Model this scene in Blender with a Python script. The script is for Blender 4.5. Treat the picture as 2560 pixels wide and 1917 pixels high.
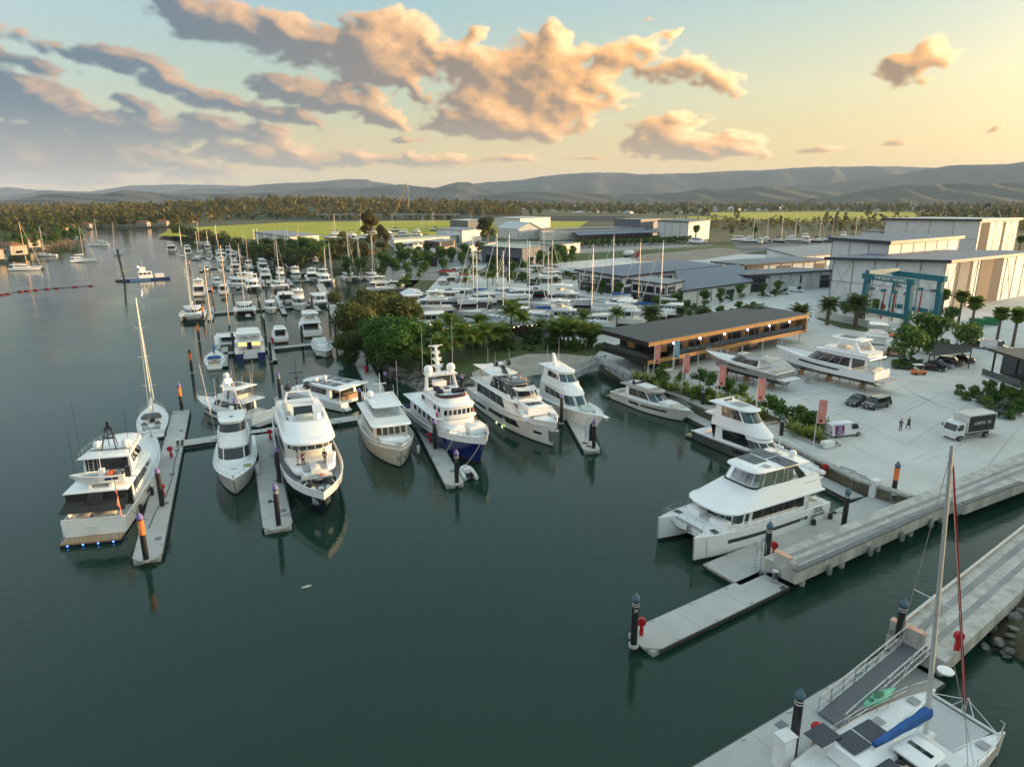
import bpy, math, random
import numpy as np
from mathutils import Vector, Matrix
from mathutils.geometry import tessellate_polygon
R=math.radians; pi=math.pi
for o in list(bpy.data.objects): bpy.data.objects.remove(o)
sc=bpy.context.scene; C=sc.collection
# ---------------------------------------------------------------- camera
CAMH=34.; FP=1680.; PIT=math.atan(458.5/FP)
cd=bpy.data.cameras.new('camera'); cam=bpy.data.objects.new('camera',cd); C.objects.link(cam)
cam.location=(0,0,CAMH); cam.rotation_euler=(pi/2-PIT,0,0)
cd.sensor_width=36; cd.lens=36*FP/2560; cd.clip_start=.5; cd.clip_end=40000; sc.camera=cam
# ---------------------------------------------------------------- light
SUN_AZ,SUN_EL=R(78),R(5.)      # azimuth clockwise from the view axis (+Y)
SKY_STRENGTH=.15
sc.view_settings.view_transform='Standard'; sc.view_settings.look='None'
sc.view_settings.exposure=1.1; sc.view_settings.gamma=1
sd=Vector((math.sin(SUN_AZ)*math.cos(SUN_EL),math.cos(SUN_AZ)*math.cos(SUN_EL),math.sin(SUN_EL)))
sl=bpy.data.lights.new('sun','SUN'); sl.energy=4.4; sl.angle=R(.6); sl.color=(1,.64,.32)
so=bpy.data.objects.new('sun',sl); C.objects.link(so); so.rotation_euler=sd.to_track_quat('Z','Y').to_euler(); so.location=(200,60,120)
W=bpy.data.worlds.new('World'); sc.world=W; W.use_nodes=True
def cloud_image(NX=4096,NY=640):
    # a cloud deck in memory: columns = azimuth -180..180, rows = elevation -2..52 deg (finer near the horizon); returns RGBA
    def blur(x,n):
        for _ in range(2):
            for ax in (0,1):
                k=2*n+1; p=np.concatenate([np.take(x,range(-n,0),ax) if ax else np.repeat(x[:1],n,0),x,np.take(x,range(n),ax) if ax else np.repeat(x[-1:],n,0)],ax)
                cs=np.cumsum(p,ax,dtype=np.float64); z=np.zeros_like(np.take(cs,[0],ax)); cs=np.concatenate([z,cs],ax)
                x=((np.take(cs,range(k,cs.shape[ax]),ax)-np.take(cs,range(0,cs.shape[ax]-k),ax))/k).astype(np.float32)
        return x
    az=(np.arange(NX)+.5)/NX*360-180
    E0,E1,EP=-2.,52.,1.6
    vv=(np.arange(NY)+.5)/NY; el=E0+(E1-E0)*vv**EP
    A,Ee=np.meshgrid(az.astype(np.float32),el.astype(np.float32))
    def spec(beta,seed,sx=1.,sy=1.,lo=0.):
        r=np.random.default_rng(seed); w=np.fft.rfft2(r.standard_normal((NY*2,NX)).astype(np.float32))
        fy=np.fft.fftfreq(NY*2)[:,None]*NY*2*sy*NX/(NY*2)*.55; fx=np.fft.rfftfreq(NX)[None,:]*NX*sx
        k=np.sqrt(fx*fx+fy*fy); k[0,0]=1; amp=k**(-beta); amp[k<lo]=0
        n=np.fft.irfft2(w*amp,s=(NY*2,NX))[:NY]; return (n/n.std()).astype(np.float32)
    big=spec(1.55,11,1,1.5,12); mid=spec(1.35,12,1,1.25,36); wx=spec(1.7,13,1,1,10); wy=spec(1.7,14,1,1,10); fine=spec(1.15,15,1,1,120)
    fin2=spec(1.3,17,1,1.3,80)
    bil=1-np.abs(spec(1.6,16,1,1.1,42))*1.1
    Aw=A+wx*.9; Ew=Ee+wy*.28*(.35+Ee/14)
    blobs=[(590,75,290,42,-14,1.1),(830,122,95,72,-10,1.2),(400,18,110,28,-20,1.),(1180,195,195,98,0,1.2),(1085,252,215,48,-2,1.2),(1200,288,105,30,4,1.1),(1320,122,120,40,-6,1.05),(1470,165,125,24,-12,.95),(1030,150,105,38,0,1.),(1185,82,62,26,30,1.),
      (1420,300,60,30,20,.95),(1500,312,115,24,0,.95),(1600,290,52,19,-4,1.),(1630,330,30,9,0,.9),(1490,258,40,12,9,.95),(1800,318,40,10,9,.95),(1965,303,48,14,0,.95),(1985,140,70,33,6,1.05),(2140,328,12,4,0,.9),(2130,296,24,5,14,.9),(990,76,44,13,27,.9),(1365,38,14,8,0,.8),(1425,80,28,8,5,.8),
      (330,165,320,30,-12,1.05),(270,125,140,30,-8,1.),(700,200,120,24,-8,.95),(500,210,190,24,-11,1.),(70,215,130,36,-20,1.1),(10,130,120,28,-12,1.),(310,240,72,26,-20,1.05),(820,255,58,18,-20,.9),(900,212,26,18,0,.9),
      (300,290,330,42,-5,1.05),(500,282,170,34,-3,1.05),(560,330,300,34,-3,1.05),(150,352,340,36,-2,1.),(170,318,300,36,-4,.95),(850,342,250,22,-1,1.),(1050,346,190,10,1,.85),(70,255,150,28,-14,.95),(1320,343,70,4,0,.8),(250,385,260,12,0,.75),(860,298,90,8,2,.75),
      (-500,160,420,70,-8,1.05),(-420,310,400,40,0,1.)]
    c0,s0=math.cos(PIT),math.sin(PIT)
    def ae(x,y):
        u=(x*1.1575-1280)/FP; v=-(y*1.1575-958.5)/FP; dx,dy,dz=u,c0+v*s0,-s0+v*c0; return math.degrees(math.atan2(dx,dy)),math.degrees(math.atan2(dz,math.hypot(dx,dy)))
    bl=[]
    for x,y,w,h,t,wt in blobs:
        a,e=ae(x,y); k=.0382*math.cos(R(a)); bl.append((a,e,w*k,h*k,t,wt))
    blobs=bl+[(-95,9,18,3,0,.95),(-140,14,22,4,6,1.),(172,8,22,3,0,.9),(128,10,12,2,0,.8),(60,24,14,2.5,5,.8)]
    cov=np.full(A.shape,-1.,np.float32)
    for a,e,w,h,t,wt in blobs:
        dx=(Aw-a+180)%360-180; dy=Ew-e; c,s=math.cos(R(t)),math.sin(R(t)); u=(dx*c+dy*s)/(w*1.05); v=(-dx*s+dy*c)/(h*1.1)
        r=u*u+v*v; cov=np.maximum(cov,wt*(1-r)) if wt>=.8 else np.maximum(cov,wt*(1-r))
    cov=np.maximum(cov,-.8); d=cov*.98-.03+.22*big+.16*mid+.17*(bil-.2)+.05*fine+.085*fin2; d=blur(d,1)
    d0=d; d=np.clip(d,0,1.6); rho=1-np.exp(-2.2*d)
    T=np.sqrt(np.clip(d,0,None))
    alpha=np.clip((d0+.02)/.55,0,1); alpha=alpha*alpha*(3-2*alpha)
    # light: the low sun stands to the right; march through the deck towards it, then shade the puffs
    dep=np.zeros_like(d)
    for i in range(1,26):
        dep+=np.roll(rho,(-int(round(i*1.0)),-int(round(i*3.4))),(0,1))*(1-i/30)
    tr=np.exp(-dep*.13)
    Ts=blur(T,2); gx=(np.roll(Ts,-3,1)-np.roll(Ts,3,1))/6; gy=(np.roll(Ts,-3,0)-np.roll(Ts,3,0))/6
    nz=1/np.sqrt(1+(gx*26)**2+(gy*26)**2); nl=np.clip((-gx*26*.78-gy*26*.30+.42)*nz,0,1)
    Tb=blur(T,9); gxb=(np.roll(Tb,-8,1)-np.roll(Tb,8,1))/16; gyb=(np.roll(Tb,-8,0)-np.roll(Tb,8,0))/16
    nlb=np.clip(.5-gxb*34*.8-gyb*34*.45,0,1)
    Tm=blur(T,4); gm_=np.clip(.5-((np.roll(Tm,-4,1)-np.roll(Tm,4,1))/8)*34*.75-((np.roll(Tm,-4,0)-np.roll(Tm,4,0))/8)*34*.5,0,1)
    raw=.30*nl+.42*gm_+.55*nlb+.42*tr-.60+.08*mid+.05*fin2+.10*(bil-.2)
    lit=np.clip(.36+.62*(raw-.36)+.25*np.clip(raw-.6,0,1),0,1)
    thin=np.clip(1-d*1.6,0,1); lit=np.clip(lit+.16*thin,0,1)
    azn=np.clip((A+33)/44,0,1)[...,None]; azn=azn*azn*(3-2*azn); low=np.clip(1-Ee/7,0,1)[...,None]
    def L(a,b): return np.array(a,np.float32)*(1-azn)+np.array(b,np.float32)*azn
    dark=L((.075,.115,.15),(.21,.14,.085)); dark=dark*(1-.5*low)+np.array((.27,.23,.18),np.float32)*.5*low
    md=L((.33,.235,.17),(.62,.32,.11)); hi=L((.68,.38,.20),(.98,.64,.32))
    shade=np.clip((-A-6)/22,0,1)*.38; lit=np.clip(lit-shade*(1-np.clip(1-Ee/6,0,1)*.6),0,1); l=lit[...,None]; col=.86*np.where(l<.45,dark+(md-dark)*(l/.45),md+(hi-md)*((l-.45)/.55))
    fade=np.clip((Ee+.5)/2.5,0,1); alpha=alpha*fade*(1-.35*np.clip(1-Ee/6,0,1))*.97
    back=np.clip((np.abs(A)-60)/60,0,1)*.0
    return np.concatenate([col,alpha[...,None]],-1).astype(np.float32),(E0,E1,EP)
def world():
    nt=W.node_tree; N=nt.nodes; Lk=nt.links; N.clear()
    def nd(t,**k):
        n=N.new(t)
        for a,b in k.items(): setattr(n,a,b)
        return n
    def val(i,v):
        if hasattr(v,'node'): Lk.new(v,i)
        else: i.default_value=v
    def mth(op,a,b=None,c=None,cl=False):
        n=nd('ShaderNodeMath',operation=op); n.use_clamp=cl; val(n.inputs[0],a)
        if b is not None: val(n.inputs[1],b)
        if c is not None: val(n.inputs[2],c)
        return n.outputs[0]
    def mix(f,a,b,bt='MIX'):
        n=nd('ShaderNodeMix',data_type='RGBA',blend_type=bt); val(n.inputs[0],f); val(n.inputs[6],a); val(n.inputs[7],b); return n.outputs[2]
    sky=nd('ShaderNodeTexSky',sky_type='NISHITA'); sky.sun_disc=False; sky.sun_elevation=SUN_EL; sky.sun_rotation=SUN_AZ
    sky.altitude=30; sky.air_density=1.2; sky.dust_density=1.6; sky.ozone_density=2.0
    tc=nd('ShaderNodeTexCoord'); sep=nd('ShaderNodeSeparateXYZ'); Lk.new(tc.outputs['Generated'],sep.inputs[0])
    x,y,z=sep.outputs
    az=mth('ARCTAN2',x,y); el=mth('ARCSINE',z)
    # clear-sky colour: the physical sky, graded by height and by the angle to the sun
    dot=nd('ShaderNodeVectorMath',operation='DOT_PRODUCT'); Lk.new(tc.outputs['Generated'],dot.inputs[0]); dot.inputs[1].default_value=sd
    cs=dot.outputs['Value']
    def ramp(f,pts):
        r=nd('ShaderNodeValToRGB'); e=r.color_ramp.elements
        while len(e)<len(pts): e.new(.5)
        for q,(p,c) in zip(e,pts): q.position=p; q.color=c+(1,)
        val(r.inputs[0],f); return r.outputs[0]
    elf=mth('DIVIDE',el,R(60),cl=True)
    cool=ramp(elf,[(0, (0.361, 0.284, 0.155)), (0.05, (0.353, 0.292, 0.155)), (0.133, (0.189, 0.275, 0.232)), (0.233, (0.155, 0.263, 0.31)), (0.45, (0.22,0.34,0.38)), (1, (0.28,0.39,0.42))])
    warm=ramp(elf,[(0, (0.585, 0.378, 0.129)), (0.05, (0.585, 0.396, 0.138)), (0.133, (0.57, 0.46, 0.24)), (0.233, (0.34, 0.385, 0.31)), (0.45, (0.34,0.42,0.41)), (1, (0.30,0.40,0.42))])
    sf=mth('POWER',mth('MULTIPLY_ADD',cs,.5,.5,cl=True),2.2,cl=True)
    grad=mix(sf,cool,warm)
    anti=mth('MULTIPLY',mth('POWER',mth('MAXIMUM',mth('MULTIPLY',cs,-1.0),0.0),1.5),.9,cl=True); grad=mix(anti,grad,(.47,.47,.50,1))   # pale grey fill added to the sky opposite the sun for camera-facing sides
    glow=mth('MULTIPLY',mth('POWER',mth('MAXIMUM',cs,0.0),10.0),2.6)
    grad=mix(1.0,grad,mix(1.0,mix(0.0,(.8,.62,.38,1),(0,0,0,1)),glow,'MULTIPLY'),'ADD')
    phys=mix(1.0,sky.outputs[0],(SKY_STRENGTH,)*3+(1,),'MULTIPLY')
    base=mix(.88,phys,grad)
    # clouds: a deck computed in memory above, laid over the sky by azimuth and elevation
    px,(E0,E1,EP)=cloud_image(); ny,nx=px.shape[:2]
    im=bpy.data.images.new('cloud_deck',nx,ny,alpha=True,float_buffer=True); im.colorspace_settings.name='Non-Color'; im.alpha_mode='CHANNEL_PACKED'
    im.pixels.foreach_set(px.ravel()); im.update(); im.pack()
    uu=mth('MULTIPLY_ADD',az,1/(2*pi),.5); vv=mth('POWER',mth('DIVIDE',mth('SUBTRACT',el,R(E0)),R(E1-E0),cl=True),1/EP)
    comb=nd('ShaderNodeCombineXYZ'); Lk.new(uu,comb.inputs[0]); Lk.new(vv,comb.inputs[1])
    it=nd('ShaderNodeTexImage',interpolation='Cubic',extension='EXTEND'); it.image=im; Lk.new(comb.outputs[0],it.inputs[0])
    up=mth('GREATER_THAN',z,-.02)
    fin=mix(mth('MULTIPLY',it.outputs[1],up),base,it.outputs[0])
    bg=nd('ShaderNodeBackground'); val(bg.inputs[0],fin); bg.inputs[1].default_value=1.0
    out=nd('ShaderNodeOutputWorld'); Lk.new(bg.outputs[0],out.inputs[0])
world()
W.cycles.sampling_method='MANUAL'; W.cycles.sample_map_resolution=512
cy=sc.cycles; cy.max_bounces=6; cy.diffuse_bounces=3; cy.glossy_bounces=3; cy.transmission_bounces=4; cy.transparent_max_bounces=12; cy.volume_bounces=1
cy.caustics_reflective=False; cy.caustics_refractive=False; cy.use_denoising=True; cy.use_adaptive_sampling=True; cy.adaptive_threshold=.015; cy.sample_clamp_indirect=6
# ---------------------------------------------------------------- survey: photo pixel (2560 wide) -> ground point at height z
_c,_s=math.cos(PIT),math.sin(PIT)
def P(x,y,z=0.):
    u=(x-1280)/FP; v=-(y-958.5)/FP; dy=_c+v*_s; dz=-_s+v*_c; t=(z-CAMH)/dz
    return Vector((u*t,dy*t,z))
def PY(x,y,Y):
    u=(x-1280)/FP; v=-(y-958.5)/FP; dy=_c+v*_s; dz=-_s+v*_c; t=Y/dy
    return Vector((u*t,Y,CAMH+dz*t))
# ---------------------------------------------------------------- mesh helpers
class MB:
    def __init__(s): s.v=[]; s.f=[]; s.m=[]
    def add(s,v,f,mi=0):
        b=len(s.v); s.v+=[tuple(p) for p in v]; s.f+=[tuple(b+i for i in q) for q in f]; s.m+=[mi]*len(f); return s
    def box(s,c,d,mi=0,rz=0.,tap=1.):
        x,y,z=[q/2 for q in d]; cs,sn=math.cos(rz),math.sin(rz); vs=[]
        for k,(a,b,e) in enumerate([(-1,-1,-1),(1,-1,-1),(1,1,-1),(-1,1,-1),(-1,-1,1),(1,-1,1),(1,1,1),(-1,1,1)]):
            t=tap if e>0 else 1; px,py=a*x*t,b*y*t; vs.append((c[0]+px*cs-py*sn,c[1]+px*sn+py*cs,c[2]+e*z))
        return s.add(vs,[(0,3,2,1),(4,5,6,7),(0,1,5,4),(1,2,6,5),(2,3,7,6),(3,0,4,7)],mi)
    def bx(s,x0,x1,y0,y1,z0,z1,mi=0): return s.box(((x0+x1)/2,(y0+y1)/2,(z0+z1)/2),(abs(x1-x0),abs(y1-y0),abs(z1-z0)),mi)
    def loft(s,rings,closed=True,c0=True,c1=True,mi=0,strip=None):
        n=len(rings[0]); b=len(s.v)
        for r in rings: s.v+=[tuple(p) for p in r]
        for i in range(len(rings)-1):
            for k in range(n if closed else n-1):
                a=b+i*n+k; e=b+i*n+(k+1)%n; s.f.append((a,e,e+n,a+n)); s.m.append(strip[k] if strip else (mi[i] if isinstance(mi,(list,tuple)) else mi))
        m0=mi[0] if isinstance(mi,(list,tuple)) else mi; m1=mi[-1] if isinstance(mi,(list,tuple)) else mi
        if c0: s.f.append(tuple(b+k for k in range(n))[::-1]); s.m.append(m0)
        if c1: s.f.append(tuple(b+(len(rings)-1)*n+k for k in range(n))); s.m.append(m1)
        return s
    def tube(s,pts,r,n=5,mi=0,r2=None,cap=True):
        pts=[Vector(p) for p in pts]; rings=[]; m=len(pts)
        for i,p in enumerate(pts):
            d=(pts[min(i+1,m-1)]-pts[max(i-1,0)]); d=d.normalized() if d.length>1e-6 else Vector((0,0,1))
            a=d.cross(Vector((0,0,1)) if abs(d.z)<.9 else Vector((1,0,0))).normalized(); b=d.cross(a)
            rr=r if r2 is None else r+(r2-r)*i/(m-1)
            rings.append([p+(a*math.cos(2*pi*k/n)+b*math.sin(2*pi*k/n))*rr for k in range(n)])
        return s.loft(rings,True,cap,cap,mi)
    def lathe(s,prof,n=12,c=(0,0,0),mi=0,ax='z'):
        rings=[]
        for r,h in prof:
            q=[]
            for k in range(n):
                a=2*pi*k/n; x,y=r*math.cos(a),r*math.sin(a)
                q.append((c[0]+x,c[1]+y,c[2]+h) if ax=='z' else ((c[0]+h,c[1]+x,c[2]+y) if ax=='x' else (c[0]+x,c[1]+h,c[2]-y)))
            rings.append(q)
        return s.loft(rings,True,True,True,mi)
    def prism(s,poly,z0,z1,mi=0):
        return s.loft([[(x,y,z0) for x,y in poly],[(x,y,z1) for x,y in poly]],mi=mi)
    def quad(s,a,b,c,d,mi=0): return s.add([a,b,c,d],[(0,1,2,3)],mi)
    def slab(s,a,b,c,d,nrm,t,mi=0):        # a thin plate on the quad abcd, t proud along nrm
        nrm=Vector(nrm)*t; q=[Vector(p) for p in (a,b,c,d)]; return s.loft([q,[p+nrm for p in q]],mi=mi)
    def mesh(s,name):
        me=bpy.data.meshes.new(name); me.from_pydata(s.v,[],s.f); 
        if any(s.m): me.polygons.foreach_set('material_index',s.m)
        return me
def mkobj(name,me,mats,parent=None,smooth=None,loc=None,rz=0.):
    if not isinstance(mats,(list,tuple)): mats=[mats]
    if not me.materials:
        for m in mats: me.materials.append(m)
    if smooth:
        me.polygons.foreach_set('use_smooth',[True]*len(me.polygons)); me.set_sharp_from_angle(angle=R(smooth))
    o=bpy.data.objects.new(name,me); C.objects.link(o)
    if parent: o.parent=parent
    if loc is not None: o.location=loc
    if rz: o.rotation_euler[2]=rz
    return o
def ob(name,mb,mats,parent=None,smooth=None,loc=None,rz=0.): return mkobj(name,mb.mesh(name),mats,parent,smooth,loc,rz)
def tag(o,label=None,cat=None,group=None,kind=None):
    for k,v in (('label',label),('category',cat),('group',group),('kind',kind)):
        if v: o[k]=v
    return o
def thing(name,label,cat,loc=(0,0,0),rz=0.,group=None):
    o=bpy.data.objects.new(name,None); C.objects.link(o); o.empty_display_size=.2; o.location=loc; o.rotation_euler[2]=rz; return tag(o,label,cat,group)
KIDS={}
def kids(o):
    return list(o.children)
def tree_of(o): return (o,[tree_of(c) for c in kids(o)])
def dup(tr,loc,rz,label=None,group=None,sc_=None,parent=None):
    o,ch=tr; c=o.copy(); C.objects.link(c); c.parent=parent
    if parent is None:
        c.location=loc; c.rotation_euler=(0,0,rz)
        if sc_: c.scale=sc_ if isinstance(sc_,(tuple,list)) else (sc_,)*3
        if label: c['label']=label
        if group: c['group']=group
    for q in ch: dup(q,None,None,parent=c)
    return c
def wipe(tr):
    for q in tr[1]: wipe(q)
    bpy.data.objects.remove(tr[0])
def text(s,size,parent,m,loc,rot=(pi/2,0,0),ext=.006,name='lettering',ax='CENTER',bold=0.):
    cu=bpy.data.curves.new(name,'FONT'); cu.body=s; cu.size=size; cu.extrude=ext; cu.align_x=ax; cu.align_y='CENTER'; cu.resolution_u=2; cu.offset=bold; cu.materials.append(m)
    t_=bpy.data.objects.new(name,cu); me=bpy.data.meshes.new_from_object(t_); bpy.data.objects.remove(t_); bpy.data.curves.remove(cu); me.name=name; me.materials.clear(); o=mkobj(name,me,m,parent,loc=loc); o.rotation_euler=rot; return o
def rect(n,h): pass
def lerp(a,b,t): return a+(b-a)*t
# ---------------------------------------------------------------- materials
MATS={}
def mat(name,c,c2=None,scale=3.,rough=.5,metal=0.,spec=.5,coat=0.,bump=0.,bscale=None,det=4.,mottle=.5,emis=None,rnd=0.,stretch=None,trans=0.,lo=.35,hi=.65):
    if name in MATS: return MATS[name]
    m=bpy.data.materials.new(name); m.use_nodes=True; nt=m.node_tree; N=nt.nodes; L=nt.links; b=N['Principled BSDF']
    b.inputs['Roughness'].default_value=rough; b.inputs['Metallic'].default_value=metal; b.inputs['Specular IOR Level'].default_value=spec; b.inputs['Coat Weight'].default_value=coat
    c=tuple(c)+(1,) if len(c)==3 else c
    if c2 is None: c2=tuple(q*.86 for q in c[:3])
    c2=tuple(c2)+(1,)
    tc=N.new('ShaderNodeTexCoord'); mp=N.new('ShaderNodeMapping'); L.new(tc.outputs['Object'],mp.inputs[0])
    if stretch: mp.inputs['Scale'].default_value=stretch
    nz=N.new('ShaderNodeTexNoise'); nz.inputs['Scale'].default_value=scale; nz.inputs['Detail'].default_value=det; nz.inputs['Roughness'].default_value=.6; L.new(mp.outputs[0],nz.inputs['Vector'])
    mr=N.new('ShaderNodeMapRange'); mr.inputs[1].default_value=lo; mr.inputs[2].default_value=hi; L.new(nz.outputs[0],mr.inputs[0])
    mx=N.new('ShaderNodeMix'); mx.data_type='RGBA'; mx.inputs[6].default_value=c; mx.inputs[7].default_value=c2; L.new(mr.outputs[0],mx.inputs[0]); col=mx.outputs[2]
    if rnd:
        oi=N.new('ShaderNodeObjectInfo'); hs=N.new('ShaderNodeHueSaturation'); L.new(col,hs.inputs['Color'])
        a=N.new('ShaderNodeMath'); a.operation='MULTIPLY_ADD'; a.inputs[1].default_value=rnd; a.inputs[2].default_value=1-rnd/2; L.new(oi.outputs['Random'],a.inputs[0]); L.new(a.outputs[0],hs.inputs['Value'])
        a2=N.new('ShaderNodeMath'); a2.operation='MULTIPLY_ADD'; a2.inputs[1].default_value=-rnd*.09; a2.inputs[2].default_value=.5+rnd*.045; L.new(oi.outputs['Random'],a2.inputs[0]); L.new(a2.outputs[0],hs.inputs['Hue']); col=hs.outputs[0]
    L.new(col,b.inputs['Base Color'])
    if bump:
        n2=N.new('ShaderNodeTexNoise'); n2.inputs['Scale'].default_value=bscale or scale*6; n2.inputs['Detail'].default_value=5; L.new(mp.outputs[0],n2.inputs['Vector'])
        bp=N.new('ShaderNodeBump'); bp.inputs['Strength'].default_value=bump; bp.inputs['Distance'].default_value=.05; L.new(n2.outputs[0],bp.inputs['Height']); L.new(bp.outputs[0],b.inputs['Normal'])
    if emis: b.inputs['Emission Color'].default_value=tuple(emis[:3])+(1,); b.inputs['Emission Strength'].default_value=emis[3]
    if trans: b.inputs['Subsurface Weight'].default_value=0
    MATS[name]=m; return m
def leafmat(name,c,c2,rnd=.5,scale=.6,transl=.35):
    if name in MATS: return MATS[name]
    m=mat(name,c,c2,scale=scale,rough=.55,spec=.25,rnd=rnd); N=m.node_tree.nodes; L=m.node_tree.links
    b=N['Principled BSDF']; out=N['Material Output']; t=N.new('ShaderNodeBsdfTranslucent'); ms=N.new('ShaderNodeMixShader'); ms.inputs[0].default_value=transl
    L.new(b.inputs['Base Color'].links[0].from_socket,t.inputs[0]); L.new(b.outputs[0],ms.inputs[1]); L.new(t.outputs[0],ms.inputs[2]); L.new(ms.outputs[0],out.inputs[0]); return m
def clearmat(name,tint,refl=.12):
    m=bpy.data.materials.new(name); m.use_nodes=True; N=m.node_tree.nodes; L=m.node_tree.links; N.clear(); o=N.new('ShaderNodeOutputMaterial')
    t=N.new('ShaderNodeBsdfTransparent'); t.inputs[0].default_value=tint+(1,); g=N.new('ShaderNodeBsdfGlossy'); g.inputs['Roughness'].default_value=.03; g.inputs[0].default_value=(.9,.95,1,1)
    f=N.new('ShaderNodeFresnel'); f.inputs[0].default_value=1.5; a=N.new('ShaderNodeMath'); a.operation='ADD'; a.inputs[1].default_value=refl-.04; L.new(f.outputs[0],a.inputs[0])
    x=N.new('ShaderNodeMixShader'); L.new(a.outputs[0],x.inputs[0]); L.new(t.outputs[0],x.inputs[1]); L.new(g.outputs[0],x.inputs[2]); L.new(x.outputs[0],o.inputs[0]); MATS[name]=m; return m
GEL=mat('gelcoat_white',(.89,.89,.88),(.85,.855,.85),scale=.7,rough=.22,coat=.3,rnd=.08)
GEL2=mat('gelcoat_cream',(.80,.77,.70),(.74,.71,.65),scale=.7,rough=.25,coat=.3)
DECKW=mat('nonskid_white',(.82,.83,.83),(.76,.77,.77),scale=2.5,rough=.7,bump=.15,bscale=60)
DECKG=mat('deck_grey',(.36,.38,.39),(.30,.31,.32),scale=3,rough=.7)
TEAK=mat('teak',(.42,.28,.16),(.30,.20,.12),scale=2,rough=.6,stretch=(.6,9,1))
NAVY=mat('navy_hull',(.012,.028,.16),(.010,.024,.135),scale=.5,rough=.12,coat=.6)
NAVY2=mat('dark_navy_hull',(.008,.012,.03),(.006,.01,.024),scale=.5,rough=.12,coat=.6)
BLUEH=mat('blue_hull',(.012,.03,.16),(.01,.024,.13),scale=.5,rough=.15,coat=.5)
GREYH=mat('grey_hull',(.10,.105,.105),(.085,.09,.09),scale=.5,rough=.15,coat=.6)
SILV=mat('silver_paint',(.42,.41,.38),(.36,.35,.33),scale=.5,rough=.22,metal=.25,coat=.4)
TAUPE=mat('taupe_paint',(.34,.31,.27),(.29,.265,.235),scale=.5,rough=.2,metal=.15,coat=.5)
BOOT=mat('antifoul_black',(.016,.017,.02),(.03,.03,.03),scale=1.5,rough=.6)
REDB=mat('antifoul_red',(.13,.035,.025),(.08,.025,.02),scale=1.5,rough=.6)
BLUB=mat('antifoul_blue',(.03,.12,.32),(.03,.09,.25),scale=1.5,rough=.6)
GLD=mat('dark_glass',(.010,.014,.018),(.012,.016,.02),scale=1,rough=.04,spec=.8)
GLB=mat('blue_glass',(.02,.07,.085),(.02,.06,.07),scale=1,rough=.04,spec=.8)
GLC=clearmat('clear_glass',(.72,.78,.78))
STEEL=mat('stainless_steel',(.72,.72,.72),(.6,.6,.6),scale=4,rough=.22,metal=1)
ALU=mat('aluminium',(.62,.63,.64),(.52,.53,.54),scale=5,rough=.38,metal=.9)
MASTM=mat('mast_alloy',(.70,.69,.66),(.62,.61,.58),scale=3,rough=.4,metal=.35)
WIRE=mat('rigging_wire',(.45,.46,.47),(.36,.37,.38),scale=6,rough=.4,metal=.6)
BLACKP=mat('black_plastic',(.016,.016,.018),(.026,.026,.028),scale=2,rough=.45)
BLKC=mat('black_canvas',(.018,.019,.022),(.03,.031,.034),scale=2,rough=.85,bump=.2,bscale=25)
GREYC=mat('grey_canvas',(.16,.165,.175),(.12,.125,.13),scale=2,rough=.85,bump=.2,bscale=25)
WHTC=mat('white_canvas',(.72,.72,.70),(.62,.62,.61),scale=1.5,rough=.85,bump=.25,bscale=9)
BLUC=mat('blue_canvas',(.02,.12,.38),(.015,.085,.28),scale=1.5,rough=.8,bump=.5,bscale=5)
NAVC=mat('navy_canvas',(.012,.018,.05),(.01,.014,.04),scale=1.5,rough=.85,bump=.4,bscale=6)
ORNG=mat('orange_paint',(.85,.22,.05),(.75,.2,.06),scale=2,rough=.5)
ORFD=mat('faded_orange_paint',(.78,.36,.22),(.62,.45,.36),scale=3,rough=.75)
REDP=mat('red_plastic',(.52,.014,.02),(.42,.014,.02),scale=2,rough=.35)
PURP=mat('purple_cap',(.21,.16,.40),(.18,.14,.35),scale=2,rough=.5)
BGCAP=mat('blue_grey_cap',(.075,.14,.19),(.06,.11,.15),scale=2,rough=.5)
WHTP=mat('white_paint',(.78,.78,.77),(.70,.70,.69),scale=2,rough=.5)
ROPE=mat('rope',(.55,.53,.48),(.42,.40,.36),scale=20,rough=.9)
ROPED=mat('dark_rope',(.03,.03,.035),(.05,.05,.05),scale=20,rough=.9)
CUSH=mat('cushion_cream',(.62,.58,.50),(.55,.51,.44),scale=2,rough=.85)
SOLAR=mat('solar_cells',(.012,.016,.03),(.018,.024,.045),scale=2,rough=.12,spec=.7)
TIMB=mat('golden_timber',(.60,.34,.12),(.47,.26,.09),scale=1.2,rough=.6,stretch=(1,1,.3))
CONC=mat('concrete',(.42,.42,.40),(.34,.345,.335),scale=.5,rough=.85,bump=.15,bscale=12,det=8)
CONCD=mat('dock_concrete',(.48,.48,.46),(.41,.41,.395),scale=.45,rough=.85,bump=.12,bscale=14,det=8)
CONCS=mat('stained_concrete',(.52,.51,.47),(.24,.23,.20),scale=.9,rough=.9,bump=.3,bscale=7,det=8,stretch=(1,1,.25),lo=.4,hi=.75)
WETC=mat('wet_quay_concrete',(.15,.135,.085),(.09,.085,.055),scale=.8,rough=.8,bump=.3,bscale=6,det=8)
RUBB=mat('rubber_fender',(.045,.047,.05),(.03,.031,.033),scale=3,rough=.6)
SKIN=mat('skin',(.42,.25,.17),(.38,.22,.15),scale=9,rough=.6)
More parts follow.
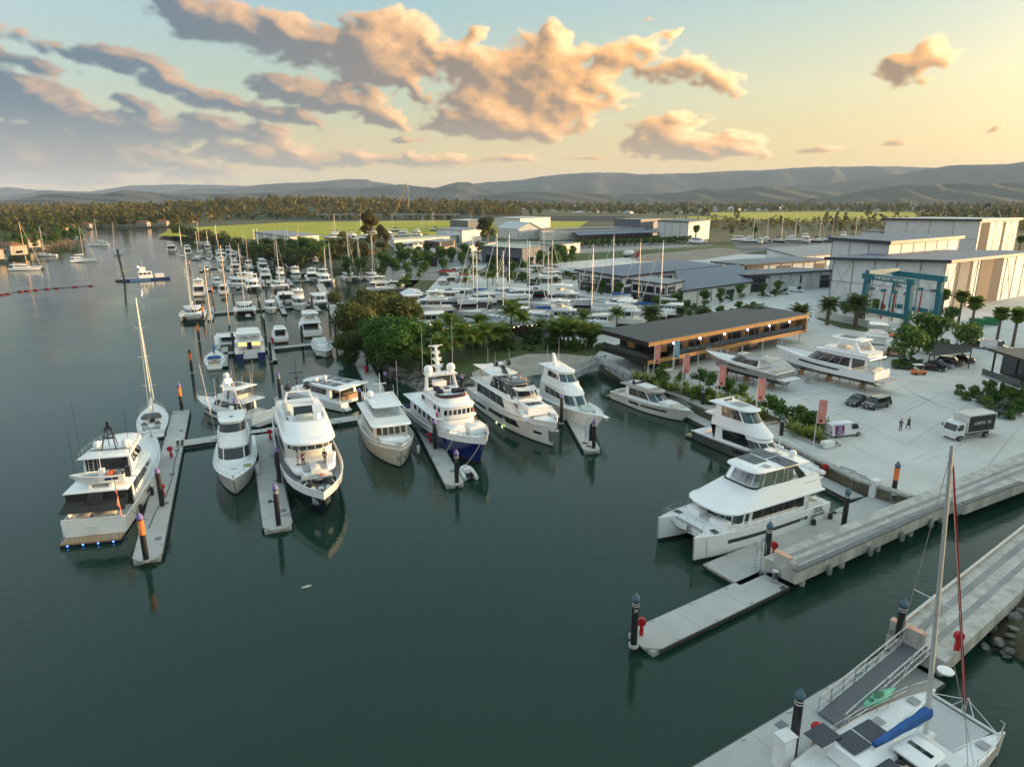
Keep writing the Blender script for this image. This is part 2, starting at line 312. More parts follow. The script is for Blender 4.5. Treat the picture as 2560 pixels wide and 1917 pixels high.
# ================================================================ water, ground, hills, air
def water_mat():
    m=bpy.data.materials.new('river_water'); m.use_nodes=True; N=m.node_tree.nodes; L=m.node_tree.links; b=N['Principled BSDF']
    b.inputs['Roughness'].default_value=.045; b.inputs['IOR'].default_value=1.33; b.inputs['Specular IOR Level'].default_value=.5
    tc=N.new('ShaderNodeTexCoord')
    def nz(scale,det,sx=1,sy=1,rot=0,dist=0):
        mp=N.new('ShaderNodeMapping'); mp.inputs['Scale'].default_value=(sx,sy,1); mp.inputs['Rotation'].default_value=(0,0,rot); L.new(tc.outputs['Object'],mp.inputs[0])
        n=N.new('ShaderNodeTexNoise'); n.inputs['Scale'].default_value=scale; n.inputs['Detail'].default_value=det; n.inputs['Distortion'].default_value=dist; L.new(mp.outputs[0],n.inputs[0]); return n.outputs[0]
    a=nz(.9,4,1,1.9,R(18)); c=nz(3.2,3,1,1.5,R(-30)); big=nz(.012,3,1,1.6,.4,1.); big2=nz(.05,3,1,2,.2,.5)
    mr=N.new('ShaderNodeMapRange'); mr.inputs[1].default_value=.35; mr.inputs[2].default_value=.68; mr.inputs[3].default_value=.22; mr.inputs[4].default_value=1.0; L.new(big,mr.inputs[0])
    mr2=N.new('ShaderNodeMapRange'); mr2.inputs[1].default_value=.35; mr2.inputs[2].default_value=.65; mr2.inputs[3].default_value=.5; mr2.inputs[4].default_value=1.2; L.new(big2,mr2.inputs[0])
    am=N.new('ShaderNodeMath'); am.operation='MULTIPLY'; L.new(mr.outputs[0],am.inputs[0]); L.new(mr2.outputs[0],am.inputs[1])
    s=N.new('ShaderNodeMath'); s.operation='MULTIPLY_ADD'; s.inputs[1].default_value=.35; L.new(c,s.inputs[0]); L.new(a,s.inputs[2])
    bp=N.new('ShaderNodeBump'); bp.inputs['Distance'].default_value=.05; L.new(s.outputs[0],bp.inputs['Height']); L.new(am.outputs[0],bp.inputs['Strength']); L.new(bp.outputs[0],b.inputs['Normal'])
    mx=N.new('ShaderNodeMix'); mx.data_type='RGBA'; mx.inputs[6].default_value=(.010,.034,.023,1); mx.inputs[7].default_value=(.013,.041,.029,1); L.new(big2,mx.inputs[0]); L.new(mx.outputs[2],b.inputs['Base Color']); return m
mw=MB().quad((-3000,-300,0),(700,-300,0),(700,1600,0),(-3000,1600,0)); tag(ob('water',mw,water_mat()),kind='structure')
GRASS=mat('grass',(.075,.105,.022),(.05,.085,.02),scale=.35,rough=.9,bump=.6,bscale=9,det=8)
FIELD=mat('field_grass',(.43,.38,.01),(.28,.28,.01),scale=.018,rough=.95,bump=.8,bscale=1.5,det=8,stretch=(.5,1.6,1))
LAND=mat('scrub_land',(.075,.085,.03),(.05,.06,.022),scale=.03,rough=.95,det=8)
APR=mat('apron_concrete',(.62,.615,.59),(.47,.475,.455),scale=.13,rough=.8,bump=.1,bscale=9,det=12,lo=.3,hi=.72)
ASPH=mat('yard_asphalt',(.14,.15,.16),(.10,.105,.115),scale=.12,rough=.85,bump=.1,bscale=14,det=8)
SAND=mat('sand',(.42,.38,.32),(.30,.275,.23),scale=.3,rough=.95,bump=.3,bscale=4,det=8,stretch=(1,3,1))
MUD=mat('mud_bank',(.10,.085,.05),(.06,.055,.03),scale=.3,rough=.9,bump=.6,bscale=3,det=8)
def xy(p): return (p[0],p[1])
rockW=[P(952,915),P(976,942),P(1011,958),P(1050,979),P(1110,992),P(1190,984)]; rockT=[P(960,905,2),P(985,928,2),P(1005,921,2),P(1050,924,2),P(1100,938,2),P(1180,931,2)]
sandW=[P(1190,984,-.3),P(1250,966,-.3),P(1335,946,-.3),P(1440,940,-.3),P(1512,930,-.3)]; sandT=[P(1180,931,2),P(1245,904,2),P(1317,885,2),P(1403,884,2),P(1497,893,2)]
quayL=[P(1500,905,2),P(1663,975,2),P(1800,1035,2),P(1907,1085,2),P(2017,1134,2),P(2140,1196,2),P(2278,1240,2)]
g=[(300,-200),(60,-60),(47,34),(41,45),(50,57.5),(88,88),(97,100),(78,87),(60,76.5),(49.5,70.6)]
g+=[xy(p) for p in quayL[::-1]]+[xy(p) for p in sandT[::-1]]+[xy(p) for p in rockT[::-1][1:]]
bank=[(-28.5,150),(-36,170),(-45,208),(-50,232),(-38,256),(-38,302),(-60,320),(-92,333),(-107,348),(-160,440),(-228,552),(-294,660),(-376,796),(-418,878),(-500,872),(-540,862),(-447,726),(-378,603),(-366,547),(-360,510),(-363,478),(-430,436),(-720,320),(-1500,150)]
g+=bank+[(-9000,-200),(-12000,15000),(12000,15000),(9000,-200)]
tri=tessellate_polygon([[Vector((x,y,0)) for x,y in g]])
def zflat(): return 2.0
gm=MB(); gm.v=[(x,y,2.) for x,y in g]; gm.f=[tuple(t) for t in tri]; gm.m=[0]*len(gm.f)
# make sure faces look up
def upfix(mb):
    for i,f in enumerate(mb.f):
        a,b,c=[Vector(mb.v[k]) for k in f[:3]]
        if (b-a).cross(c-a).z<0: mb.f[i]=tuple(reversed(f))
upfix(gm); gnd=tag(ob('ground',gm,LAND),kind='structure')
# banks and walls below the ground's edge
i0=g.index(xy(quayL[-1])); i1=g.index(xy(quayL[0]))
def skirt(name,top,out,m,zb=-1.2):
    mb=MB(); b=[(x+o[0],y+o[1],zb) for (x,y),o in zip(top,out)]; mb.loft([[(x,y,2.) for x,y in top],b],closed=False,c0=False,c1=False); return tag(ob(name,mb,m),kind='structure')
pts=[(-26,140)]+bank; skirt('riverbank',[xy(rockT[0])]+bank,[(-2,-2)]+[(-3.5,-1.5)]*13+[(3,-3)]*3+[(4.5,1)]*9,MUD)
mb=MB(); mb.loft([[tuple(p) for p in sandT],[tuple(lerp(a,b,.45)-Vector((0,0,.1))) for a,b in zip(sandT,sandW)],[tuple(p) for p in sandW],[(p.x+1,p.y-5,-1.5) for p in sandW]],closed=False,c0=False,c1=False); upfix(mb); tag(ob('beach',mb,SAND,smooth=60),kind='structure')
mb=MB(); mb.loft([[tuple(p) for p in rockT],[(p.x,p.y,-.4) for p in rockW],[(p.x-.5,p.y-3,-1.5) for p in rockW]],closed=False,c0=False,c1=False); rb=tag(ob('rock_bank',mb,MUD),kind='structure')
mb=MB(); se=[(60,-60),(47,34),(41,45),(50,57.5),(88,88),(97,100)]; mb.loft([[(x,y,2.) for x,y in se],[(x-4.5,y+1.5,-1.) for x,y in se]],closed=False,c0=False,c1=False); rb2=tag(ob('slip_bank',mb,MUD),kind='structure')
# boulders
def rockmesh(seed):
    r=random.Random(seed); mb=MB(); n=7; rings=[]
    for i,(q,h) in enumerate([(.55,-.45),(.98,-.2),(.9,.25),(.5,.5)]):
        rings.append([(q*math.cos(2*pi*k/n)*r.uniform(.75,1.15),q*math.sin(2*pi*k/n)*r.uniform(.75,1.15),h*r.uniform(.75,1.2)) for k in range(n)])
    return mb.loft(rings).mesh('rock')
ROCK=mat('rock',(.20,.19,.165),(.10,.10,.09),scale=1.3,rough=.9,bump=.6,bscale=5,rnd=.6)
RM=[rockmesh(i) for i in range(5)]
def rocks(parent,top,wat,n,s0,s1,seed):
    r=random.Random(seed)
    for i in range(n):
        k=r.random()*(len(top)-1); a=int(k); t=k-a; q=r.random(); p=lerp(lerp(Vector(top[a]),Vector(top[a+1]),t),lerp(Vector(wat[a]),Vector(wat[a+1]),t),q)
        s=r.uniform(s0,s1); o=mkobj('rock',RM[i%5],ROCK,parent,loc=(p.x,p.y,p.z+s*.12)); o.scale=(s*r.uniform(.8,1.4),s,s*r.uniform(.6,1)); o.rotation_euler=(r.uniform(-.4,.4),r.uniform(-.4,.4),r.uniform(0,6.3))
rocks(rb,[p+Vector((0,0,.05)) for p in rockT],[Vector((p.x,p.y,-.3)) for p in rockW],150,.35,.95,3)
rocks(rb2,[Vector((47,34,1.8)),Vector((41,45,1.6)),Vector((50,57,1.8))],[Vector((42,35,-.2)),Vector((36.5,46.5,-.2)),Vector((45,59,-.2))],110,.25,.6,4)
# flat sheets on the ground
def sheet(name,pts,m,z,kind='structure'):
    mb=MB(); t=tessellate_polygon([[Vector((p[0],p[1],0)) for p in pts]]); mb.v=[(p[0],p[1],z) for p in pts]; mb.f=[tuple(q) for q in t]; mb.m=[0]*len(mb.f); upfix(mb); return tag(ob(name,mb,m),kind=kind)
ql=[xy(p+Vector((.25,.12,0))) for p in quayL]
sheet('apron_pavement',[(49.6,70.9),(60,76.8),(78,87.3),(97,100.5),(170,110),(300,140),(330,330),(140,420),(60,430),(20,352),(-20,345),(-30,335),(-31,290),(-31,245),(-30,215),(-20,190),(-6,172),(8,163),(17.5,150)]+ql,APR,2.004)
sheet('boat_yard_pavement',[P(x,y,2) for x,y in [(985,792),(1060,840),(1200,842),(1330,850),(1500,838),(1700,795),(1660,770),(1560,755),(1420,735),(1330,740),(1130,720),(1010,745)]],ASPH,2.008)
sheet('lawn',[P(x,y,2) for x,y in [(1000,915),(1050,923),(1100,936),(1180,929),(1245,902.5),(1317,883.5),(1403,882.5),(1490,888),(1505,868),(1400,858),(1330,852),(1200,850),(1060,858),(985,880)]],GRASS,2.012)
sheet('grass_strip',[P(x,y,2) for x,y in [(2040,797),(2100,820),(2215,838),(2240,828),(2200,815),(2060,785)]],GRASS,2.012)
sheet('access_road',[P(x,y,2) for x,y in [(1290,700),(1500,700),(1560,690),(1330,655),(1220,665),(1190,680)]],ASPH,2.012)
sheet('verge',[P(x,y,2) for x,y in [(1355,640),(1900,606),(1890,620),(1480,650),(1365,660)]],GRASS,2.012)
sheet('far_yard_pavement',[P(x,y,2) for x,y in [(1830,605),(2140,590),(2150,625),(1850,628)]],ASPH,2.02)
sheet('bare_earth',[P(x,y,2) for x,y in [(1560,640),(1800,620),(1905,627),(1750,650),(1600,655)]],mat('bare_earth',(.34,.29,.24),(.25,.19,.14),scale=.1,rough=.95,det=8),2.016)
sheet('shed_yard_pavement',[P(x,y,2) for x,y in [(960,700),(975,640),(1050,628),(1200,604),(1500,604),(1780,612),(1840,640),(1800,665),(1350,700),(1180,700)]],mat('worn_yard',(.27,.275,.275),(.19,.195,.20),scale=.05,rough=.85,det=12),2.0025)
sheet('field',[(-330,640),(-395,800),(-330,1030),(-120,1120),(120,1080),(60,700),(-40,640),(-160,560),(-235,590)],FIELD,2.004)
sheet('field',[(60,1500),(240,1500),(420,1330),(400,1120),(60,1200)],FIELD,2.004)
sheet('field',[(430,1400),(470,1800),(900,1950),(1060,1800),(860,1400),(640,1120),(420,1060)],FIELD,2.004)
sheet('left_bank_lawn',[(-367,508),(-372,547),(-384,600),(-400,602),(-400,500)],GRASS,2.006)
sheet('left_bank_lawn',[(-369,480),(-367,508),(-400,500),(-450,440),(-432,439)],GRASS,2.006)
# hills: each ridge has its own distance, height and depth
HILL=mat('forested_hill',(.035,.045,.02),(.02,.028,.014),scale=.006,rough=1.,det=10,bump=1.,bscale=.02)
def ridge(name,D,prof,depth,seed,back=None):
    r=np.random.default_rng(seed); xs=np.array([p[0] for p in prof]); ys=np.array([p[1] for p in prof]); n=max(60,int((xs[-1]-xs[0])/5)); gx=np.linspace(xs[0],xs[-1],n); gy=np.interp(gx,xs,ys)
    rough=np.cumsum(r.standard_normal(n))*.25; rough-=np.interp(np.arange(n),[0,n-1],[rough[0],rough[-1]]); rough=np.clip(rough,-2.2,2.2)+r.standard_normal(n)*.35
    K=14; rows=[]
    wob=np.cumsum(np.cumsum(r.standard_normal((K,n)),1)*.02,0)
    for k in range(K):
        t=k/(K-1); row=[]
        for i in range(n):
            dd=D-depth*(1-t); u=(gx[i]-1280)/FP; top=PY(gx[i],gy[i]+rough[i],D).z; az=u/ (_c)   # plan direction through the column
            dirx=u/math.hypot(u,_c); X=u/_c*dd; spur=.5+.5*math.sin(gx[i]*.035+seed+2.2*math.sin(gx[i]*.011+seed)); f=t**(1.1+.35*spur); h=2+(top-2)*f*(1-.10*math.sin(t*pi)*(.5+spur))
            row.append((X,dd+ (0 if t in (0,1) else 60*math.sin(gx[i]*.05+k)),max(1.,h)))
        rows.append(row)
    rows.append([(p[0]*1.12,p[1]+depth*.9,1.) for p in rows[-1]])
    mb=MB().loft(rows,closed=False,c0=False,c1=False); upfix(mb); return tag(ob(name,mb,HILL,smooth=70),kind='structure')
ridge('far_mountains',13500,[(-300,480),(0,472),(116,468),(188,475),(300,478),(399,463),(520,461),(640,462),(760,470),(900,480)],2500,1)
ridge('hills',10500,[(-300,486),(0,484),(58,480),(107,491),(140,484),(208,475),(300,482),(420,478),(480,478),(550,471),(640,469),(690,461),(760,456),(812,454),(900,446),(945,447),(958,453),(1000,458),(1013,463),(1080,468),(1150,476),(1250,490)],2600,2)
ridge('hills',9800,[(1130,470),(1198,460),(1233,456),(1280,453),(1332,446),(1390,437),(1453,434),(1540,434),(1569,438.5),(1642,436.5),(1714,434.5),(1786,429),(1858,428),(1920,423),(1978,419.5),(2094,416),(2166,416),(2232,420),(2330,428),(2600,440)],3000,3)
ridge('hills',7600,[(1880,470),(1920,464),(2036,458),(2122,445),(2180,436),(2238,423),(2296,415),(2412,413),(2455,407),(2500,400),(2560,393),(2800,380)],2200,4)
ridge('hills',7000,[(600,492),(690,486),(780,478),(842,472),(930,473),(972,465),(1030,463),(1068,470),(1100,473),(1155,457),(1180,458),(1218,472),(1247,481),(1330,488)],1500,5)
ridge('hills',5600,[(-300,500),(0,497),(58,496),(96,503),(150,496),(174,489),(214,484),(277,486),(330,488),(376,478),(434,481),(463,486),(520,489),(640,484),(720,480),(800,488),(870,492),(990,496)],1300,6)
ridge('hills',5200,[(1180,490),(1280,481),(1367,481),(1480,484),(1529,487),(1600,485),(1679,480),(1731,468),(1790,473),(1858,464),(1930,470),(2030,480),(2100,486)],1200,7)
ridge('hills',4300,[(1980,497),(2036,491),(2094,476),(2180,464),(2296,461),(2412,457),(2500,455),(2560,452),(2800,448)],1100,8)
# low wooded rise behind the fields
def rise(x):
    d=(x+520)/330; e=(x+60)/260
    return 24*math.exp(-d*d)+10*math.exp(-e*e)
mb=MB(); rows=[]
for k in range(9):
    yy=1150+k*110; rows.append([(x,yy,1.5+rise(x)*math.sin(pi*min(1,k/5)*.5)*(1 if k<7 else .7)) for x in range(-1500,421,60)])
mb.loft(rows,closed=False,c0=False,c1=False); upfix(mb); tag(ob('wooded_rise',mb,LAND,smooth=60),kind='structure')
def gz(x,y):
    if 1150<y<2030 and -1500<x<420:
        k=(y-1150)/110; return max(2.,1.5+rise(x)*math.sin(pi*min(1,k/5)*.5))
    return 2.
# the air: pale haze over the whole valley
hz=MB().bx(-16000,16000,-400,17000,-2.5,620); ho=ob('haze',hz,MATS.setdefault('_',None) or GEL); ho.data.materials.clear()
hm=bpy.data.materials.new('haze_air'); hm.use_nodes=True; n=hm.node_tree.nodes; n.clear(); o_=n.new('ShaderNodeOutputMaterial'); v_=n.new('ShaderNodeVolumePrincipled'); v_.inputs['Color'].default_value=(.55,.70,1,1); v_.inputs['Density'].default_value=.00004; v_.inputs['Anisotropy'].default_value=0.
hm.node_tree.links.new(v_.outputs[0],o_.inputs['Volume']); ho.data.materials.append(hm); tag(ho,kind='stuff'); MATS.pop('_')
# ================================================================ docks, piers, piles
HATCH=mat('dock_hatch',(.16,.19,.22),(.13,.155,.18),scale=4,rough=.6)
def dock(A,B,w,label,name='floating_dock',nose=True,z=.55,group=None,side=0,seg=5.5):
    A=Vector((A[0],A[1],0)); B=Vector((B[0],B[1],0)); d=B-A; L=d.length; rz=math.atan2(d.y,d.x)
    t=thing(name,label,'dock',A,rz,group); h=w/2; n=max(1,round(L/seg)); s=L/n; o=side*h
    for i in range(n):
        x0,x1=i*s+.015,(i+1)*s-.015; poly=[(x0,o-h),(x1,o-h),(x1,o+h),(x0,o+h)]
        if i==0 and nose: poly=[(x0,o-h*.45),(x0+h*.7,o-h),(x1,o-h),(x1,o+h),(x0+h*.7,o+h),(x0,o+h*.45)]
        ob('deck_panel',MB().prism(poly,z-.16,z),CONCD,t)
        if w>1.9:
            ob('float',MB().bx(x0+.35,x1-.35,o-h+.12,o+h-.12,-.45,z-.162),CONCS,t)
    st=.9 if nose else 0
    for sg in (-1,1): ob('fender_strip',MB().bx(st,L,o+sg*(h+.06)-.06,o+sg*(h+.06)+.06,z-.34,z-.03),RUBB,t)
    c=MB(); k=3.
    while k<L-1:
        for sg in (-1,1): c.bx(k-.16,k+.16,o+sg*(h-.18)-.05,o+sg*(h-.18)+.05,z+.06,z+.1); c.bx(k-.05,k+.05,o+sg*(h-.18)-.04,o+sg*(h-.18)+.04,z,z+.06)
        k+=4.5
    if c.v: tag(ob('cleats',c,ALU,t),kind='stuff')
    if w>1.9 and seg<6:
        k=4.
        while k<L-3: ob('service_hatch',MB().bx(k,k+.8,o-h+.35,o-h+.95,z,z+.012),HATCH,t); k+=9.
    return t
W1a=P(452,1108,.55); W1b=P(1425,966,.55); wd=(W1b-W1a).normalized()
dock(W1a,W1b,2.6,'long grey walkway pontoon running behind the bow-on yachts','walkway_dock',False)
dock(P(366,1400,.55),P(453,1026,.55),2.6,'pale floating finger dock with the big awning yacht alongside')
dock(P(696,1322,.55),P(655,1080,.55),3.0,'floating finger dock between the sportfishing boat and the superyacht')
dock(P(1139,1212,.55),P(1033,1018,.55),2.4,'floating finger dock beside the blue-hulled trawler yacht')
dock(P(1482,1127,.55),P(1395,978,.55),2.4,'floating finger dock carrying two feather flags')
dock(P(700,990,.55),P(712,1050,.55),2.2,'short finger dock pointing away behind the superyacht')
M0a,M0b=P(957,1003,.55),P(842,790,.55); m0d=(M0b-M0a).normalized(); M0c=M0a+m0d*240
dock(M0a,M0c,3.0,'long main walkway pontoon leading up the river bank','walkway_dock',False)
a6=P(1593,1606,.55); d6=(P(1969.6,1467.5,.55)-P(1624.6,1635,.55)); d6n=d6.normalized(); dock(a6,a6+d6*1.0,3.1,'low floating arm dock ending in the pile marked J6',seg=6.5)
dw=(P(2190,1238,.55)-P(1758,1410,.55))
w6=P(1758,1410,.55); dock(w6,w6+d6n*29,4.3,'wide floating dock beside the big white power catamaran',nose=False,side=-1,seg=6.5)
dock(P(1690,1010,.55),P(2160,1240,.55),2.3,'floating dock running along the foot of the quay wall',nose=False,side=-1)
nd0=P(1740,1911,.55); nd1=P(2199,1637,.55); ndd=(nd1-nd0).normalized()
dock(nd1+ndd*1.,nd0-ndd*16,4.2,'floating dock beside the sailing catamaran with the blue boom cover',nose=False,side=1)
# further walkways up the river with their fingers
def ondir(p,ang,l): return Vector((p[0]+math.cos(ang)*l,p[1]+math.sin(ang)*l,0))
FA=R(112); WA=R(31)
FAR=[]
for i,(px,py,l,nf,lab) in enumerate([(552,884,30,3,'walkway pontoon behind the blue-hulled fishing catamaran'),(521,783,42,4,'second walkway pontoon up the river from the main berths'),(520,716,52,5,'third walkway pontoon up the river, crowded with white boats'),(500,672,60,5,'fourth walkway pontoon up the river, crowded with white boats'),(480,645,66,5,'farthest walkway pontoon along the mangrove bank')]):
    a=P(px,py,.55); b=ondir(a,WA,l); dock(a,b,2.4,lab,'walkway_dock',False); FAR.append((a,b,l))
    for k in range(nf):
        q=a.lerp(b,(k+.08)/nf)
        for s in ((0,1) if i else ((1,) if k!=0 else (0,1))):
            e=ondir(q,FA+(pi if s else 0),13); dock(e,q,1.4,'narrow far finger dock off '+lab.split(',')[0].replace('pontoon','pontoon,'),'finger_dock',False,group='far finger docks',seg=7)
# ---- piles
def pile(x,y,h,cap,band=0,num=None,label='',z=.55,r=.27,group='mooring piles'):
    p=P(x,y,z) if not isinstance(x,Vector) else x
    t=thing('mooring_pile',label,'pile',(p.x,p.y,0),0,group)
    ob('shaft',MB().lathe([(r,-1.5),(r,h)],14),BLACKP,t,smooth=40)
    ob('cap',MB().lathe([(r*1.12,h-.12),(r*1.14,h+.12),(r*1.02,h+.16),(.03,h+.55)],14),cap,t,smooth=40)
    ob('guide_collar',MB().lathe([(r*1.5,.42),(r*1.5,.66),(r*1.1,.66)],12),CONCD,t,smooth=40)
    if band==1: ob('orange_sleeve',MB().lathe([(r*1.04,h-1.75),(r*1.06,h-1.7),(r*1.06,h-.3),(r*1.04,h-.25)],14),ORNG,t,smooth=40)
    if band==2:
        for q in (.35,.55): ob('white_band',MB().lathe([(r*1.03,h-q),(r*1.03,h-q+.07)],14),WHTP,t,smooth=40)
    if num:
        if band==1:
            for k,ch in enumerate(num): text(ch,.42,t,WHTP,(-.02,-r*1.07-.01,h-.55-.42*k))
        else: text(num,.42,t,WHTP,(0,-r-.012,h-.85))
    return t
def row(lst,cap,labs=None):
    for it in lst:
        x,y,h,band,num,lab=it; pile(x,y,h,cap,band,num,lab)
row([(366,1399,5.0,1,'J9C','purple-capped pile with an orange sleeve at the tip of the awning yacht dock'),(406,1266,4.8,0,None,'purple-capped black pile halfway along the awning yacht dock'),(455,1026,4.8,1,'JE','orange-sleeved purple-capped pile at the far end of the left dock'),
 (697,1314,4.9,2,None,'white-banded purple pile at the tip of the dock before the superyacht'),(699,1207,4.8,0,None,'purple pile beside the superyacht bow, second from the dock tip'),(594,1068,4.6,0,None,'purple pile just behind the sportfishing boat tower'),(701,997,4.8,2,None,'tall purple pile on the short dock behind the superyacht mast'),
 (902,1037,4.6,0,None,'purple-capped pile between the solar catamaran and the cream trawler'),(1142,1207,4.4,2,'J','purple pile lettered J at the tip of the blue trawler dock'),(1088,1123,4.5,0,None,'purple pile against the navy hull of the trawler yacht'),(965,985,4.2,0,None,'lone purple pile in the channel behind the cream trawler'),
 (1484,1121,4.5,2,None,'purple pile beside the feather flags at the dock tip'),(1403,1057,4.8,0,None,'purple pile between the two bow-on white motor yachts'),(1388,985,4.6,0,None,'purple pile behind the convertible sport yacht near the gangway'),(1155,1000,4.6,0,None,'purple pile behind the mast of the blue trawler yacht')],PURP)
row([(1584,1611,4.6,2,'J6','blue-capped pile numbered J6 at the end of the arm dock'),(1914,1415,4.7,2,None,'blue-capped pile beside the ladder of the concrete pier end'),(2108,1318,4.6,2,None,'blue-capped pile by the stern of the power catamaran'),(2231,1249,4.8,1,None,'orange-sleeved blue-capped pile at the corner of quay and pier'),
 (1950,1112,4.6,2,None,'blue-capped pile beside the grey flybridge yacht'),(1754,1032,4.6,2,None,'blue-capped pile behind the bow of the silver coupe yacht'),(1607,950,4.4,2,None,'blue-capped pile at the foot of the restaurant gangway'),(1980,1888,5.0,2,None,'large blue-capped pile on the dock near the catamaran stern'),(2238,1638,5.0,2,None,'blue-capped pile at the head of the long aluminium gangway')],BGCAP)
CAPD=mat('dark_cap',(.02,.02,.024),(.03,.03,.034),rough=.5)
row([(480,931,4.8,1,None,'orange-sleeved pile at the tip of the blue-covered sailing yacht dock'),(498,852,4.8,1,None,'orange-sleeved pile behind the blue-covered sailing yacht, farther up river'),(585,880,4.6,0,None,'dark pile on the left of the blue fishing catamaran'),(678,903,4.4,0,None,'dark pile at the dock tip on the right of the blue fishing catamaran'),(663,836,4.4,0,None,'dark pile left of the stern-on pilot cruiser'),
 (756,857,4.4,0,None,'dark pile left of the white stern-on flybridge boat'),(840,842,4.4,0,None,'dark pile where the second walkway meets the main walkway'),(653,787,4.2,0,None,'dark pile left of the small bow-on white sedan boat'),(509,798,4.4,1,None,'orange-sleeved pile by the double-hulled sailing boat'),(876,880,4.6,0,None,'dark pile beside the main walkway under the fig tree'),
 (919,931,4.6,0,None,'dark pile at the near end of the main walkway'),(824,800,4.4,0,None,'dark pile along the main walkway, third from its near end'),(711,764,4.2,0,None,'dark pile between the bow-on cruisers of the second walkway'),(781,771,4.2,0,None,'dark pile right of the bow-on cruiser of the second walkway'),(828,756,4.2,0,None,'dark pile near the inner power catamaran'),
 (645,748,4.2,0,None,'dark pile near the middle of the third walkway'),(585,763,4.2,0,None,'dark pile at the left of the second walkway'),(758,730,4.2,0,None,'dark pile by the third walkway under the bank'),(531,740,4.2,1,None,'orange-sleeved pile far up the river near the stern-on cruisers'),(467,670,4.4,1,None,'left one of the twin orange far piles at the channel edge'),(475,670,4.4,1,None,'right one of the twin orange far piles at the channel edge'),
 (661,682,4.,0,None,'thin dark pile among the crowded fourth walkway boats'),(665,723,4.,0,None,'dark pile left of the inner sailing catamaran'),(793,713,4.,0,None,'dark pile left of the inner power catamaran')],CAPD)
# ---- hose reels, pedestals, cabinets
def reel(x,y,label,z=.55,rz=0):
    p=P(x,y,z); t=thing('fire_hose_reel',label,'hose reel',p,rz,'red dockside hose reels')
    ob('post',MB().bx(-.05,.05,-.05,.05,0,1.5),ALU,t)
    ob('reel_cover',MB().lathe([(.1,-.16),(.34,-.16),(.36,-.1),(.36,.1),(.34,.16),(.1,.16)],14,(0,-.24,1.42),ax='y'),REDP,t,smooth=40)
    ob('extinguisher_bag',MB().lathe([(.02,.2),(.17,.22),(.2,.35),(.17,.75),(.14,.95),(.03,1.0)],10,(.05,-.2,0)),REDP,t,smooth=40)
for it in [(430,1145,'red hose reel on the left dock beside the sailing yacht stern'),(410,1242,'red hose reel behind the second pile of the awning yacht dock'),(677,1101,'red hose reel on the dock between sportfisher and superyacht'),(1022,1034,'red hose reel at the stern of the cream trawler'),(1075,1108,'red hose reel beside the navy trawler hull'),(915,936,'red hose reel at the near end of the main walkway'),
 (1600,1588,'red hose reel beside the J6 pile'),(1930,1392,'red hose reel behind the pile by the concrete pier end'),(2058,1190,'red hose reel on the quayside dock off the grey yacht bow'),(2032,1856,'large red hose reel on the near dock by the catamaran'),(610,897,'small red hose reel by the blue fishing catamaran'),(682,862,'small red hose reel by the stern-on pilot cruiser'),(536,771,'small red hose reel on the second walkway tip')]: reel(it[0],it[1],it[2])
reel(2384,1626,'red hose reel on the end of the second concrete pier',2.2)
def pedestal(x,y,label,z=.55,s=1.,rz=R(31)):
    p=P(x,y,z); t=thing('power_pedestal',label,'pedestal',p,rz,'dock power pedestals')
    ob('body',MB().box((0,0,.55*s),(.42*s,.36*s,1.1*s),tap=.93),ALU,t)
    for k in range(3):
        for j in (-1,1): ob('socket',MB().bx(j*.1*s-.07*s,j*.1*s+.07*s,-.22*s,-.185*s,(.42+.22*k)*s,(.57+.22*k)*s),GLD,t)
    ob('cap',MB().box((0,0,1.14*s),(.5*s,.44*s,.08*s)),WHTP,t)
pedestal(1936,1455,'metal power pedestal with black sockets at the pier end ladder',rz=R(-10)); pedestal(2231,1258,'metal power pedestal at the quay corner under the orange pile',rz=R(-10))
pedestal(446,1118,'small power pedestal where the left dock meets the walkway'); pedestal(790,1500 if 0 else 1052,'small power pedestal on the walkway behind the superyacht')
def cabinet(x,y,w,d,h,label,z=.55,rz=R(25)):
    p=P(x,y,z); t=thing('service_cabinet',label,'cabinet',p,rz); ob('body',MB().box((0,0,h/2),(w,d,h)),WHTP,t); ob('lid',MB().box((0,0,h+.04),(w+.1,d+.1,.08)),WHTP,t); ob('door',MB().bx(-w*.42,w*.42,-d/2-.02,-d/2,.15,h-.12),GEL,t)
    return t
cabinet(2184,1240,.95,.75,2.0,'tall white service cabinet on the dock below the quay corner'); cabinet(1955,1912,1.0,.8,2.2,'white service cabinet on the near dock cut by the picture edge')
# ---- concrete piers
def pier(near,far,label,z=2.2,th=1.15):
    t=thing('concrete_pier',label,'pier'); poly=[(p[0],p[1]) for p in near]+[(p[0],p[1]) for p in far[::-1]]
    n0,n1=Vector((*near[0][:2],0)),Vector((*near[1][:2],0)); f0,f1=Vector((*far[0][:2],0)),Vector((*far[-1][:2],0))
    ob('deck',MB().prism(poly,z-th,z),CONCS,t)
    return t
pn=[P(1992,1432,2.2),P(2385,1258,2.2),P(2414,1262,2.2),P(2560,1208,2.2)]; ax=(pn[1]-pn[0]).normalized(); nr=Vector((-ax.y,ax.x,0))
pn.append(pn[3]+ax*45); pf=[pn[0]+nr*3.4-ax*.3,pn[4]+nr*4.6]
pt=pier(pn,pf,'long concrete runway pier beside the white power catamaran')
mb=MB()
for a,b in ((pn[0],pn[1]),(pn[2],pn[3])):
    d=(b-a); mb.loft([[a-nr*.02+Vector((0,0,.0)),a+nr*.5,a+nr*.5+Vector((0,0,.16)),a+nr*.02+Vector((0,0,.16))],[b-nr*.02,b+nr*.5,b+nr*.5+Vector((0,0,.16)),b+nr*.02+Vector((0,0,.16))]])
ob('kerb',mb,mat('kerb_steel',(.16,.17,.18),(.11,.115,.12),scale=2,rough=.6),pt)
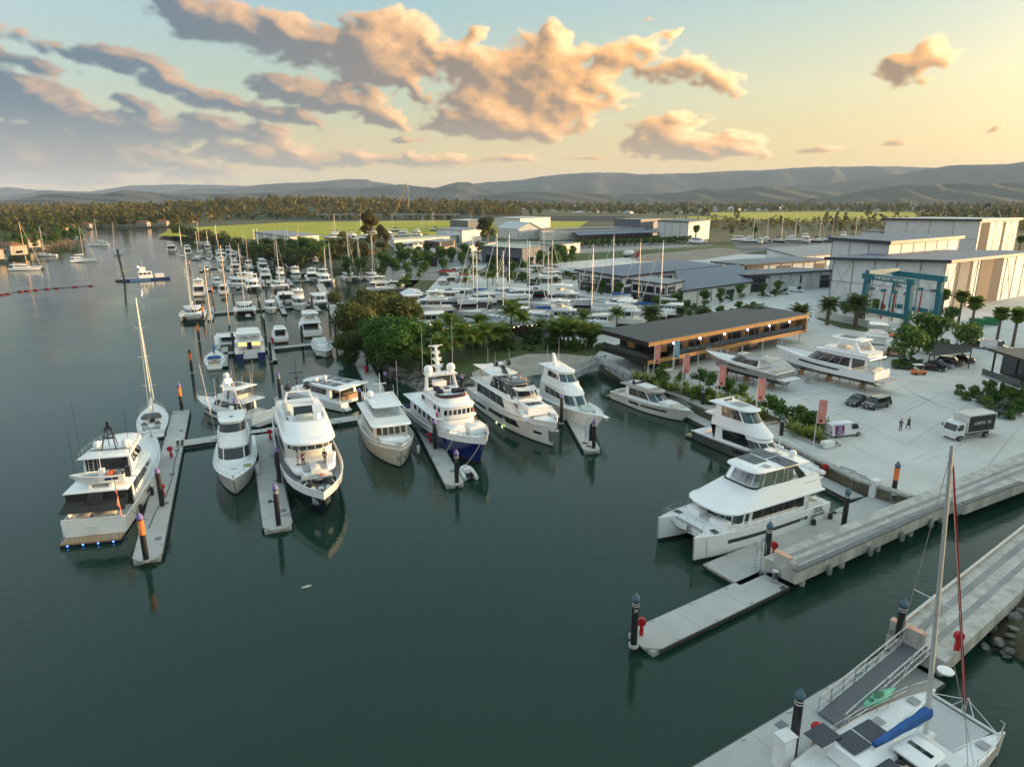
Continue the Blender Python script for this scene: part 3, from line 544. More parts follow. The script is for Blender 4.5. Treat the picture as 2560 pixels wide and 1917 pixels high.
wear=mat('tyre_worn_concrete',(.30,.305,.30),(.22,.225,.225),scale=.35,rough=.85,stretch=(1,1,1),det=8)
def strip(par,a,b,o0,o1,z,m,n): 
    ob(n,MB().add([(a+nr*o0)[:2]+(z,) if 0 else ((a+nr*o0).x,(a+nr*o0).y,z),((b+nr*o0).x,(b+nr*o0).y,z),((b+nr*o1).x,(b+nr*o1).y,z),((a+nr*o1).x,(a+nr*o1).y,z)],[(0,1,2,3)]),m,par)
strip(pt,pn[0]+ax*1.5,pn[4],.9,1.5,2.206,wear,'wheel_track'); strip(pt,pn[0]+ax*1.5,pn[4],2.0,2.5,2.206,wear,'wheel_track')
ob('end_block',MB().box(tuple(pn[0]+nr*1.75+ax*.35+Vector((0,0,.45))),(.5,1.6,.9),rz=math.atan2(ax.y,ax.x)),CONCS,pt); ob('end_block_paint',MB().box(tuple(pn[0]+nr*1.75+ax*.35+Vector((0,0,.925))),(.56,1.66,.06),rz=math.atan2(ax.y,ax.x)),ORFD,pt)
ob('end_block',MB().box(tuple(pn[0]+nr*.7+ax*.35+Vector((0,0,.3))),(.5,.5,.6),rz=math.atan2(ax.y,ax.x)),CONCS,pt)
k=2.
while k<60:
    for o in (.7,2.8): c=pn[0]+ax*k+nr*o; ob('support_pile',MB().lathe([(.3,-2),(.3,1.06)],10,(c.x,c.y,0)),CONCS,pt,smooth=40)
    k+=6.
for k,fx in enumerate((4.5,11,16.5,22,27.5)):
    c=pn[0]+ax*fx-nr*.28; ob('hanging_fender',MB().lathe([(.03,.35),(.22,.45),(.26,.8),(.22,1.3),(.06,1.5)],10,(c.x,c.y,.35)),mat('grey_green_fender',(.22,.26,.24),(.16,.19,.18),rough=.7),pt,smooth=40)
a=pn[0]-ax*.12+nr*3.6
lad=MB()
for o in (0,.5): lad.tube([(a+nr*o-ax*.1)+Vector((0,0,-2.0)),(a+nr*o-ax*.1)+Vector((0,0,1.0)),(a+nr*o+ax*.25)+Vector((0,0,1.3)),(a+nr*o+ax*.5)+Vector((0,0,.9)),(a+nr*o+ax*.5)],.035,5)
for k in range(7): lad.tube([a-ax*.1+Vector((0,0,-1.8+.34*k)),a-ax*.1+nr*.5+Vector((0,0,-1.8+.34*k))],.03,4)
ob('ladder',lad,STEEL,pt)
q0=P(2365,1655,2.2); q1=P(2560,1472,2.2); ax=(q1-q0).normalized(); nr=Vector((-ax.y,ax.x,0)); wq=(P(2262,1548,2.2)-q0).dot(nr)
near2=[q0,q1,q1+ax*40]; far2=[q0+nr*wq,q1+ax*40+nr*wq]; p2=pier(near2,far2,'second concrete pier at the right picture edge with orange end block')
strip(p2,q0+ax*2,q1+ax*40,wq*.62,wq*.76,2.206,wear,'wheel_track'); strip(p2,q0+ax*2,q1+ax*40,wq*.3,wq*.42,2.206,wear,'wheel_track')
ob('guard_rail',MB().tube([(q0+nr*(wq-.15)+Vector((0,0,.25))),(q1+ax*40+nr*(wq-.15)+Vector((0,0,.25)))],.12,6),ALU,p2)
ob('end_block',MB().box(tuple(q0+nr*(wq-1.2)+ax*.5+Vector((0,0,.55))),(.5,2.4,1.1),rz=math.atan2(ax.y,ax.x)),CONCS,p2); ob('end_block_paint',MB().box(tuple(q0+nr*(wq-1.2)+ax*.5+Vector((0,0,1.125))),(.56,2.46,.06),rz=math.atan2(ax.y,ax.x)),ORFD,p2)
for k in range(8):
    for o in (.8,wq-.8): c=q0+ax*(1.5+5*k)+nr*o; ob('support_pile',MB().lathe([(.3,-2),(.3,1.06)],10,(c.x,c.y,0)),CONCS,p2,smooth=40)
# quay wall
qt=thing('quay_wall','weathered concrete quay wall along the paved apron','wall')
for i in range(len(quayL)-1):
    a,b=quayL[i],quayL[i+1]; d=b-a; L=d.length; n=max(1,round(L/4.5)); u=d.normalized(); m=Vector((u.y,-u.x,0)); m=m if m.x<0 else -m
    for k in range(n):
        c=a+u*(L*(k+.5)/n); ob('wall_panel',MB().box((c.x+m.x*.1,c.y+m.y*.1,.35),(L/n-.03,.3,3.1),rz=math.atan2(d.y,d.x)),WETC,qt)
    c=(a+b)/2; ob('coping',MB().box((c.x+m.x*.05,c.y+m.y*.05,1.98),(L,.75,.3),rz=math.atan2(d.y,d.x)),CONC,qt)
a,b=Vector((42,71.5,0)),Vector((97,100,0)); 
mb=MB(); e=[(quayL[-1].x,quayL[-1].y),(49.5,70.4),(60,76.3),(78,86.8),(97,99.8)]; mb.loft([[(x,y,2.003) for x,y in e],[(x+.3,y-.3,-1.5) for x,y in e]],closed=False,c0=False,c1=False); ob('slip_wall',mb,CONCS,qt)
# gangways
def gangway(A,B,w,label,h=1.05):
    A,B=Vector(A),Vector(B); d=B-A; L=math.hypot(d.x,d.y); rz=math.atan2(d.y,d.x); t=thing('gangway',label,'gangway',A,rz); sl=d.z/L
    f=lambda x,y,z:(x,y,z+sl*x)
    ob('walking_deck',MB().loft([[f(0,-w/2,0),f(0,w/2,0),f(0,w/2,-.12),f(0,-w/2,-.12)],[f(L,-w/2,0),f(L,w/2,0),f(L,w/2,-.12),f(L,-w/2,-.12)]]),mat('gangway_grating',(.17,.18,.19),(.12,.125,.13),scale=8,rough=.5,metal=.5),t)
    n=max(3,round(L/1.3))
    for s in (-1,1):
        y=s*(w/2+.06); m=MB(); m.tube([f(0,y,h),f(L,y,h)],.055,6); m.tube([f(0,y,-.02),f(L,y,-.02)],.06,6); m.tube([f(0,y,h*.55),f(L,y,h*.55)],.025,4)
        for k in range(n+1):
            x=L*k/n; m.tube([f(x,y,0),f(x,y,h)],.035,4)
            if k<n: m.tube([f(x,y,0 if k%2 else h),f(L*(k+1)/n,y,h if k%2 else 0)],.03,4)
        ob('truss_rail',m,ALU,t)
    return t
gangway(P(2302,1608,2.25),P(2076,1800,.75),1.7,'long aluminium truss gangway down to the catamaran dock',1.2)
gangway(P(1497,908,2.3),P(1395,962,.7),1.6,'aluminium gangway leading left from the restaurant corner')
gangway(P(1520,918,2.3),P(1640,992,.7),1.6,'aluminium gangway leading right from the restaurant corner')
gangway(P(795,668,2.2),P(735,690,.7),1.6,'far aluminium gangway down from the wooded bank'); gangway(P(1010,690,2.2),P(955,700,.7),1.6,'aluminium gangway behind the inner moored catamarans')

for i,(x,y,lab) in enumerate([(1958,1472,'black rope coil on the arm dock beside the pedestal'),(2085,1283,'black rope coil on the wide dock by the catamaran stern'),(676,1255,'dark rope coil on the dock before the superyacht'),(1080,1140,'tan rope coil on the dock beside the blue trawler yacht'),(1985,1150,'dark rope coil on the quayside dock')]):
    p_=P(x,y,.56); t=thing('rope_coil',lab,'rope',p_); mb=MB(); mb.tube([(.32*(1-.04*k)*math.cos(k*.8),.32*(1-.04*k)*math.sin(k*.8),.03+.012*k) for k in range(22)],.035,5); ob('coil',mb,ROPE if 'tan' in lab else ROPED,t); ob('loose_end',MB().tube([(.3,0,.03),(.7,.2,.03),(1.,.05,.03)],.03,4),ROPE if 'tan' in lab else ROPED,t)
t=thing('shore_power_cable','dark shore power cable lying along the awning yacht dock','cable'); ob('cable',MB().tube([P(446,1120,.6),P(438,1150,.58),P(430,1195,.58),P(415,1240,.58),P(398,1262,.58),P(384,1290,.58),P(372,1320,.6)],.04,5),ROPED,t)
# ================================================================ boat kit: local +X = bow, Z = 0 the waterline
NS,NN=4,10
def outl(xa,xf,w,wf,nr,e=2.5):
    q=[]; xs=xf-nr
    for k in range(NS): t=k/(NS-1); q.append((lerp(xa,xs,t),lerp(w,wf,t)))
    for k in range(1,NN):
        a=pi*k/NN; cx,sy=math.sin(a),math.cos(a); q.append((xs+nr*abs(cx)**(2/e),wf*(1 if sy>0 else -1)*abs(sy)**(2/e)))
    return q+[(x,-y) for x,y in q[:NS][::-1]]
class Boat:
    def __init__(s,name,label,cat,loc,head,group=None,z=0.):
        s.r=thing(name,label,cat,(loc[0],loc[1],z),head,group)
    def part(s,n,mb,m,sm=None,par=None): return ob(n,mb,m,par or s.r,sm)
    # ---- hull
    def hull(s,L,B,fs,fb,side=GEL,boot=BOOT,tw=.88,rake=None,tm=.42,fine=2.3,flare=1.5,dep=.8,bulw=.35,deck=DECKW,upper=None,split=.75,boot_h=.16,plat=1.2,platm=TEAK,yo=0.,name='hull',wlf=.9,sp=1.7,ns=18,stem=.05,cap=None,wpow=1.65,tr=0.):
        rake=L*.09 if rake is None else rake; s.L,s.B=L,B
        def prof(t,p): return (tw+(1-tw)*math.sin(pi/2*t/tm)) if t<tm else max(0.,1-((t-tm)/(1-tm))**p)
        def pt(t,h,sg):
            zs=fs+(fb-fs)*t**sp; bd=max(stem,B/2*prof(t,fine)); bw=max(stem*.8,B/2*wlf*prof(t,wpow))
            x=t*L-rake*(1-h)*t**5+tr*(1-h)*(1-t)**6; 
            if h>=0: return Vector((x,yo+sg*(bw+(bd-bw)*h**flare),boot_h+(zs-boot_h)*h))
            return Vector((t*L-rake*(1-h*.6)*t**5,yo+sg*bw*(1+h*.35),boot_h+h*(dep+boot_h)*.6)) if h>-.9 else Vector((t*L-rake*1.8*t**4-(L*.02),yo,-dep))
        s.pt=pt; hs=[1,.88,split,.5,.25,.1,0,-.4,-1]; ts=[(i/(ns-1)) for i in range(ns)]; ts=[t if t<.6 else .6+.4*(1-(1-(t-.6)/.4)**1.6) for t in ts]
        rings=[[pt(t,h,1) for h in hs]+[pt(t,h,-1) for h in hs[-2::-1]] for t in ts]
        n=len(rings[0]); st=[]
        for k in range(n):
            a=k if k<8 else n-2-k; a=a if k<n-1 else 9
            st.append(1 if a>=6 and a<9 else (2 if upper and a<2 else 0))
        mb=MB().loft(rings,closed=False,c0=True,c1=False,strip=st); s.hl=s.part(name,mb,[side,boot,upper or side],40)
        # drop the closing strip over the deck opening: the deck closes it
        dk=[]
        for t in ts:
            e=pt(t,1,1); e2=pt(t,1,-1); hw=(e.y-e2.y)/2; c=(e.y+e2.y)/2; w=max(.004,hw-.1); w2=max(.003,hw-.12); zz=e.z+.012
            dk.append([(e.x,c+hw,zz-.01),(e.x,c+w,zz+.02),(e.x-(.05 if t>.9 else 0),c+w2,zz-bulw),(e.x-(.05 if t>.9 else 0),c,zz-bulw+.04),(e.x-(.05 if t>.9 else 0),c-w2,zz-bulw),(e.x,c-w,zz+.02),(e.x,c-hw,zz-.01)])
        # the hull loft is closed over the deck, so lift the well clear of it only when it has one
        s.part('deck',MB().loft(dk,closed=False,c0=False,c1=False,strip=[0,0,1,1,0,0]),[cap or side,deck],40)
        s.zs=lambda t: fs+(fb-fs)*t**sp
        if plat: s.part('swim_platform',MB().bx(-plat,-.003,-B/2*tw*.92,B/2*tw*.92,.28,.44),[platm])
        return s
    def edge(s,t,sg,dz=0.,dy=0.,h=1.): p=s.pt(t,h,sg).copy(); p.z+=dz; p.y-=sg*dy; return p
    def hwin(s,t0,t1,h0,h1,m=GLD,sides=(1,-1),name='hull_window',n=6,off=.018,slant=0.):
        for sg in sides:
            lo=[];hi=[]
            for k in range(n+1):
                t=lerp(t0,t1,k/n); tt=lerp(t0+slant,t1+slant,k/n); a=s.pt(t,h0,sg); b=s.pt(tt,h1,sg); o=Vector((0,sg*off,0)); lo.append(a+o); hi.append(b+o)
            o=Vector((0,-sg*off*2.2,0)); mb=MB(); mb.loft([lo,hi,[p+o for p in hi],[p+o for p in lo]],closed=False,c0=False,c1=False)
            mb.add([*lo,*hi],[tuple(range(n+1))] if 0 else []); s.part(name,mb,m)
    # ---- superstructure
    def house(s,name,z0,z1,xa,xf,w,wf,nr,rf=1.,ra=0.,tum=.15,m=GEL,e=2.5,par=None,drop=0.,hollow=False):
        lv=[(z0,outl(xa,xf,w,wf,nr,e)),(z1,outl(xa+ra,xf-rf,w-tum,wf-tum,max(.15,nr-.1),e))]
        lv=(lv[0],lv[1],drop)
        a=[(x,y,z0) for x,y in lv[0][1]]; b=[(x,y,z1-drop*max(0,(x-xa)/(xf-xa))) for x,y in lv[1][1]]
        if not hollow: o=s.part(name,MB().loft([a,b],c0=False),m,35,par)
        return lv
    def lvp(s,lv,i,f):
        (z0,a),(z1,b),dr=lv; xa=b[0][0]; xf=max(p[0] for p in b); k=int(min(len(a)-2,math.floor(i))); t=i-k
        def g(o): return lerp(o[k][0],o[k+1][0],t),lerp(o[k][1],o[k+1][1],t)
        A=g(a);Bq=g(b); zt=z1-dr*max(0,(Bq[0]-xa)/(xf-xa+1e-6)); return Vector((lerp(A[0],Bq[0],f),lerp(A[1],Bq[1],f),lerp(z0,zt,f)))
    def win(s,lv,f0,f1,part,n=3,gap=.06,a=0.,b=1.,m=GLD,off=.02,name='window',par=None,slant=0.,taper=0.):
        lo,hi={'P':(0,NS-1),'F':(NS-1,NS-1+NN),'S':(2*NS+NN-3+1-0,NS-1+NN)}[part]
        if part=='S': lo,hi=(len(lv[0][1])-1,NS-1+NN)
        out=[]
        # arc length table along the middle
        K=40; ps=[s.lvp(lv,lerp(lo,hi,k/K),.5) for k in range(K+1)]; cum=[0.]
        for k in range(K): cum.append(cum[-1]+(ps[k+1]-ps[k]).length)
        T=cum[-1]
        def at(u):
            d=max(0,min(1,u))*T
            for k in range(K):
                if cum[k+1]>=d-1e-9: return lerp(lo,hi,(k+(d-cum[k])/(cum[k+1]-cum[k]+1e-9))/K)
            return hi
        sp=(b-a)/n; gp=gap/T/2
        for j in range(n):
            u0,u1=a+sp*j+gp,a+sp*(j+1)-gp; m_=max(3,int(18/n)) if part=='F' else 3; A=[];B_=[]
            for k in range(m_+1):
                u=lerp(u0,u1,k/m_); tt=(u-a)/(b-a); fa=f0+taper*tt*(f1-f0)*.0; fb=lerp(f1,lerp(f1,f0,taper),tt); p=s.lvp(lv,at(u),fa); q=s.lvp(lv,at(u+slant/T),fb); A.append(p);B_.append(q)
            d=A[-1]-A[0]; nrm=Vector((d.y,-d.x,0)).normalized(); cen=Vector((sum(x for x,_ in lv[0][1])/len(lv[0][1]),0,0)); mid=A[len(A)//2]
            if nrm.dot(Vector((mid.x-cen.x,mid.y,0)))<0: nrm=-nrm
            def ofs(pl,o):
                r=[]
                for i in range(len(pl)):
                    dd=pl[min(i+1,len(pl)-1)]-pl[max(i-1,0)]; q=Vector((dd.y,-dd.x,0)).normalized(); q=q if q.dot(nrm)>0 else -q; r.append(pl[i]+q*o)
                return r
            Ao,Bo=ofs(A,off),ofs(B_,off); mb=MB().loft([ofs(A,-.02),Ao,Bo,ofs(B_,-.02)],closed=False,c0=False,c1=False)
            ca=[A[0],Ao[0],Bo[0],B_[0]]; cb=[A[-1],Ao[-1],Bo[-1],B_[-1]]; mb.add(ca,[(0,1,2,3)]); mb.add(cb,[(3,2,1,0)])
            out.append(s.part(name,mb,m,30,par))
        return out
    def roof(s,name,z,xa,xf,w,wf,nr,th=.16,m=GEL,e=2.5,cam=.08,par=None,drop=0.,lip=.12):
        def R_(i,zz,o): return [(x,y,zz-drop*(x-xa)/(xf-xa)) for x,y in outl(xa+o,xf-o,w-o,wf-o,max(.1,nr-o*.5),e)]
        return s.part(name,MB().loft([R_(0,z,lip),R_(0,z+th*.4,0),R_(0,z+th*.8,.04),R_(0,z+th+cam*.4,lip*1.6),R_(0,z+th+cam,min(w,wf)*.5)]),m,35,par)
    def rail(s,t0,t1,h=.8,n=8,m=STEEL,r=.028,inset=.1,name='bow_rail',wrap=True,mid=True,sides=(1,-1)):
        mb=MB(); tops=[]
        for sg in sides:
            path=[]
            for k in range(n+1):
                t=lerp(t0,t1,k/n); p=s.edge(t,sg,.0,min(inset,abs(s.pt(t,1,sg).y)*.8)); q=p+Vector((0,0,h if k>0 else 0)); path.append(q)
                if k: mb.tube([p,q],r*.8,4)
            tops.append(path)
        if wrap and len(tops)==2: mb.tube(tops[0]+tops[1][::-1],r,5)
        else:
            for p in tops: mb.tube(p,r,5)
        if mid:
            for p in tops: mb.tube([q-Vector((0,0,h*.5)) for q in p[1:]],r*.6,4)
        return s.part(name,mb,m)
    def path_rail(s,pts,h=.8,m=STEEL,r=.025,name='guard_rail',step=1.2,mid=1):
        mb=MB(); pts=[Vector(p) for p in pts]; up=Vector((0,0,h)); mb.tube([p+up for p in pts],r,5)
        for j in range(mid): mb.tube([p+up*(j+1)/(mid+1) for p in pts],r*.6,4)
        for a,b in zip(pts,pts[1:]):
            n=max(1,round((b-a).length/step))
            for k in range(n): q=a.lerp(b,k/n); mb.tube([q,q+up],r*.8,4)
        mb.tube([pts[-1],pts[-1]+up],r*.8,4); return s.part(name,mb,m)
    def dome(s,x,y,z,r=.35,m=GEL,name='radar_dome'): return s.part(name,MB().lathe([(r*.55,0),(r*.6,r*.25),(r*.95,r*.45),(r,r*.9),(r*.88,r*1.4),(r*.55,r*1.75),(.02,r*1.88)],12,(x,y,z)),m,50)
    def pole(s,x,y,z,h,r=.03,m=WHTP,name='antenna',lean=(0,0),par=None): return s.part(name,MB().tube([(x,y,z),(x+lean[0],y+lean[1],z+h)],r,5,r2=r*.5),m,par=par)
    def box(s,name,x0,x1,y0,y1,z0,z1,m,tap=1.,par=None): return s.part(name,MB().box(((x0+x1)/2,(y0+y1)/2,(z0+z1)/2),(x1-x0,y1-y0,z1-z0),tap=tap),m,par=par)
    def cush(s,name,x0,x1,y0,y1,z0,z1,m=CUSH):
        c=.08; mb=MB(); mb.loft([[(x0,y0,z0),(x1,y0,z0),(x1,y1,z0),(x0,y1,z0)],[(x0,y0,z1-c),(x1,y0,z1-c),(x1,y1,z1-c),(x0,y1,z1-c)],[(x0+c,y0+c,z1),(x1-c,y0+c,z1),(x1-c,y1-c,z1),(x0+c,y1-c,z1)]]); return s.part(name,mb,m,50)
    def fender(s,x,y,z,m=WHTP,r=.2,h=.9): return s.part('fender',MB().lathe([(.02,0),(r*.8,.06),(r,.2),(r,h-.2),(r*.8,h-.06),(.03,h)],10,(x,y,z)),m,50)
    def line(s,a,b,m=ROPE,sag=.3,r=.03):
        a,b=Vector(a),Vector(b); return s.part('mooring_line',MB().tube([a.lerp(b,k/6)-Vector((0,0,sag*4*(k/6)*(1-k/6))) for k in range(7)],r,4),m)
    def world(s,x,y,z): 
        c,q=math.cos(s.r.rotation_euler[2]),math.sin(s.r.rotation_euler[2]); l=s.r.location; return Vector((l[0]+x*c-y*q,l[1]+x*q+y*c,l[2]+z))
    def local(s,w):
        c,q=math.cos(s.r.rotation_euler[2]),math.sin(s.r.rotation_euler[2]); l=s.r.location; dx,dy=w[0]-l[0],w[1]-l[1]; return Vector((dx*c+dy*q,-dx*q+dy*c,w[2]-l[2]))
    # ---- sailing rig
    def rig(s,x,z,h,bow,stern,B,boom=4.5,m=MASTM,cover=None,r=.12,rake=0.,spreads=2,jib=None,wire=.016,det=True,boomz=1.6):
        top=Vector((x-rake,0,z+h)); mast=s.part('mast',MB().tube([(x,0,z),(x-rake*.5,0,z+h*.5),top],r,7,r2=r*.6),m,50)
        w=MB(); w.tube([top,bow],wire,3); w.tube([top,stern],wire,3) if stern else None
        for k in range(1,spreads+1):
            f=k/(spreads+1); zz=z+h*f; sw=B*.24*(1.05-.35*f)
            for sg in (1,-1): s.part('spreader',MB().tube([(x-rake*f,0,zz),(x-rake*f-.15,sg*sw,zz+.08)],.035,4),m,par=mast)
        for sg in (1,-1):
            base=Vector((x-.5,sg*B*.46,z-.4)); pth=[base]+[Vector((x-rake*k/(spreads+1)-.15,sg*B*.24*(1.05-.35*k/(spreads+1)),z+h*k/(spreads+1)+.08)) for k in range(1,spreads+1)]+[top-Vector((0,0,h*.03))]
            w.tube(pth,wire,3)
            if det: w.tube([Vector((x+.4,sg*B*.44,z-.4)),Vector((x-rake*.4,0,z+h*.5))],wire,3)
        s.part('rigging',w,WIRE)
        if jib: s.part('furled_jib',MB().tube([Vector(bow).lerp(top,.03),Vector(bow).lerp(top,.5),Vector(bow).lerp(top,.93)],.11,6,r2=.05),jib,50)
        if boom:
            b0=Vector((x-.15,0,z+boomz)); b1=Vector((x-boom,0,z+boomz+.15)); s.part('boom',MB().tube([b0,b1],.09,6),m)
            if cover:
                mb=MB(); rr=[]
                for k in range(9):
                    t=k/8; c=b0.lerp(b1,t*.97); hh=lerp(1.0,.4,t)*(1+.08*math.sin(k*2.3)); ww=lerp(.3,.18,t); rr.append([(c.x,c.y+ww*math.cos(a)*(1+.1*math.sin(k*1.7+a)),c.z+.12+hh*.5*math.sin(a)+hh*.28) for a in [2*pi*q/10 for q in range(10)]])
                s.part('sail_cover',mb.loft(rr),cover,60)
        return top
# ================================================================ the yachts in the foreground berths
def at_bow(bow,L,head): return (bow[0]-math.cos(head)*L,bow[1]-math.sin(head)*L)
def headof(a,b): return math.atan2(b[1]-a[1],b[0]-a[0])
PERSON_TODO=[]
# --- the awning yacht, stern towards us
S=P(240,1346); Bw=P(378,1078,3.8); hd=headof(S,Bw); L=(Vector((S.x,S.y))-Vector((Bw.x,Bw.y))).length
b=Boat('motor_yacht','large white motor yacht seen from astern with black awnings and a tender on deck','yacht',S,hd); bA=b
b.hull(L,6.3,2.0,3.6,rake=2.4,tw=.95,bulw=.5,plat=1.5,dep=1.,upper=GEL,fine=2.6,deck=DECKW); b.rail(.55,.99,.7,9)
b.hwin(.35,.42,.45,.62); b.hwin(.5,.56,.45,.62)
lv=b.house('saloon',1.6,4.3,4.6,18.,2.75,2.3,4.5,rf=3.,tum=.1); b.win(lv,.45,.85,'P',5,a=.1,b=.95); b.win(lv,.45,.85,'S',5,a=.1,b=.95); b.win(lv,.5,.9,'F',4)
b.roof('boat_deck',4.3,1.9,14.5,3.1,2.9,3.,.22); b.box('aft_bulkhead',4.5,4.6,-2.6,2.6,1.6,4.3,GLD)
lv=b.house('sky_lounge',4.55,6.7,6.4,14.6,2.5,2.1,3.5,rf=2.4,tum=.25); b.win(lv,.35,.85,'P',3,a=.3,b=.95); b.win(lv,.35,.85,'S',3,a=.3,b=.95); b.win(lv,.35,.9,'F',4)
b.box('aft_window',6.3,6.38,-2.1,.9,4.7,6.45,GLD); b.box('aft_doorway',6.3,6.38,1.0,2.1,4.7,6.5,BLACKP); mb=MB()
for y in (1.25,1.75): mb.tube([(5.9,y,4.55),(6.1,y,6.7)],.03,4)
for k in range(6): mb.tube([(5.92+.03*k,1.25,4.9+.32*k),(5.92+.03*k,1.75,4.9+.32*k)],.025,4)
b.part('ladder',mb,STEEL); b.roof('hardtop',6.7,5.6,14.0,2.65,2.2,3.2,.2)
for y in (-1.55,1.35): b.dome(8.4,y,6.95,.52)
mb=MB()
for y in (-.75,.75): mb.tube([(7.6,y,6.95),(8.3,y*.3,9.6)],.07,5); mb.tube([(9.2,y*.6,6.95),(8.3,y*.3,9.6)],.05,5)
mb.box((8.3,0,9.3),(.5,.9,.1)); mb.box((8.3,0,9.75),(.2,.25,.7)); mb.box((8.3,0,8.2),(.6,1.,.08)); b.part('mast',mb,BLACKP); b.part('mast_bar',MB().tube([(7.7,-2.2,7.05),(7.7,2.0,7.05)],.05,5),BLACKP)
b.pole(6.5,2.5,6.8,6.5,.025,BLACKP); b.pole(6.5,-2.4,6.8,5.2,.025,BLACKP); b.pole(5.5,3.,4.5,6,.025,BLACKP)
b.path_rail([(6.,2.5,6.93),(9,2.4,6.93),(12.6,1.8,6.93)],.55); b.path_rail([(6.,-2.5,6.93),(9,-2.4,6.93),(12.6,-1.8,6.93)],.55)
b.box('awning_screen',1.95,2.05,-2.9,2.9,3.2,4.25,BLKC); mb=MB().loft([[(1.9,-3.,3.5),(1.9,3.,3.5),(1.9,3.,3.45),(1.9,-3.,3.45)],[(.1,-3.1,3.0),(.1,3.1,3.0),(.1,3.1,2.95),(.1,-3.1,2.95)]]); b.part('sun_awning',mb,BLKC); b.part('awning_flap',MB().loft([[(1.8,-.7,4.4),(1.8,.7,4.4),(1.75,.7,4.4),(1.75,-.7,4.4)],[(1.2,-.75,3.42),(1.2,.75,3.42),(1.15,.75,3.38),(1.15,-.75,3.38)]]),BLKC)
b.box('transom_bulwark',.02,.3,-2.95,2.95,.5,2.3,GEL); b.box('transom_door',-.06,.02,-.5,.6,.5,1.5,DECKW); b.cush('cockpit_sofa',1.,1.9,-1.8,.3,1.55,2.2); b.cush('cockpit_sofa',1.,1.9,.6,1.9,1.55,2.2); b.box('cockpit_table',2.4,3.6,-.8,.8,2.1,2.2,TEAK)
b.path_rail([(-1.4,-2.7,.45),(-1.4,-1.0,.45)],.6,step=.8); b.path_rail([(-1.4,1.0,.45),(-1.4,2.7,.45)],.6,step=.8)
BLUEL=mat('underwater_light',(.05,.1,.5),emis=(.08,.22,1.,2.5))
for y in (-2.1,-.7,.7,2.1): b.part('underwater_light',MB().lathe([(.02,-.03),(.09,-.02),(.09,.02)],8,(-1.53,y,.2),ax='x'),BLUEL)
b.box('stern_skirt',-1.5,-.0,-2.8,2.8,-.3,.26,NAVY2)
b.part('flag_staff',MB().tube([(.2,-2.7,2.2),(-.9,-2.9,6.6)],.04,5),ALU); mb=MB(); rr=[]
for k in range(7): t=k/6; x=-.75-.9*t; z=5.9-2.6*t; rr.append([(x+.1*math.sin(k*1.5),-2.85-.3*t+.12*math.sin(k*2.1),z),(x+.05,-2.95-.4*t,z-1.15+.5*t)])
b.part('flag',mb.loft(rr,closed=False,c0=False,c1=False),mat('orange_flag',(.75,.16,.04),(.5,.2,.2),rough=.8)); b.fender(9,-3.25,.5,BLACKP,.22,1.1); b.fender(4.5,-3.25,.4,BLACKP,.22,1.1)
for k in range(4): b.line(b.edge(.1+.28*k,-1,-.3),b.local(P(371-2*k,1300-62*k,.6)),ROPED,.2,.025)
# tender carried athwart on the boat deck
tp=b.world(3.3,0,5.05); t=Boat('tender','small white tender with blue emblem carried across the awning yacht boat deck','dinghy',(tp.x,tp.y),hd+pi/2+R(4),z=5.1)
t.r.location=(b.world(3.4,-2.6,0)).xy.to_3d()+Vector((0,0,5.1)); t.hull(5.2,1.9,.75,1.0,rake=.7,bulw=.35,plat=0,dep=.35,deck=DECKG,boot=GEL,boot_h=.05); t.box('console',1.9,2.4,-.3,.3,.5,1.35,GEL); t.cush('seat',1.1,1.6,-.6,.6,.5,.95,mat('orange_vinyl',(.8,.13,.02),rough=.6)); t.cush('seat',.3,.8,-.7,.7,.5,.9,GREYC); t.box('outboard',-.5,-.05,-.2,.2,.2,1.3,BLACKP); t.hwin(.22,.34,.35,.75,NAVY,name='blue_emblem'); t.hwin(.1,.2,.35,.75,BLACKP,name='black_emblem'); [t.part('cradle',MB().bx(x,x+.3,-.8,.8,-.5,-.1),GEL) for x in (1.2,3.2)]; t.pole(2.2,0,1.2,1.6,.05)
# --- sailing yacht beyond it
S=P(381,1097); Bw=P(377,1013,1.6); hd=headof(S,Bw)+R(-2); b=Boat('sailing_yacht','white sailing yacht with tall bare mast beside the left dock','sailing yacht',S,hd); bS=b
b.hull(14.5,4.4,1.15,1.6,rake=1.6,tw=.8,bulw=.1,plat=.5,dep=1.2,platm=GEL,fine=2.0,wpow=1.6); b.rail(.6,.99,.6,7,r=.018)
lv=b.house('coachroof',1.1,1.75,4.8,10.5,1.4,.8,2.5,rf=1.5,tum=.2); b.win(lv,.3,.8,'P',3,a=.2,b=.9); b.win(lv,.3,.8,'S',3,a=.2,b=.9)
b.roof('sprayhood',1.9,4.0,5.8,1.45,1.3,.9,.5,GREYC); b.box('cockpit_well',.9,3.8,-1.2,1.2,1.08,1.12,DECKG); 
for y in (-.9,.9): b.part('helm_wheel',MB().lathe([(.42,-.03),(.46,0),(.42,.03)],14,(1.7,y,1.75),ax='x'),STEEL); b.box('helm_pedestal',1.75,2.,y-.15,y+.15,1.1,1.7,GEL)
for y in (-1.35,1.35): b.box('coaming',.6,4.,y-.15,y+.15,1.1,1.45,GEL)
b.box('companionway',4.6,4.8,-.35,.35,1.2,1.9,BLACKP); b.rig(8.3,1.6,18.2,Vector((14.2,0,1.8)),Vector((.3,0,1.3)),4.4,5.2,r=.14,rake=.4,spreads=3,cover=WHTC,jib=WHTC)
b.line(b.edge(.1,-1),b.local(P(415,1100,.6)),ROPED); b.line(b.edge(.9,-1),b.local(P(440,1035,.6)),ROPED)
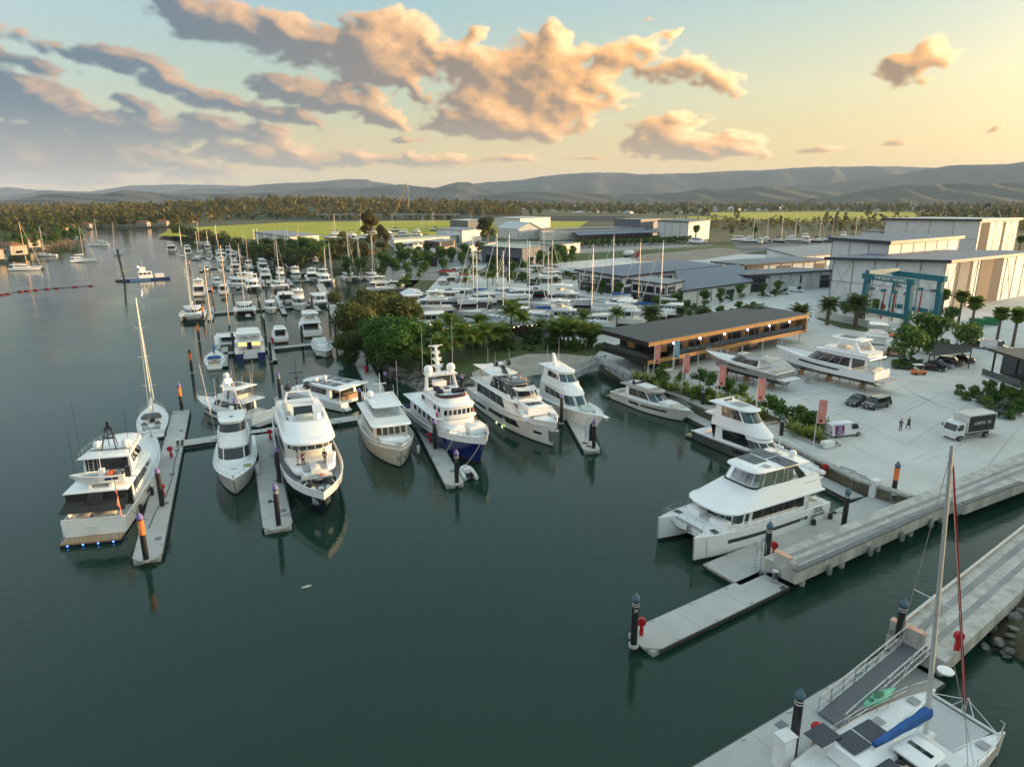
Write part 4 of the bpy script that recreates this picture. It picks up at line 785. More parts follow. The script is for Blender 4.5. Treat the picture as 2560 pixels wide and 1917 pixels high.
# --- convertible sportfisher, bow on
hd=R(-69); L=18.5; b=Boat('sportfishing_boat','white convertible sportfishing boat bow-on with two dark wraparound windscreens','motor boat',at_bow(P(590,1246),L,hd),hd); bC=b
b.hull(L+1.2,5.3,1.5,2.9,rake=2.2,tw=.92,bulw=.06,plat=.8,dep=1.,fine=2.7,flare=2.,deck=DECKW,sp=1.4)
b.rail(.52,.985,.45,8,r=.02,mid=False); b.hwin(.3,.97,.93,.99,mat('oxblood_stripe',(.22,.05,.04),rough=.4),name='rub_rail')
lv=b.house('saloon',1.5,4.4,5.0,13.6,2.2,1.95,2.2,rf=2.6,tum=.12); b.win(lv,.42,.80,'F',1,gap=.02); b.win(lv,.42,.78,'P',2,a=.25,b=1.); b.win(lv,.42,.78,'S',2,a=.25,b=1.)
lv=b.house('bridge_front',4.0,5.0,5.,11.6,2.05,1.85,2.6,rf=1.1,tum=.15)
lv=b.house('enclosed_bridge',5.0,6.7,5.4,10.4,1.75,1.6,1.6,rf=1.0,tum=.15); b.win(lv,.3,.85,'F',1,gap=.02); b.win(lv,.3,.85,'P',1,a=.3,b=1.); b.win(lv,.3,.85,'S',1,a=.3,b=1.)
b.roof('hardtop',6.7,4.6,9.8,1.85,1.6,1.6,.18); b.part('hardtop_emblem',MB().lathe([(.25,0),(.28,.03),(.1,.04)],14,(8.0,0,6.98)),GREYC)
mb=MB()
for sg in (1,-1):
    for x in (4.9,7.4): mb.tube([(x,sg*1.6,6.9),(lerp(x,6.1,.75),sg*.6,10.2)],.035,5)
    mb.tube([(4.9,sg*1.6,6.9),(6.,sg*.7,9.6),(7.4,sg*1.6,6.9)],.03,4)
for k in range(7): mb.tube([(5.9-.12*k*0,-.55-.14*(6-k),7.2+.45*k),(5.9,.55+.14*(6-k),7.2+.45*k)],.022,4)
b.part('tuna_tower',mb,ALU); b.box('tower_floor',5.4,6.8,-.7,.7,10.15,10.22,GEL); b.path_rail([(5.4,-.7,10.2),(6.8,-.7,10.2),(6.8,.7,10.2),(5.4,.7,10.2)],.8,ALU); b.dome(5.2,0,7.0,.35)
for sg in (1,-1): b.pole(6.5,sg*2.,2.6,11,.04,ALU,'outrigger',(-1.2,sg*1.2)); b.pole(5.2,sg*1.7,6.9,4.6,.03)
b.box('deck_hatch',15.0,15.7,-.35,.35,2.42,2.47,GREYC); b.box('deck_hatch',13.9,14.4,-.35,.35,2.28,2.34,GREYC); b.part('rope_coil',MB().lathe([(.1,0),(.45,.02),(.5,.15),(.2,.2)],10,(14.4,1.5,2.35)),mat('yellow_green_line',(.3,.34,.12),rough=.9)); mb=MB().tube([(18.6,0,2.9),(19.3,0,3.0),(19.7,0,2.7)],.1,6); b.part('anchor',mb,STEEL); b.fender(13,2.55,.6,WHTP,.25,1.2); b.fender(8,2.6,.5,BLACKP,.22,1.)
# --- superyacht, bow on
hd=R(-67.5); L=31.; b=Boat('superyacht','navy and white superyacht bow-on with black satellite domes and covered jet skis','yacht',at_bow(P(811,1300),L,hd),hd); bD=b
b.hull(L+1.6,7.4,2.6,4.0,side=NAVY2,upper=GEL,split=.80,rake=2.8,tw=.9,bulw=.95,plat=1.2,dep=1.2,fine=4.0,flare=1.6,deck=DECKG,sp=2.,cap=GEL,wpow=1.7)
lv=b.house('main_deck_house',2.2,5.0,4.,21.5,3.3,2.9,3.0,rf=.8,tum=.1,m=GEL2); b.win(lv,.4,.75,'P',6,a=.05,b=.95); b.win(lv,.4,.75,'S',6,a=.05,b=.95)
b.roof('raised_foredeck',3.1,20.,25.2,3.1,2.6,2.4,.75,GEL,drop=.1)
b.box('foredeck_walk',23.0,25.6,-.9-.45,-.9+.4,3.86,3.95,DECKG); b.box('foredeck_walk',23.0,25.6,.9-.4,.9+.45,3.86,3.95,DECKG)
for y in (-1.,1.):
    for k in range(4): b.box('stair_step',24.9+.38*k,25.35+.38*k,y-.45,y+.45,3.2,3.9-.2*k,GEL)
b.cush('lounge_block',24.4,26.1,-.55,.55,3.2,4.15,GEL2); b.cush('bow_sofa',26.1,26.9,-1.7,1.7,3.0,3.6); b.part('round_table',MB().lathe([(.05,0),(.05,.6),(.9,.62),(.9,.7)],18,(27.4,0,3.05)),DECKG); b.part('life_ring',MB().lathe([(.2,0),(.3,.08),(.36,0),(.3,-.08)],16,(27.2,.45,3.85)),mat('ring_coral',(.75,.25,.18),rough=.5),50)
for k,(y,m_) in enumerate([(-1.6,NAVC),(-1.1,NAVC),(-.5,BLKC),(0,BLKC),(.35,NAVC),(.8,BLKC),(1.2,BLKC),(1.7,BLKC)]): b.part('hung_wetsuit',MB().loft([[(28.15,y-.22,3.85),(28.15,y+.22,3.85),(28.1,y+.22,3.85),(28.1,y-.22,3.85)],[(28.2,y-.16,3.2-.1*(k%3)),(28.2,y+.2,3.25),(28.1,y+.2,3.25),(28.1,y-.16,3.2)]]),m_)
b.path_rail([(28.1,-2.1,3.0),(28.1,2.1,3.0)],.85)
for y,a in ((-1.05,.3),(1.05,-.3)):
    js=thing('jet_ski','black and cream covered jet ski on the superyacht foredeck, '+('port' if y>0 else 'starboard')+' side','jet ski',b.world(29.2,y,3.05),hd+a,'jet skis on the superyacht bow')
    rr=[]
    for k in range(9): t_=k/8; x=-1.4+2.8*t_; w_=.5*math.sin(pi*(.18+.72*t_))**.6; h_=.35+.5*math.exp(-((t_-.55)/.2)**2); rr.append([(x,w_*math.cos(q),max(0,.15+h_*math.sin(q))) for q in [pi*j/8 for j in range(9)]]+[(x,-w_*.6,-.05),(x,w_*.6,-.05)])
    ob('cover',MB().loft(rr[3:7]),BLKC,js,60); ob('hull',MB().loft([[ (p[0]*1.0,p[1]*.97,p[2]*.94) for p in r_] for r_ in rr]),CUSH,js,60)
    ob('handlebar',MB().tube([(.3,-.4,.95),(.2,0,.9),(.3,.4,.95)],.05,5),BLACKP,js)
mb=MB().box((30.4,0,3.35),(.9,.5,.5)); mb.tube([(30.3,0,3.5),(31.6,0,4.2)],.08,6); b.part('windlass',mb,STEEL)
for sg in (1,-1): q_=b.pt(.955,.5,sg); b.part('anchor_pocket',MB().box((q_.x,q_.y,q_.z),(.9,.16,1.0),rz=-sg*.75),STEEL)
lv=b.house('wheelhouse',5.0,6.0,8.,22.4,3.0,2.7,2.8,rf=.5,tum=.05,m=GEL2); b.win(lv,.2,.8,'F',7,gap=.12,a=.12,b=.88); b.win(lv,.2,.8,'P',4,a=.3,b=.95); b.win(lv,.2,.8,'S',4,a=.3,b=.95)
b.roof('brow',6.0,6.,23.2,3.4,3.1,3.2,.35,GEL); lv=b.house('sun_deck_coaming',6.3,7.35,7.,21.8,3.1,2.9,3.1,rf=3.0,tum=.35); 
b.part('sun_deck_floor',MB().prism([(x,y) for x,y in outl(9.,17.6,2.35,2.2,2.2)],7.352,7.36),DECKW); b.part('sun_deck_windscreen',MB().loft([[(x,y,7.36) for x,y in outl(12.5,17.8,2.45,2.3,2.3)][2:-2],[(x,y,7.95) for x,y in outl(12.3,17.5,2.5,2.35,2.3)][2:-2]],closed=False,c0=False,c1=False),GLC); b.part('tinted_screen',MB().loft([[(15.1,y,7.4) for y in (-1.2,0,1.2)],[(14.7,y,8.5) for y in (-1.15,0,1.15)]],closed=False,c0=False,c1=False),GLD)
b.cush('sun_pad',15.6,17.2,-1.,1.,7.37,7.75); b.cush('sun_deck_sofa',10.,14.5,-2.2,-1.5,7.37,7.9,CUSH)
mb=MB(); mb.loft([[(9.,-2.2,7.3),(10.2,-2.2,7.3),(10.2,-1.9,7.3),(9.,-1.9,7.3)],[(8.4,-1.5,9.),(9.4,-1.5,9.),(9.4,-1.3,9.),(8.4,-1.3,9.)]]); mb.loft([[(9.,2.2,7.3),(10.2,2.2,7.3),(10.2,1.9,7.3),(9.,1.9,7.3)],[(8.4,1.5,9.),(9.4,1.5,9.),(9.4,1.3,9.),(8.4,1.3,9.)]]); mb.box((8.9,0,9.05),(1.1,3.3,.18)); b.part('radar_arch',mb,GEL)
for y in (-1.3,1.3): b.dome(8.9,y,9.14,.58,mat('black_gloss',(.012,.012,.013),rough=.08,coat=1.),'satellite_dome')
b.dome(8.9,0,9.14,.36); b.part('mast',MB().tube([(8.6,0,9.),(8.3,0,13.2)],.09,6,r2=.03),BLACKP); b.part('mast_light',MB().lathe([(.02,0),(.3,.05),(.34,.18),(.05,.3)],10,(8.5,0,10.6)),BLACKP,50); b.box('mast_yard',8.4,8.55,-.9,.9,11.4,11.5,BLACKP)
for y in (-3.3,3.3): b.fender(14,y*1.12,.5,BLACKP,.35,1.6)
b.line((31.2,.9,3.2),b.local(P(705,1290,.6)),ROPED,.2); b.line((31.,-1.,3.2),b.local(P(712,1200,.6)),ROPED,.3)
# --- flybridge cruiser with radar tower, bow to the left
S=P(658,1057,.2); b=Boat('flybridge_cruiser','white flybridge cruiser with brown-framed bridge enclosure behind the sportfisher','motor boat',S,R(151)); hd=R(151); bE=b
b.hull(15.5,4.8,1.5,2.5,rake=1.6,tw=.94,bulw=.3,plat=1.4,platm=DECKG,dep=.9,fine=2.5); b.rail(.5,.99,.7,8); b.hwin(.45,.78,.42,.68,GLD,slant=-.02)
lv=b.house('saloon',1.4,3.5,3.6,11.2,2.05,1.7,2.3,rf=2.,tum=.15); b.win(lv,.4,.85,'P',3,a=.1,b=.95); b.win(lv,.4,.85,'S',3,a=.1,b=.95); b.win(lv,.4,.85,'F',3)
b.box('aft_glass_door',3.52,3.6,-1.5,1.5,1.6,3.3,GLD); b.roof('flybridge_deck',3.5,1.6,9.6,2.25,1.9,2.,.2)
BRN=mat('brown_frame',(.10,.07,.05),(.08,.055,.04),rough=.5); lv=b.house('bridge',3.7,5.5,3.2,8.2,1.9,1.6,1.5,rf=.9,tum=.2,hollow=True); [b.win(lv,.08,.92,q,2,gap=.1,m=GLC,name='clear_panel') for q in 'PSF']
mb=MB(); [mb.tube([(x,y,3.7),(x-.35*(x>5),y*.9,5.5)],.09,4) for x in (3.2,5.6,8.0) for y in (-1.8,1.8)]; b.part('brown_frame',mb,BRN); b.box('bridge_seats',4.,5.6,-1.4,1.4,3.72,4.3,CUSH); b.roof('hardtop',5.5,2.9,8.0,2.05,1.75,1.6,.16); b.box('roof_panel',4.2,6.8,-1.,1.,5.74,5.765,GREYC)
b.house('radar_tower',5.7,6.5,7.,8.2,.7,.6,.4,rf=.3,ra=.2); b.dome(7.5,0,6.5,.5); b.dome(5.5,1.2,5.75,.25)
for y in (-1.7,1.7): b.pole(4.,y,5.6,3.2,.03); b.pole(5.,y*1.25,2.6,6,.035,ALU,'outrigger',(-1.,y*.3))
b.path_rail([(1.8,-2.1,3.72),(1.8,2.1,3.72)],.7); b.box('transom',.02,.25,-2.1,2.1,.5,1.9,GEL); b.path_rail([(-1.3,-2,.45),(-1.3,2.,.45)],.05)
# --- solar-roofed power catamaran, bow to the left
def cathull(b,L,B,hw,fs,fb,side=GEL,boot=BOOT,bridge=1.,deckz=None,**k):
    yo=(B-hw)/2
    for i,sg in enumerate((1,-1)): b.hull(L,hw,fs,fb,side=side,boot=boot,plat=0,yo=sg*yo,bulw=k.get('bulw',.05),rake=k.get('rake',.25),tw=k.get('tw',.8),fine=k.get('fine',2.6),flare=k.get('flare',1.4),dep=.6,stem=.1,wpow=k.get('wpow',2.),upper=k.get('upper'),split=k.get('split',.75),boot_h=k.get('boot_h',.2),sp=k.get('sp',1.3))
    s0,s1=k.get('bx',(.6,L*.86)); zd=deckz or fs
    b.part('bridge_deck',MB().loft([[(s0,-yo,bridge),(s0,yo,bridge),(s0,yo,zd),(s0,-yo,zd)],[(s1-.8,-yo,bridge),(s1-.8,yo,bridge),(s1-.8,yo,lerp(fs,fb,.8)),(s1-.8,-yo,lerp(fs,fb,.8))],[(s1,-yo,bridge+.35),(s1,yo,bridge+.35),(s1,yo,lerp(fs,fb,.85)-.02),(s1,-yo,lerp(fs,fb,.85)-.02)]]),side,30)
    b.yo=yo
S=(P(865,1028,.2)+P(919,1004,.2))/2; hd=R(147); b=Boat('power_catamaran','white power catamaran with solar panels on its roof moored behind the superyacht','catamaran',S,hd); bF=b
cathull(b,16.2,7.6,2.3,1.5,2.1); b.hull  # two hulls and bridge deck
for sg in (1,-1):
    for k in range(5): b.box('stern_step',-.9+.4*k,-.45+.4*k,sg*b.yo-.6,sg*b.yo+.6,.25,.5+.25*k,DECKW)
lv=b.house('saloon',1.6,3.5,3.2,12.6,3.1,2.7,2.6,rf=1.9,tum=.25); b.win(lv,.35,.85,'P',3,a=.15,b=.95); b.win(lv,.35,.85,'S',3,a=.15,b=.95); b.win(lv,.35,.85,'F',5)
b.box('aft_doors',3.1,3.18,-2.4,2.4,1.6,3.3,GLD); b.roof('hardtop',3.5,.4,11.4,3.35,2.8,2.6,.25); [b.box('solar_panel',x,x+1.9,y,y+1.9,3.83,3.86,SOLAR) for x in (2.4,4.6,6.8) for y in (-2.3,.4)]
[b.dome(7.6,y,3.82,.42) for y in (-.1,1.9)]; b.cush('cockpit_seat',1.,1.8,-2.2,2.2,1.5,2.2,mat('tan_cushion',(.42,.26,.14),rough=.8)); b.box('cockpit_table',1.9,2.8,-1.,1.,2.2,2.28,TEAK); b.hwin(.25,.6,.55,.78,GLD); b.rail(.3,.98,.65,9); [b.part('roof_post',MB().tube([(.8,y,1.5),(.8,y,3.5)],.06,5),GEL) for y in (-2.9,2.9)]
# --- cream trawler, bow on
hd=R(-69); L=19.; b=Boat('trawler_yacht','cream trawler yacht bow-on with two stacked white canopies','motor yacht',at_bow(P(1003,1172),L,hd),hd); bG=b
b.hull(L+1.2,6.6,2.0,3.6,side=GEL2,rake=1.8,tw=.9,bulw=.7,plat=.9,dep=1.3,fine=2.9,flare=1.3,deck=DECKW,sp=1.8,wlf=.92,wpow=1.9,cap=GEL)
lv=b.house('saloon',1.8,4.3,3.,13.6,2.6,2.4,.8,rf=.6,tum=.1,m=GEL2,e=5); b.win(lv,.48,.85,'F',5,gap=.22,a=.13,b=.87); b.win(lv,.48,.85,'P',5,gap=.3,a=.2,b=.97); b.win(lv,.48,.85,'S',5,gap=.3,a=.2,b=.97)
b.roof('boat_deck',4.3,1.4,14.4,2.95,2.8,1.4,.2,GEL,e=4); b.cush('foredeck_trunk',13.9,16.4,-1.9,1.3,2.2,3.2,GEL); b.cush('foredeck_seat',14.4,15.4,1.4,2.2,2.2,3.,GEL)
lv=b.house('bridge_coaming',4.5,5.0,4.4,12.2,2.2,2.05,.8,rf=.1,tum=.05,e=5); lv=b.house('bridge_enclosure',5.0,6.2,4.6,11.6,2.1,1.95,.6,rf=.5,tum=.08,e=5,hollow=True); [b.win(lv,.04,.96,q,2,gap=.12,m=GLC,name='clear_panel') for q in 'PSF']; b.cush('helm_seat',8.5,9.3,-.9,-.1,4.6,5.8,CUSH); b.cush('helm_seat',8.5,9.3,.2,1.,4.6,5.8,CUSH)
b.roof('bimini',6.2,4.0,11.6,2.25,2.1,.8,.22,GEL,e=4); b.dome(6.6,-1.6,6.55,.55); b.part('mast',MB().tube([(6.,0,6.4),(5.8,0,9.8)],.1,6,r2=.05),WHTP); b.box('mast_yard',5.8,5.95,-.9,.9,8.2,8.3,WHTP)
for y,h_ in ((2.5,6.5),(-2.4,4.2),(1.9,3.)): b.pole(6.,y,5.,h_,.035)
mb=MB(); [mb.box((20.0-.25*k,.45*(1 if k else -1),1.9),(.1,.3,.5)) for k in (0,1)]; b.part('anchor',mb,STEEL); b.part('windlass',MB().box((18.4,0,3.2),(.7,.8,.4)),STEEL); b.rail(.62,.99,.35,8,r=.022,mid=False); b.fender(15.,3.25,.3,WHTP,.22,1.2); b.line(b.edge(.85,1,-.9),b.local(P(1085,1195,.6)),ROPED)
# --- navy explorer trawler, bow on
hd=R(-64); L=24.; b=Boat('explorer_yacht','explorer yacht with navy blue hull, red boot stripe and white mast tower','motor yacht',at_bow(P(1202,1167),L,hd),hd); bH=b
b.hull(L+1.8,7.4,2.5,4.6,side=NAVY,boot=REDB,rake=2.4,tw=.92,bulw=.9,plat=1.,dep=1.4,fine=2.9,flare=1.5,deck=DECKW,upper=GEL,split=.83,sp=1.9,boot_h=.35,cap=GEL,wpow=1.8)
lv=b.house('main_house',2.0,4.4,3.5,17.,3.0,2.6,1.5,rf=.4,tum=.08,e=4); b.win(lv,.45,.78,'P',5,gap=.8,a=.1,b=.9); b.win(lv,.45,.78,'S',5,gap=.8,a=.1,b=.9)
b.roof('boat_deck',4.4,1.2,16.5,3.4,3.2,1.6,.2); lv=b.house('pilothouse',4.5,6.3,9.2,16.6,2.5,2.3,1.1,rf=-.25,tum=.0,e=3.5); b.win(lv,.38,.80,'F',7,gap=.2,a=.1,b=.9); b.win(lv,.38,.80,'P',2,gap=.6,a=.5,b=.97); b.win(lv,.38,.80,'S',2,gap=.6,a=.5,b=.97)
b.roof('flybridge_brow',6.3,8.6,17.2,2.75,2.55,1.4,.22); lv=b.house('flybridge_coaming',6.5,7.3,9.0,16.0,2.6,2.35,1.4,rf=.5,tum=.05); b.part('bridge_windscreen',MB().loft([[(x,y,7.3) for x,y in outl(12.,15.6,2.5,2.3,1.4)][2:-2],[(x,y,7.75) for x,y in outl(11.8,15.4,2.55,2.3,1.4)][2:-2]],closed=False,c0=False,c1=False),mat('maroon_screen',(.06,.02,.025),rough=.2)); b.part('bridge_floor',MB().prism([(x,y) for x,y in outl(9.2,15.2,2.3,2.1,1.2)],7.302,7.31),DECKW)
[b.cush('bridge_seat',x,x+.9,y,y+.8,7.31,7.9,NAVC) for x,y in ((12.,-1.7),(12.6,.4),(12.6,1.3),(10.5,-1.6))]; b.box('bridge_table',11.9,12.9,-.6,.2,7.9,7.96,BLACKP)
mb=MB(); [mb.loft([[(9.,y,6.5),(10.2,y,6.5),(10.2,y+s*.25,6.5),(9.,y+s*.25,6.5)],[(8.6,y*.85,9.3),(9.4,y*.85,9.3),(9.4,y*.85+s*.2,9.3),(8.6,y*.85+s*.2,9.3)]]) for y,s in ((-2.5,1),(2.3,1))]; mb.box((9.3,0,9.35),(2.,4.6,.2)); b.part('radar_arch',mb,GEL); [b.dome(9.,y,9.45,.68) for y in (-1.75,1.75)]; b.dome(10.6,.5,9.45,.26); b.cush('liferaft_canister',8.,9.5,-.9,.9,7.4,8.2,GEL)
mb=MB().loft([[(8.,-.28,9.4),(8.9,-.28,9.4),(8.9,.28,9.4),(8.,.28,9.4)],[(7.3,-.14,13.2),(7.8,-.14,13.2),(7.8,.14,13.2),(7.3,.14,13.2)]]); [mb.box((8.1-.25*k,0,10.2+.95*k),(1.5-.15*k,1.2-.1*k,.1)) for k in range(4)]; mb.box((7.5,0,13.2),(.3,2.2,.1)); b.part('mast_tower',mb,GEL); [b.part('radar_scanner',MB().box((8.3-.25*k,0,10.45+.95*k),(.25,1.7-.3*k,.16)),GEL) for k in (0,1,2)]
[b.pole(8.4,y,9.4,h_,.03) for y,h_ in ((-2.4,7.),(2.3,8.),(-1.,5.))]; b.pole(5.,3.2,4.6,4.,.05); b.dome(6.6,2.4,4.62,.5,name='liferaft'); b.cush('stowed_bikes',5.,7.,-1.6,-.3,4.62,5.4,BLKC); [b.cush('deck_locker',x,x+2.,y,y+2.3,2.9,4.2,GEL) for x,y in ((17.6,-2.6),(17.6,.4))]; b.part('life_ring',MB().lathe([(.26,-.06),(.36,-.07),(.42,0),(.36,.07),(.26,.06)],14,(15.,2.72,5.0),ax='y'),REDP,50); b.part('life_ring',MB().lathe([(.26,-.06),(.36,-.07),(.42,0),(.36,.07),(.26,.06)],14,(15.,-2.72,5.0),ax='y'),REDP,50); b.box('name_board',13.2,14.8,-3.34,-3.28,3.5,3.9,TEAK)
mb=MB(); mb.box((24.4,0,4.1),(.7,.5,.4)); mb.tube([(24.3,0,4.4),(25.9,0,4.75)],.1,6); mb.box((24.,.6,4.),(.4,.4,.5)); b.part('windlass',mb,STEEL); b.rail(.72,.99,.5,7,mid=False); b.line((22.,-2.9,3.8),b.local(P(1092,1163,.6)),ROPE,.1,.045); b.line((25.6,-.5,4.2),b.local(P(1150,1178,.6)),ROPE,.3,.045); b.box('name_board',13.2,14.8,3.28,3.34,3.5,3.9,TEAK)
b.hwin(.6,.64,.3,.5,DECKG,name='hull_recess')
t=Boat('inflatable_tender','white inflatable tender with outboard motor tied behind the J-lettered pile','dinghy',P(1176,1199),R(106)); rr=[]
mb=MB(); mb.tube([(-.3,-.75,.3),(2.2,-.75,.32),(3.1,-.45,.4),(3.45,0,.45),(3.1,.45,.4),(2.2,.75,.32),(-.3,.75,.3)],.27,8); t.part('tube',mb,WHTP,60); t.box('floor',0,2.9,-.6,.6,.1,.2,DECKG); t.box('console',1.,1.5,-.3,.3,.2,.95,GEL); t.cush('seat',.3,.8,-.45,.45,.2,.6,NAVC); t.box('outboard',-.55,-.1,-.2,.2,.1,1.1,BLACKP,.8); mb=MB().tube([(.1,-.6,.4),(.0,-.5,1.4),(.0,.5,1.4),(.1,.6,.4)],.035,5); t.part('light_arch',mb,STEEL); t.cush('bow_locker',2.1,2.8,-.4,.4,.2,.6,GEL)
# --- modern white yacht with black arched roof, bow on
hd=R(-65.5); L=26.5; b=Boat('motor_yacht','modern white motor yacht bow-on with black arched roof and angular hull windows','yacht',at_bow(P(1385,1119),L,hd),hd); bI=b
b.hull(L+.8,6.9,2.5,4.0,rake=1.2,tw=.93,bulw=.85,plat=1.4,dep=1.1,fine=3.2,flare=1.3,deck=DECKW,sp=1.6,wpow=2.0,wlf=.9)
b.hwin(.60,.74,.34,.66,GLD,slant=-.03); b.hwin(.36,.56,.40,.66,GLD,slant=.02); b.hwin(.855,.915,.34,.46,GLD); b.hwin(.10,.32,.30,.5,GLD)
lv=b.house('saloon',2.2,4.6,3.6,18.6,2.75,2.5,3.2,rf=2.4,tum=.15); b.win(lv,.28,.9,'P',4,a=.02,b=1.,gap=.12); b.win(lv,.28,.9,'S',4,a=.02,b=1.,gap=.12)
b.roof('upper_deck',4.5,1.6,19.2,3.1,2.8,3.2,.3); lv=b.house('raised_pilothouse',4.7,6.7,8.,17.6,2.45,2.1,2.4,rf=2.2,tum=.3,ra=1.4,m=GEL); b.win(lv,.22,.92,'F',3,gap=.1,m=GLD,off=.03); b.win(lv,.15,.95,'P',2,a=.05,b=1.,gap=.1); b.win(lv,.15,.95,'S',2,a=.05,b=1.,gap=.1)
BGL=mat('black_gelcoat',(.028,.03,.032),(.022,.024,.026),rough=.18,coat=.5); b.roof('black_roof',6.7,9.6,15.9,2.35,2.0,2.2,.16,BGL); b.roof('white_roof',6.66,4.6,11.6,2.3,2.3,1.4,.2); mb=MB()
for sg in (1,-1): mb.loft([[(15.2,sg*2.2,6.75),(14.9,sg*2.2,6.75),(14.9,sg*2.05,6.75),(15.2,sg*2.05,6.75)],[(17.0,sg*2.2,4.8),(16.6,sg*2.2,4.8),(16.6,sg*2.05,4.8),(17.0,sg*2.05,4.8)],[(19.4,sg*2.5,4.2),(19.0,sg*2.5,4.2),(19.0,sg*2.35,4.2),(19.4,sg*2.35,4.2)]])
b.part('black_pillar',mb,BGL); mb=MB().loft([[(9.,-.35,6.85),(10.2,-.35,6.85),(10.2,.35,6.85),(9.,.35,6.85)],[(8.,-.18,8.),(8.7,-.18,8.),(8.7,.18,8.),(8.,.18,8.)]]); mb.box((8.3,0,8.05),(.6,2.9,.12)); mb.box((9.,0,7.9),(.25,1.9,.1)); b.part('radar_mast',mb,BGL); [b.dome(8.3,y,8.1,.46,MATS['black_gloss'],'satellite_dome') for y in (-1.15,1.15)]
for x,y in ((13.8,-1.5),(13.4,.9),(14.2,1.5),(12.4,-.6)): b.part('roof_fitting',MB().lathe([(.05,0),(.07,.25),(.02,.3)],8,(x,y,6.95)),GEL)
b.part('roof_ring',MB().lathe([(.35,0),(.4,.04),(.3,.05)],14,(12.6,.2,6.96)),GEL); b.cush('foredeck_coachroof',18.0,21.6,-1.7,1.7,3.4,4.75,GEL); b.part('skylight',MB().loft([[(19.2,-1.25,4.78),(19.2,1.25,4.78),(19.2,1.25,4.76),(19.2,-1.25,4.76)],[(20.6,-1.15,4.78),(20.6,1.15,4.78),(20.6,1.15,4.76),(20.6,-1.15,4.76)],[(21.6,-1.05,4.5),(21.6,1.05,4.5),(21.6,1.05,4.48),(21.6,-1.05,4.48)]]),GLD); b.cush('foredeck_lounge',16.4,18.4,-1.9,1.9,4.4,5.1,GEL); b.cush('foredeck_lounge_pad',17.3,18.3,-1.5,1.5,5.08,5.25); mb=MB()
for x in (16.2,18.6):
    for y in (-1.9,1.9): b.part('awning_pole',MB().tube([(x,y,4.7),(x,y,6.55)],.05,5),STEEL)
b.part('fore_awning',MB().loft([[(16.2,-1.9,6.5),(16.2,0,6.3),(16.2,1.9,6.5)],[(17.4,-1.7,6.3),(17.4,0,6.2),(17.4,1.7,6.3)],[(18.6,-1.9,6.5),(18.6,0,6.35),(18.6,1.9,6.5)]],closed=False,c0=False,c1=False),WHTC,60); [b.part('awning_pole',MB().tube([(x,y,4.8),(x,y,7.)],.05,5),STEEL) for x in (2.,5.) for y in (-2.4,2.4)]; b.part('aft_awning',MB().loft([[(1.6,-2.6,7.),(1.6,0,6.8),(1.6,2.6,7.)],[(5.4,-2.4,6.9),(5.4,0,6.75),(5.4,2.4,6.9)]],closed=False,c0=False,c1=False),WHTC,60)
b.cush('bow_sofa',22.3,24.2,-1.2,1.2,2.8,3.5,GEL); [b.box('side_step',20.2+.5*k,20.7+.5*k,-2.75,-1.9,3.0,4.2-.22*k,DECKW) for k in range(5)]; [b.box('side_step',20.2+.5*k,20.7+.5*k,1.9,2.75,3.0,4.2-.22*k,DECKW) for k in range(5)]
b.part('anchor_plate',MB().loft([[(26.35,y,1.0) for y in (-.45,0,.45)],[(26.95,y,2.5) for y in (-.5,0,.5)]],closed=False,c0=False,c1=False) if 0 else MB().box((26.35,0,1.75),(.9,1.15,1.6),tap=1.1),STEEL); b.path_rail([(8.,3.1,4.8),(3.,3.05,4.8)],.7); b.path_rail([(8.,-3.1,4.8),(3.,-3.05,4.8)],.7); [b.pole(x,y,6.9,h_,.025) for x,y,h_ in ((10.,-2.,4.),(7.,1.8,3.5),(6.,-1.6,4.))]
GRL=mat('green_underwater_light',(.2,.5,.1),emis=(.55,1.,.25,5)); [b.part('underwater_light',MB().lathe([(.02,-.03),(.1,-.02),(.1,.03)],8,(x,-3.12,.12),ax='y'),GRL) for x in (13.,15.2)]
# --- white convertible with swept lines, bow on
hd=R(-67); L=19.5; b=Boat('convertible_yacht','all-white convertible sport yacht bow-on with pale teal sunpad on the foredeck','motor boat',at_bow(P(1497,1083),L,hd),hd); bJ=b
b.hull(L+1.4,5.7,1.8,3.1,rake=2.6,tw=.93,bulw=.1,plat=1.,dep=1.,fine=2.5,flare=1.9,sp=1.3); b.rail(.55,.99,.75,7); b.part('pulpit',MB().box((L+1.5,0,3.1),(1.6,.7,.14)),GEL); b.part('anchor',MB().tube([(L+1.6,0,3.0),(L+2.4,0,2.7)],.09,6),STEEL)
lv=b.house('saloon',1.8,4.7,3.6,15.2,2.5,2.1,3.,rf=2.9,tum=.25); b.win(lv,.34,.78,'F',3,gap=.12,m=GLB,a=.12,b=.88); b.win(lv,.45,.85,'P',3,a=.25,b=.98,gap=.12,taper=.25); b.win(lv,.45,.85,'S',3,a=.25,b=.98,gap=.12,taper=.25)
lv=b.house('bridge_base',4.2,5.6,3.6,12.9,2.3,1.9,2.9,rf=1.9,tum=.3); lv=b.house('enclosed_bridge',5.5,7.1,3.8,11.0,1.95,1.65,1.6,rf=1.5,tum=.25); b.win(lv,.2,.86,'F',3,gap=.1,m=GLB,a=.08,b=.92); b.win(lv,.25,.85,'P',2,a=.3,b=.98,taper=.3); b.win(lv,.25,.85,'S',2,a=.3,b=.98,taper=.3)
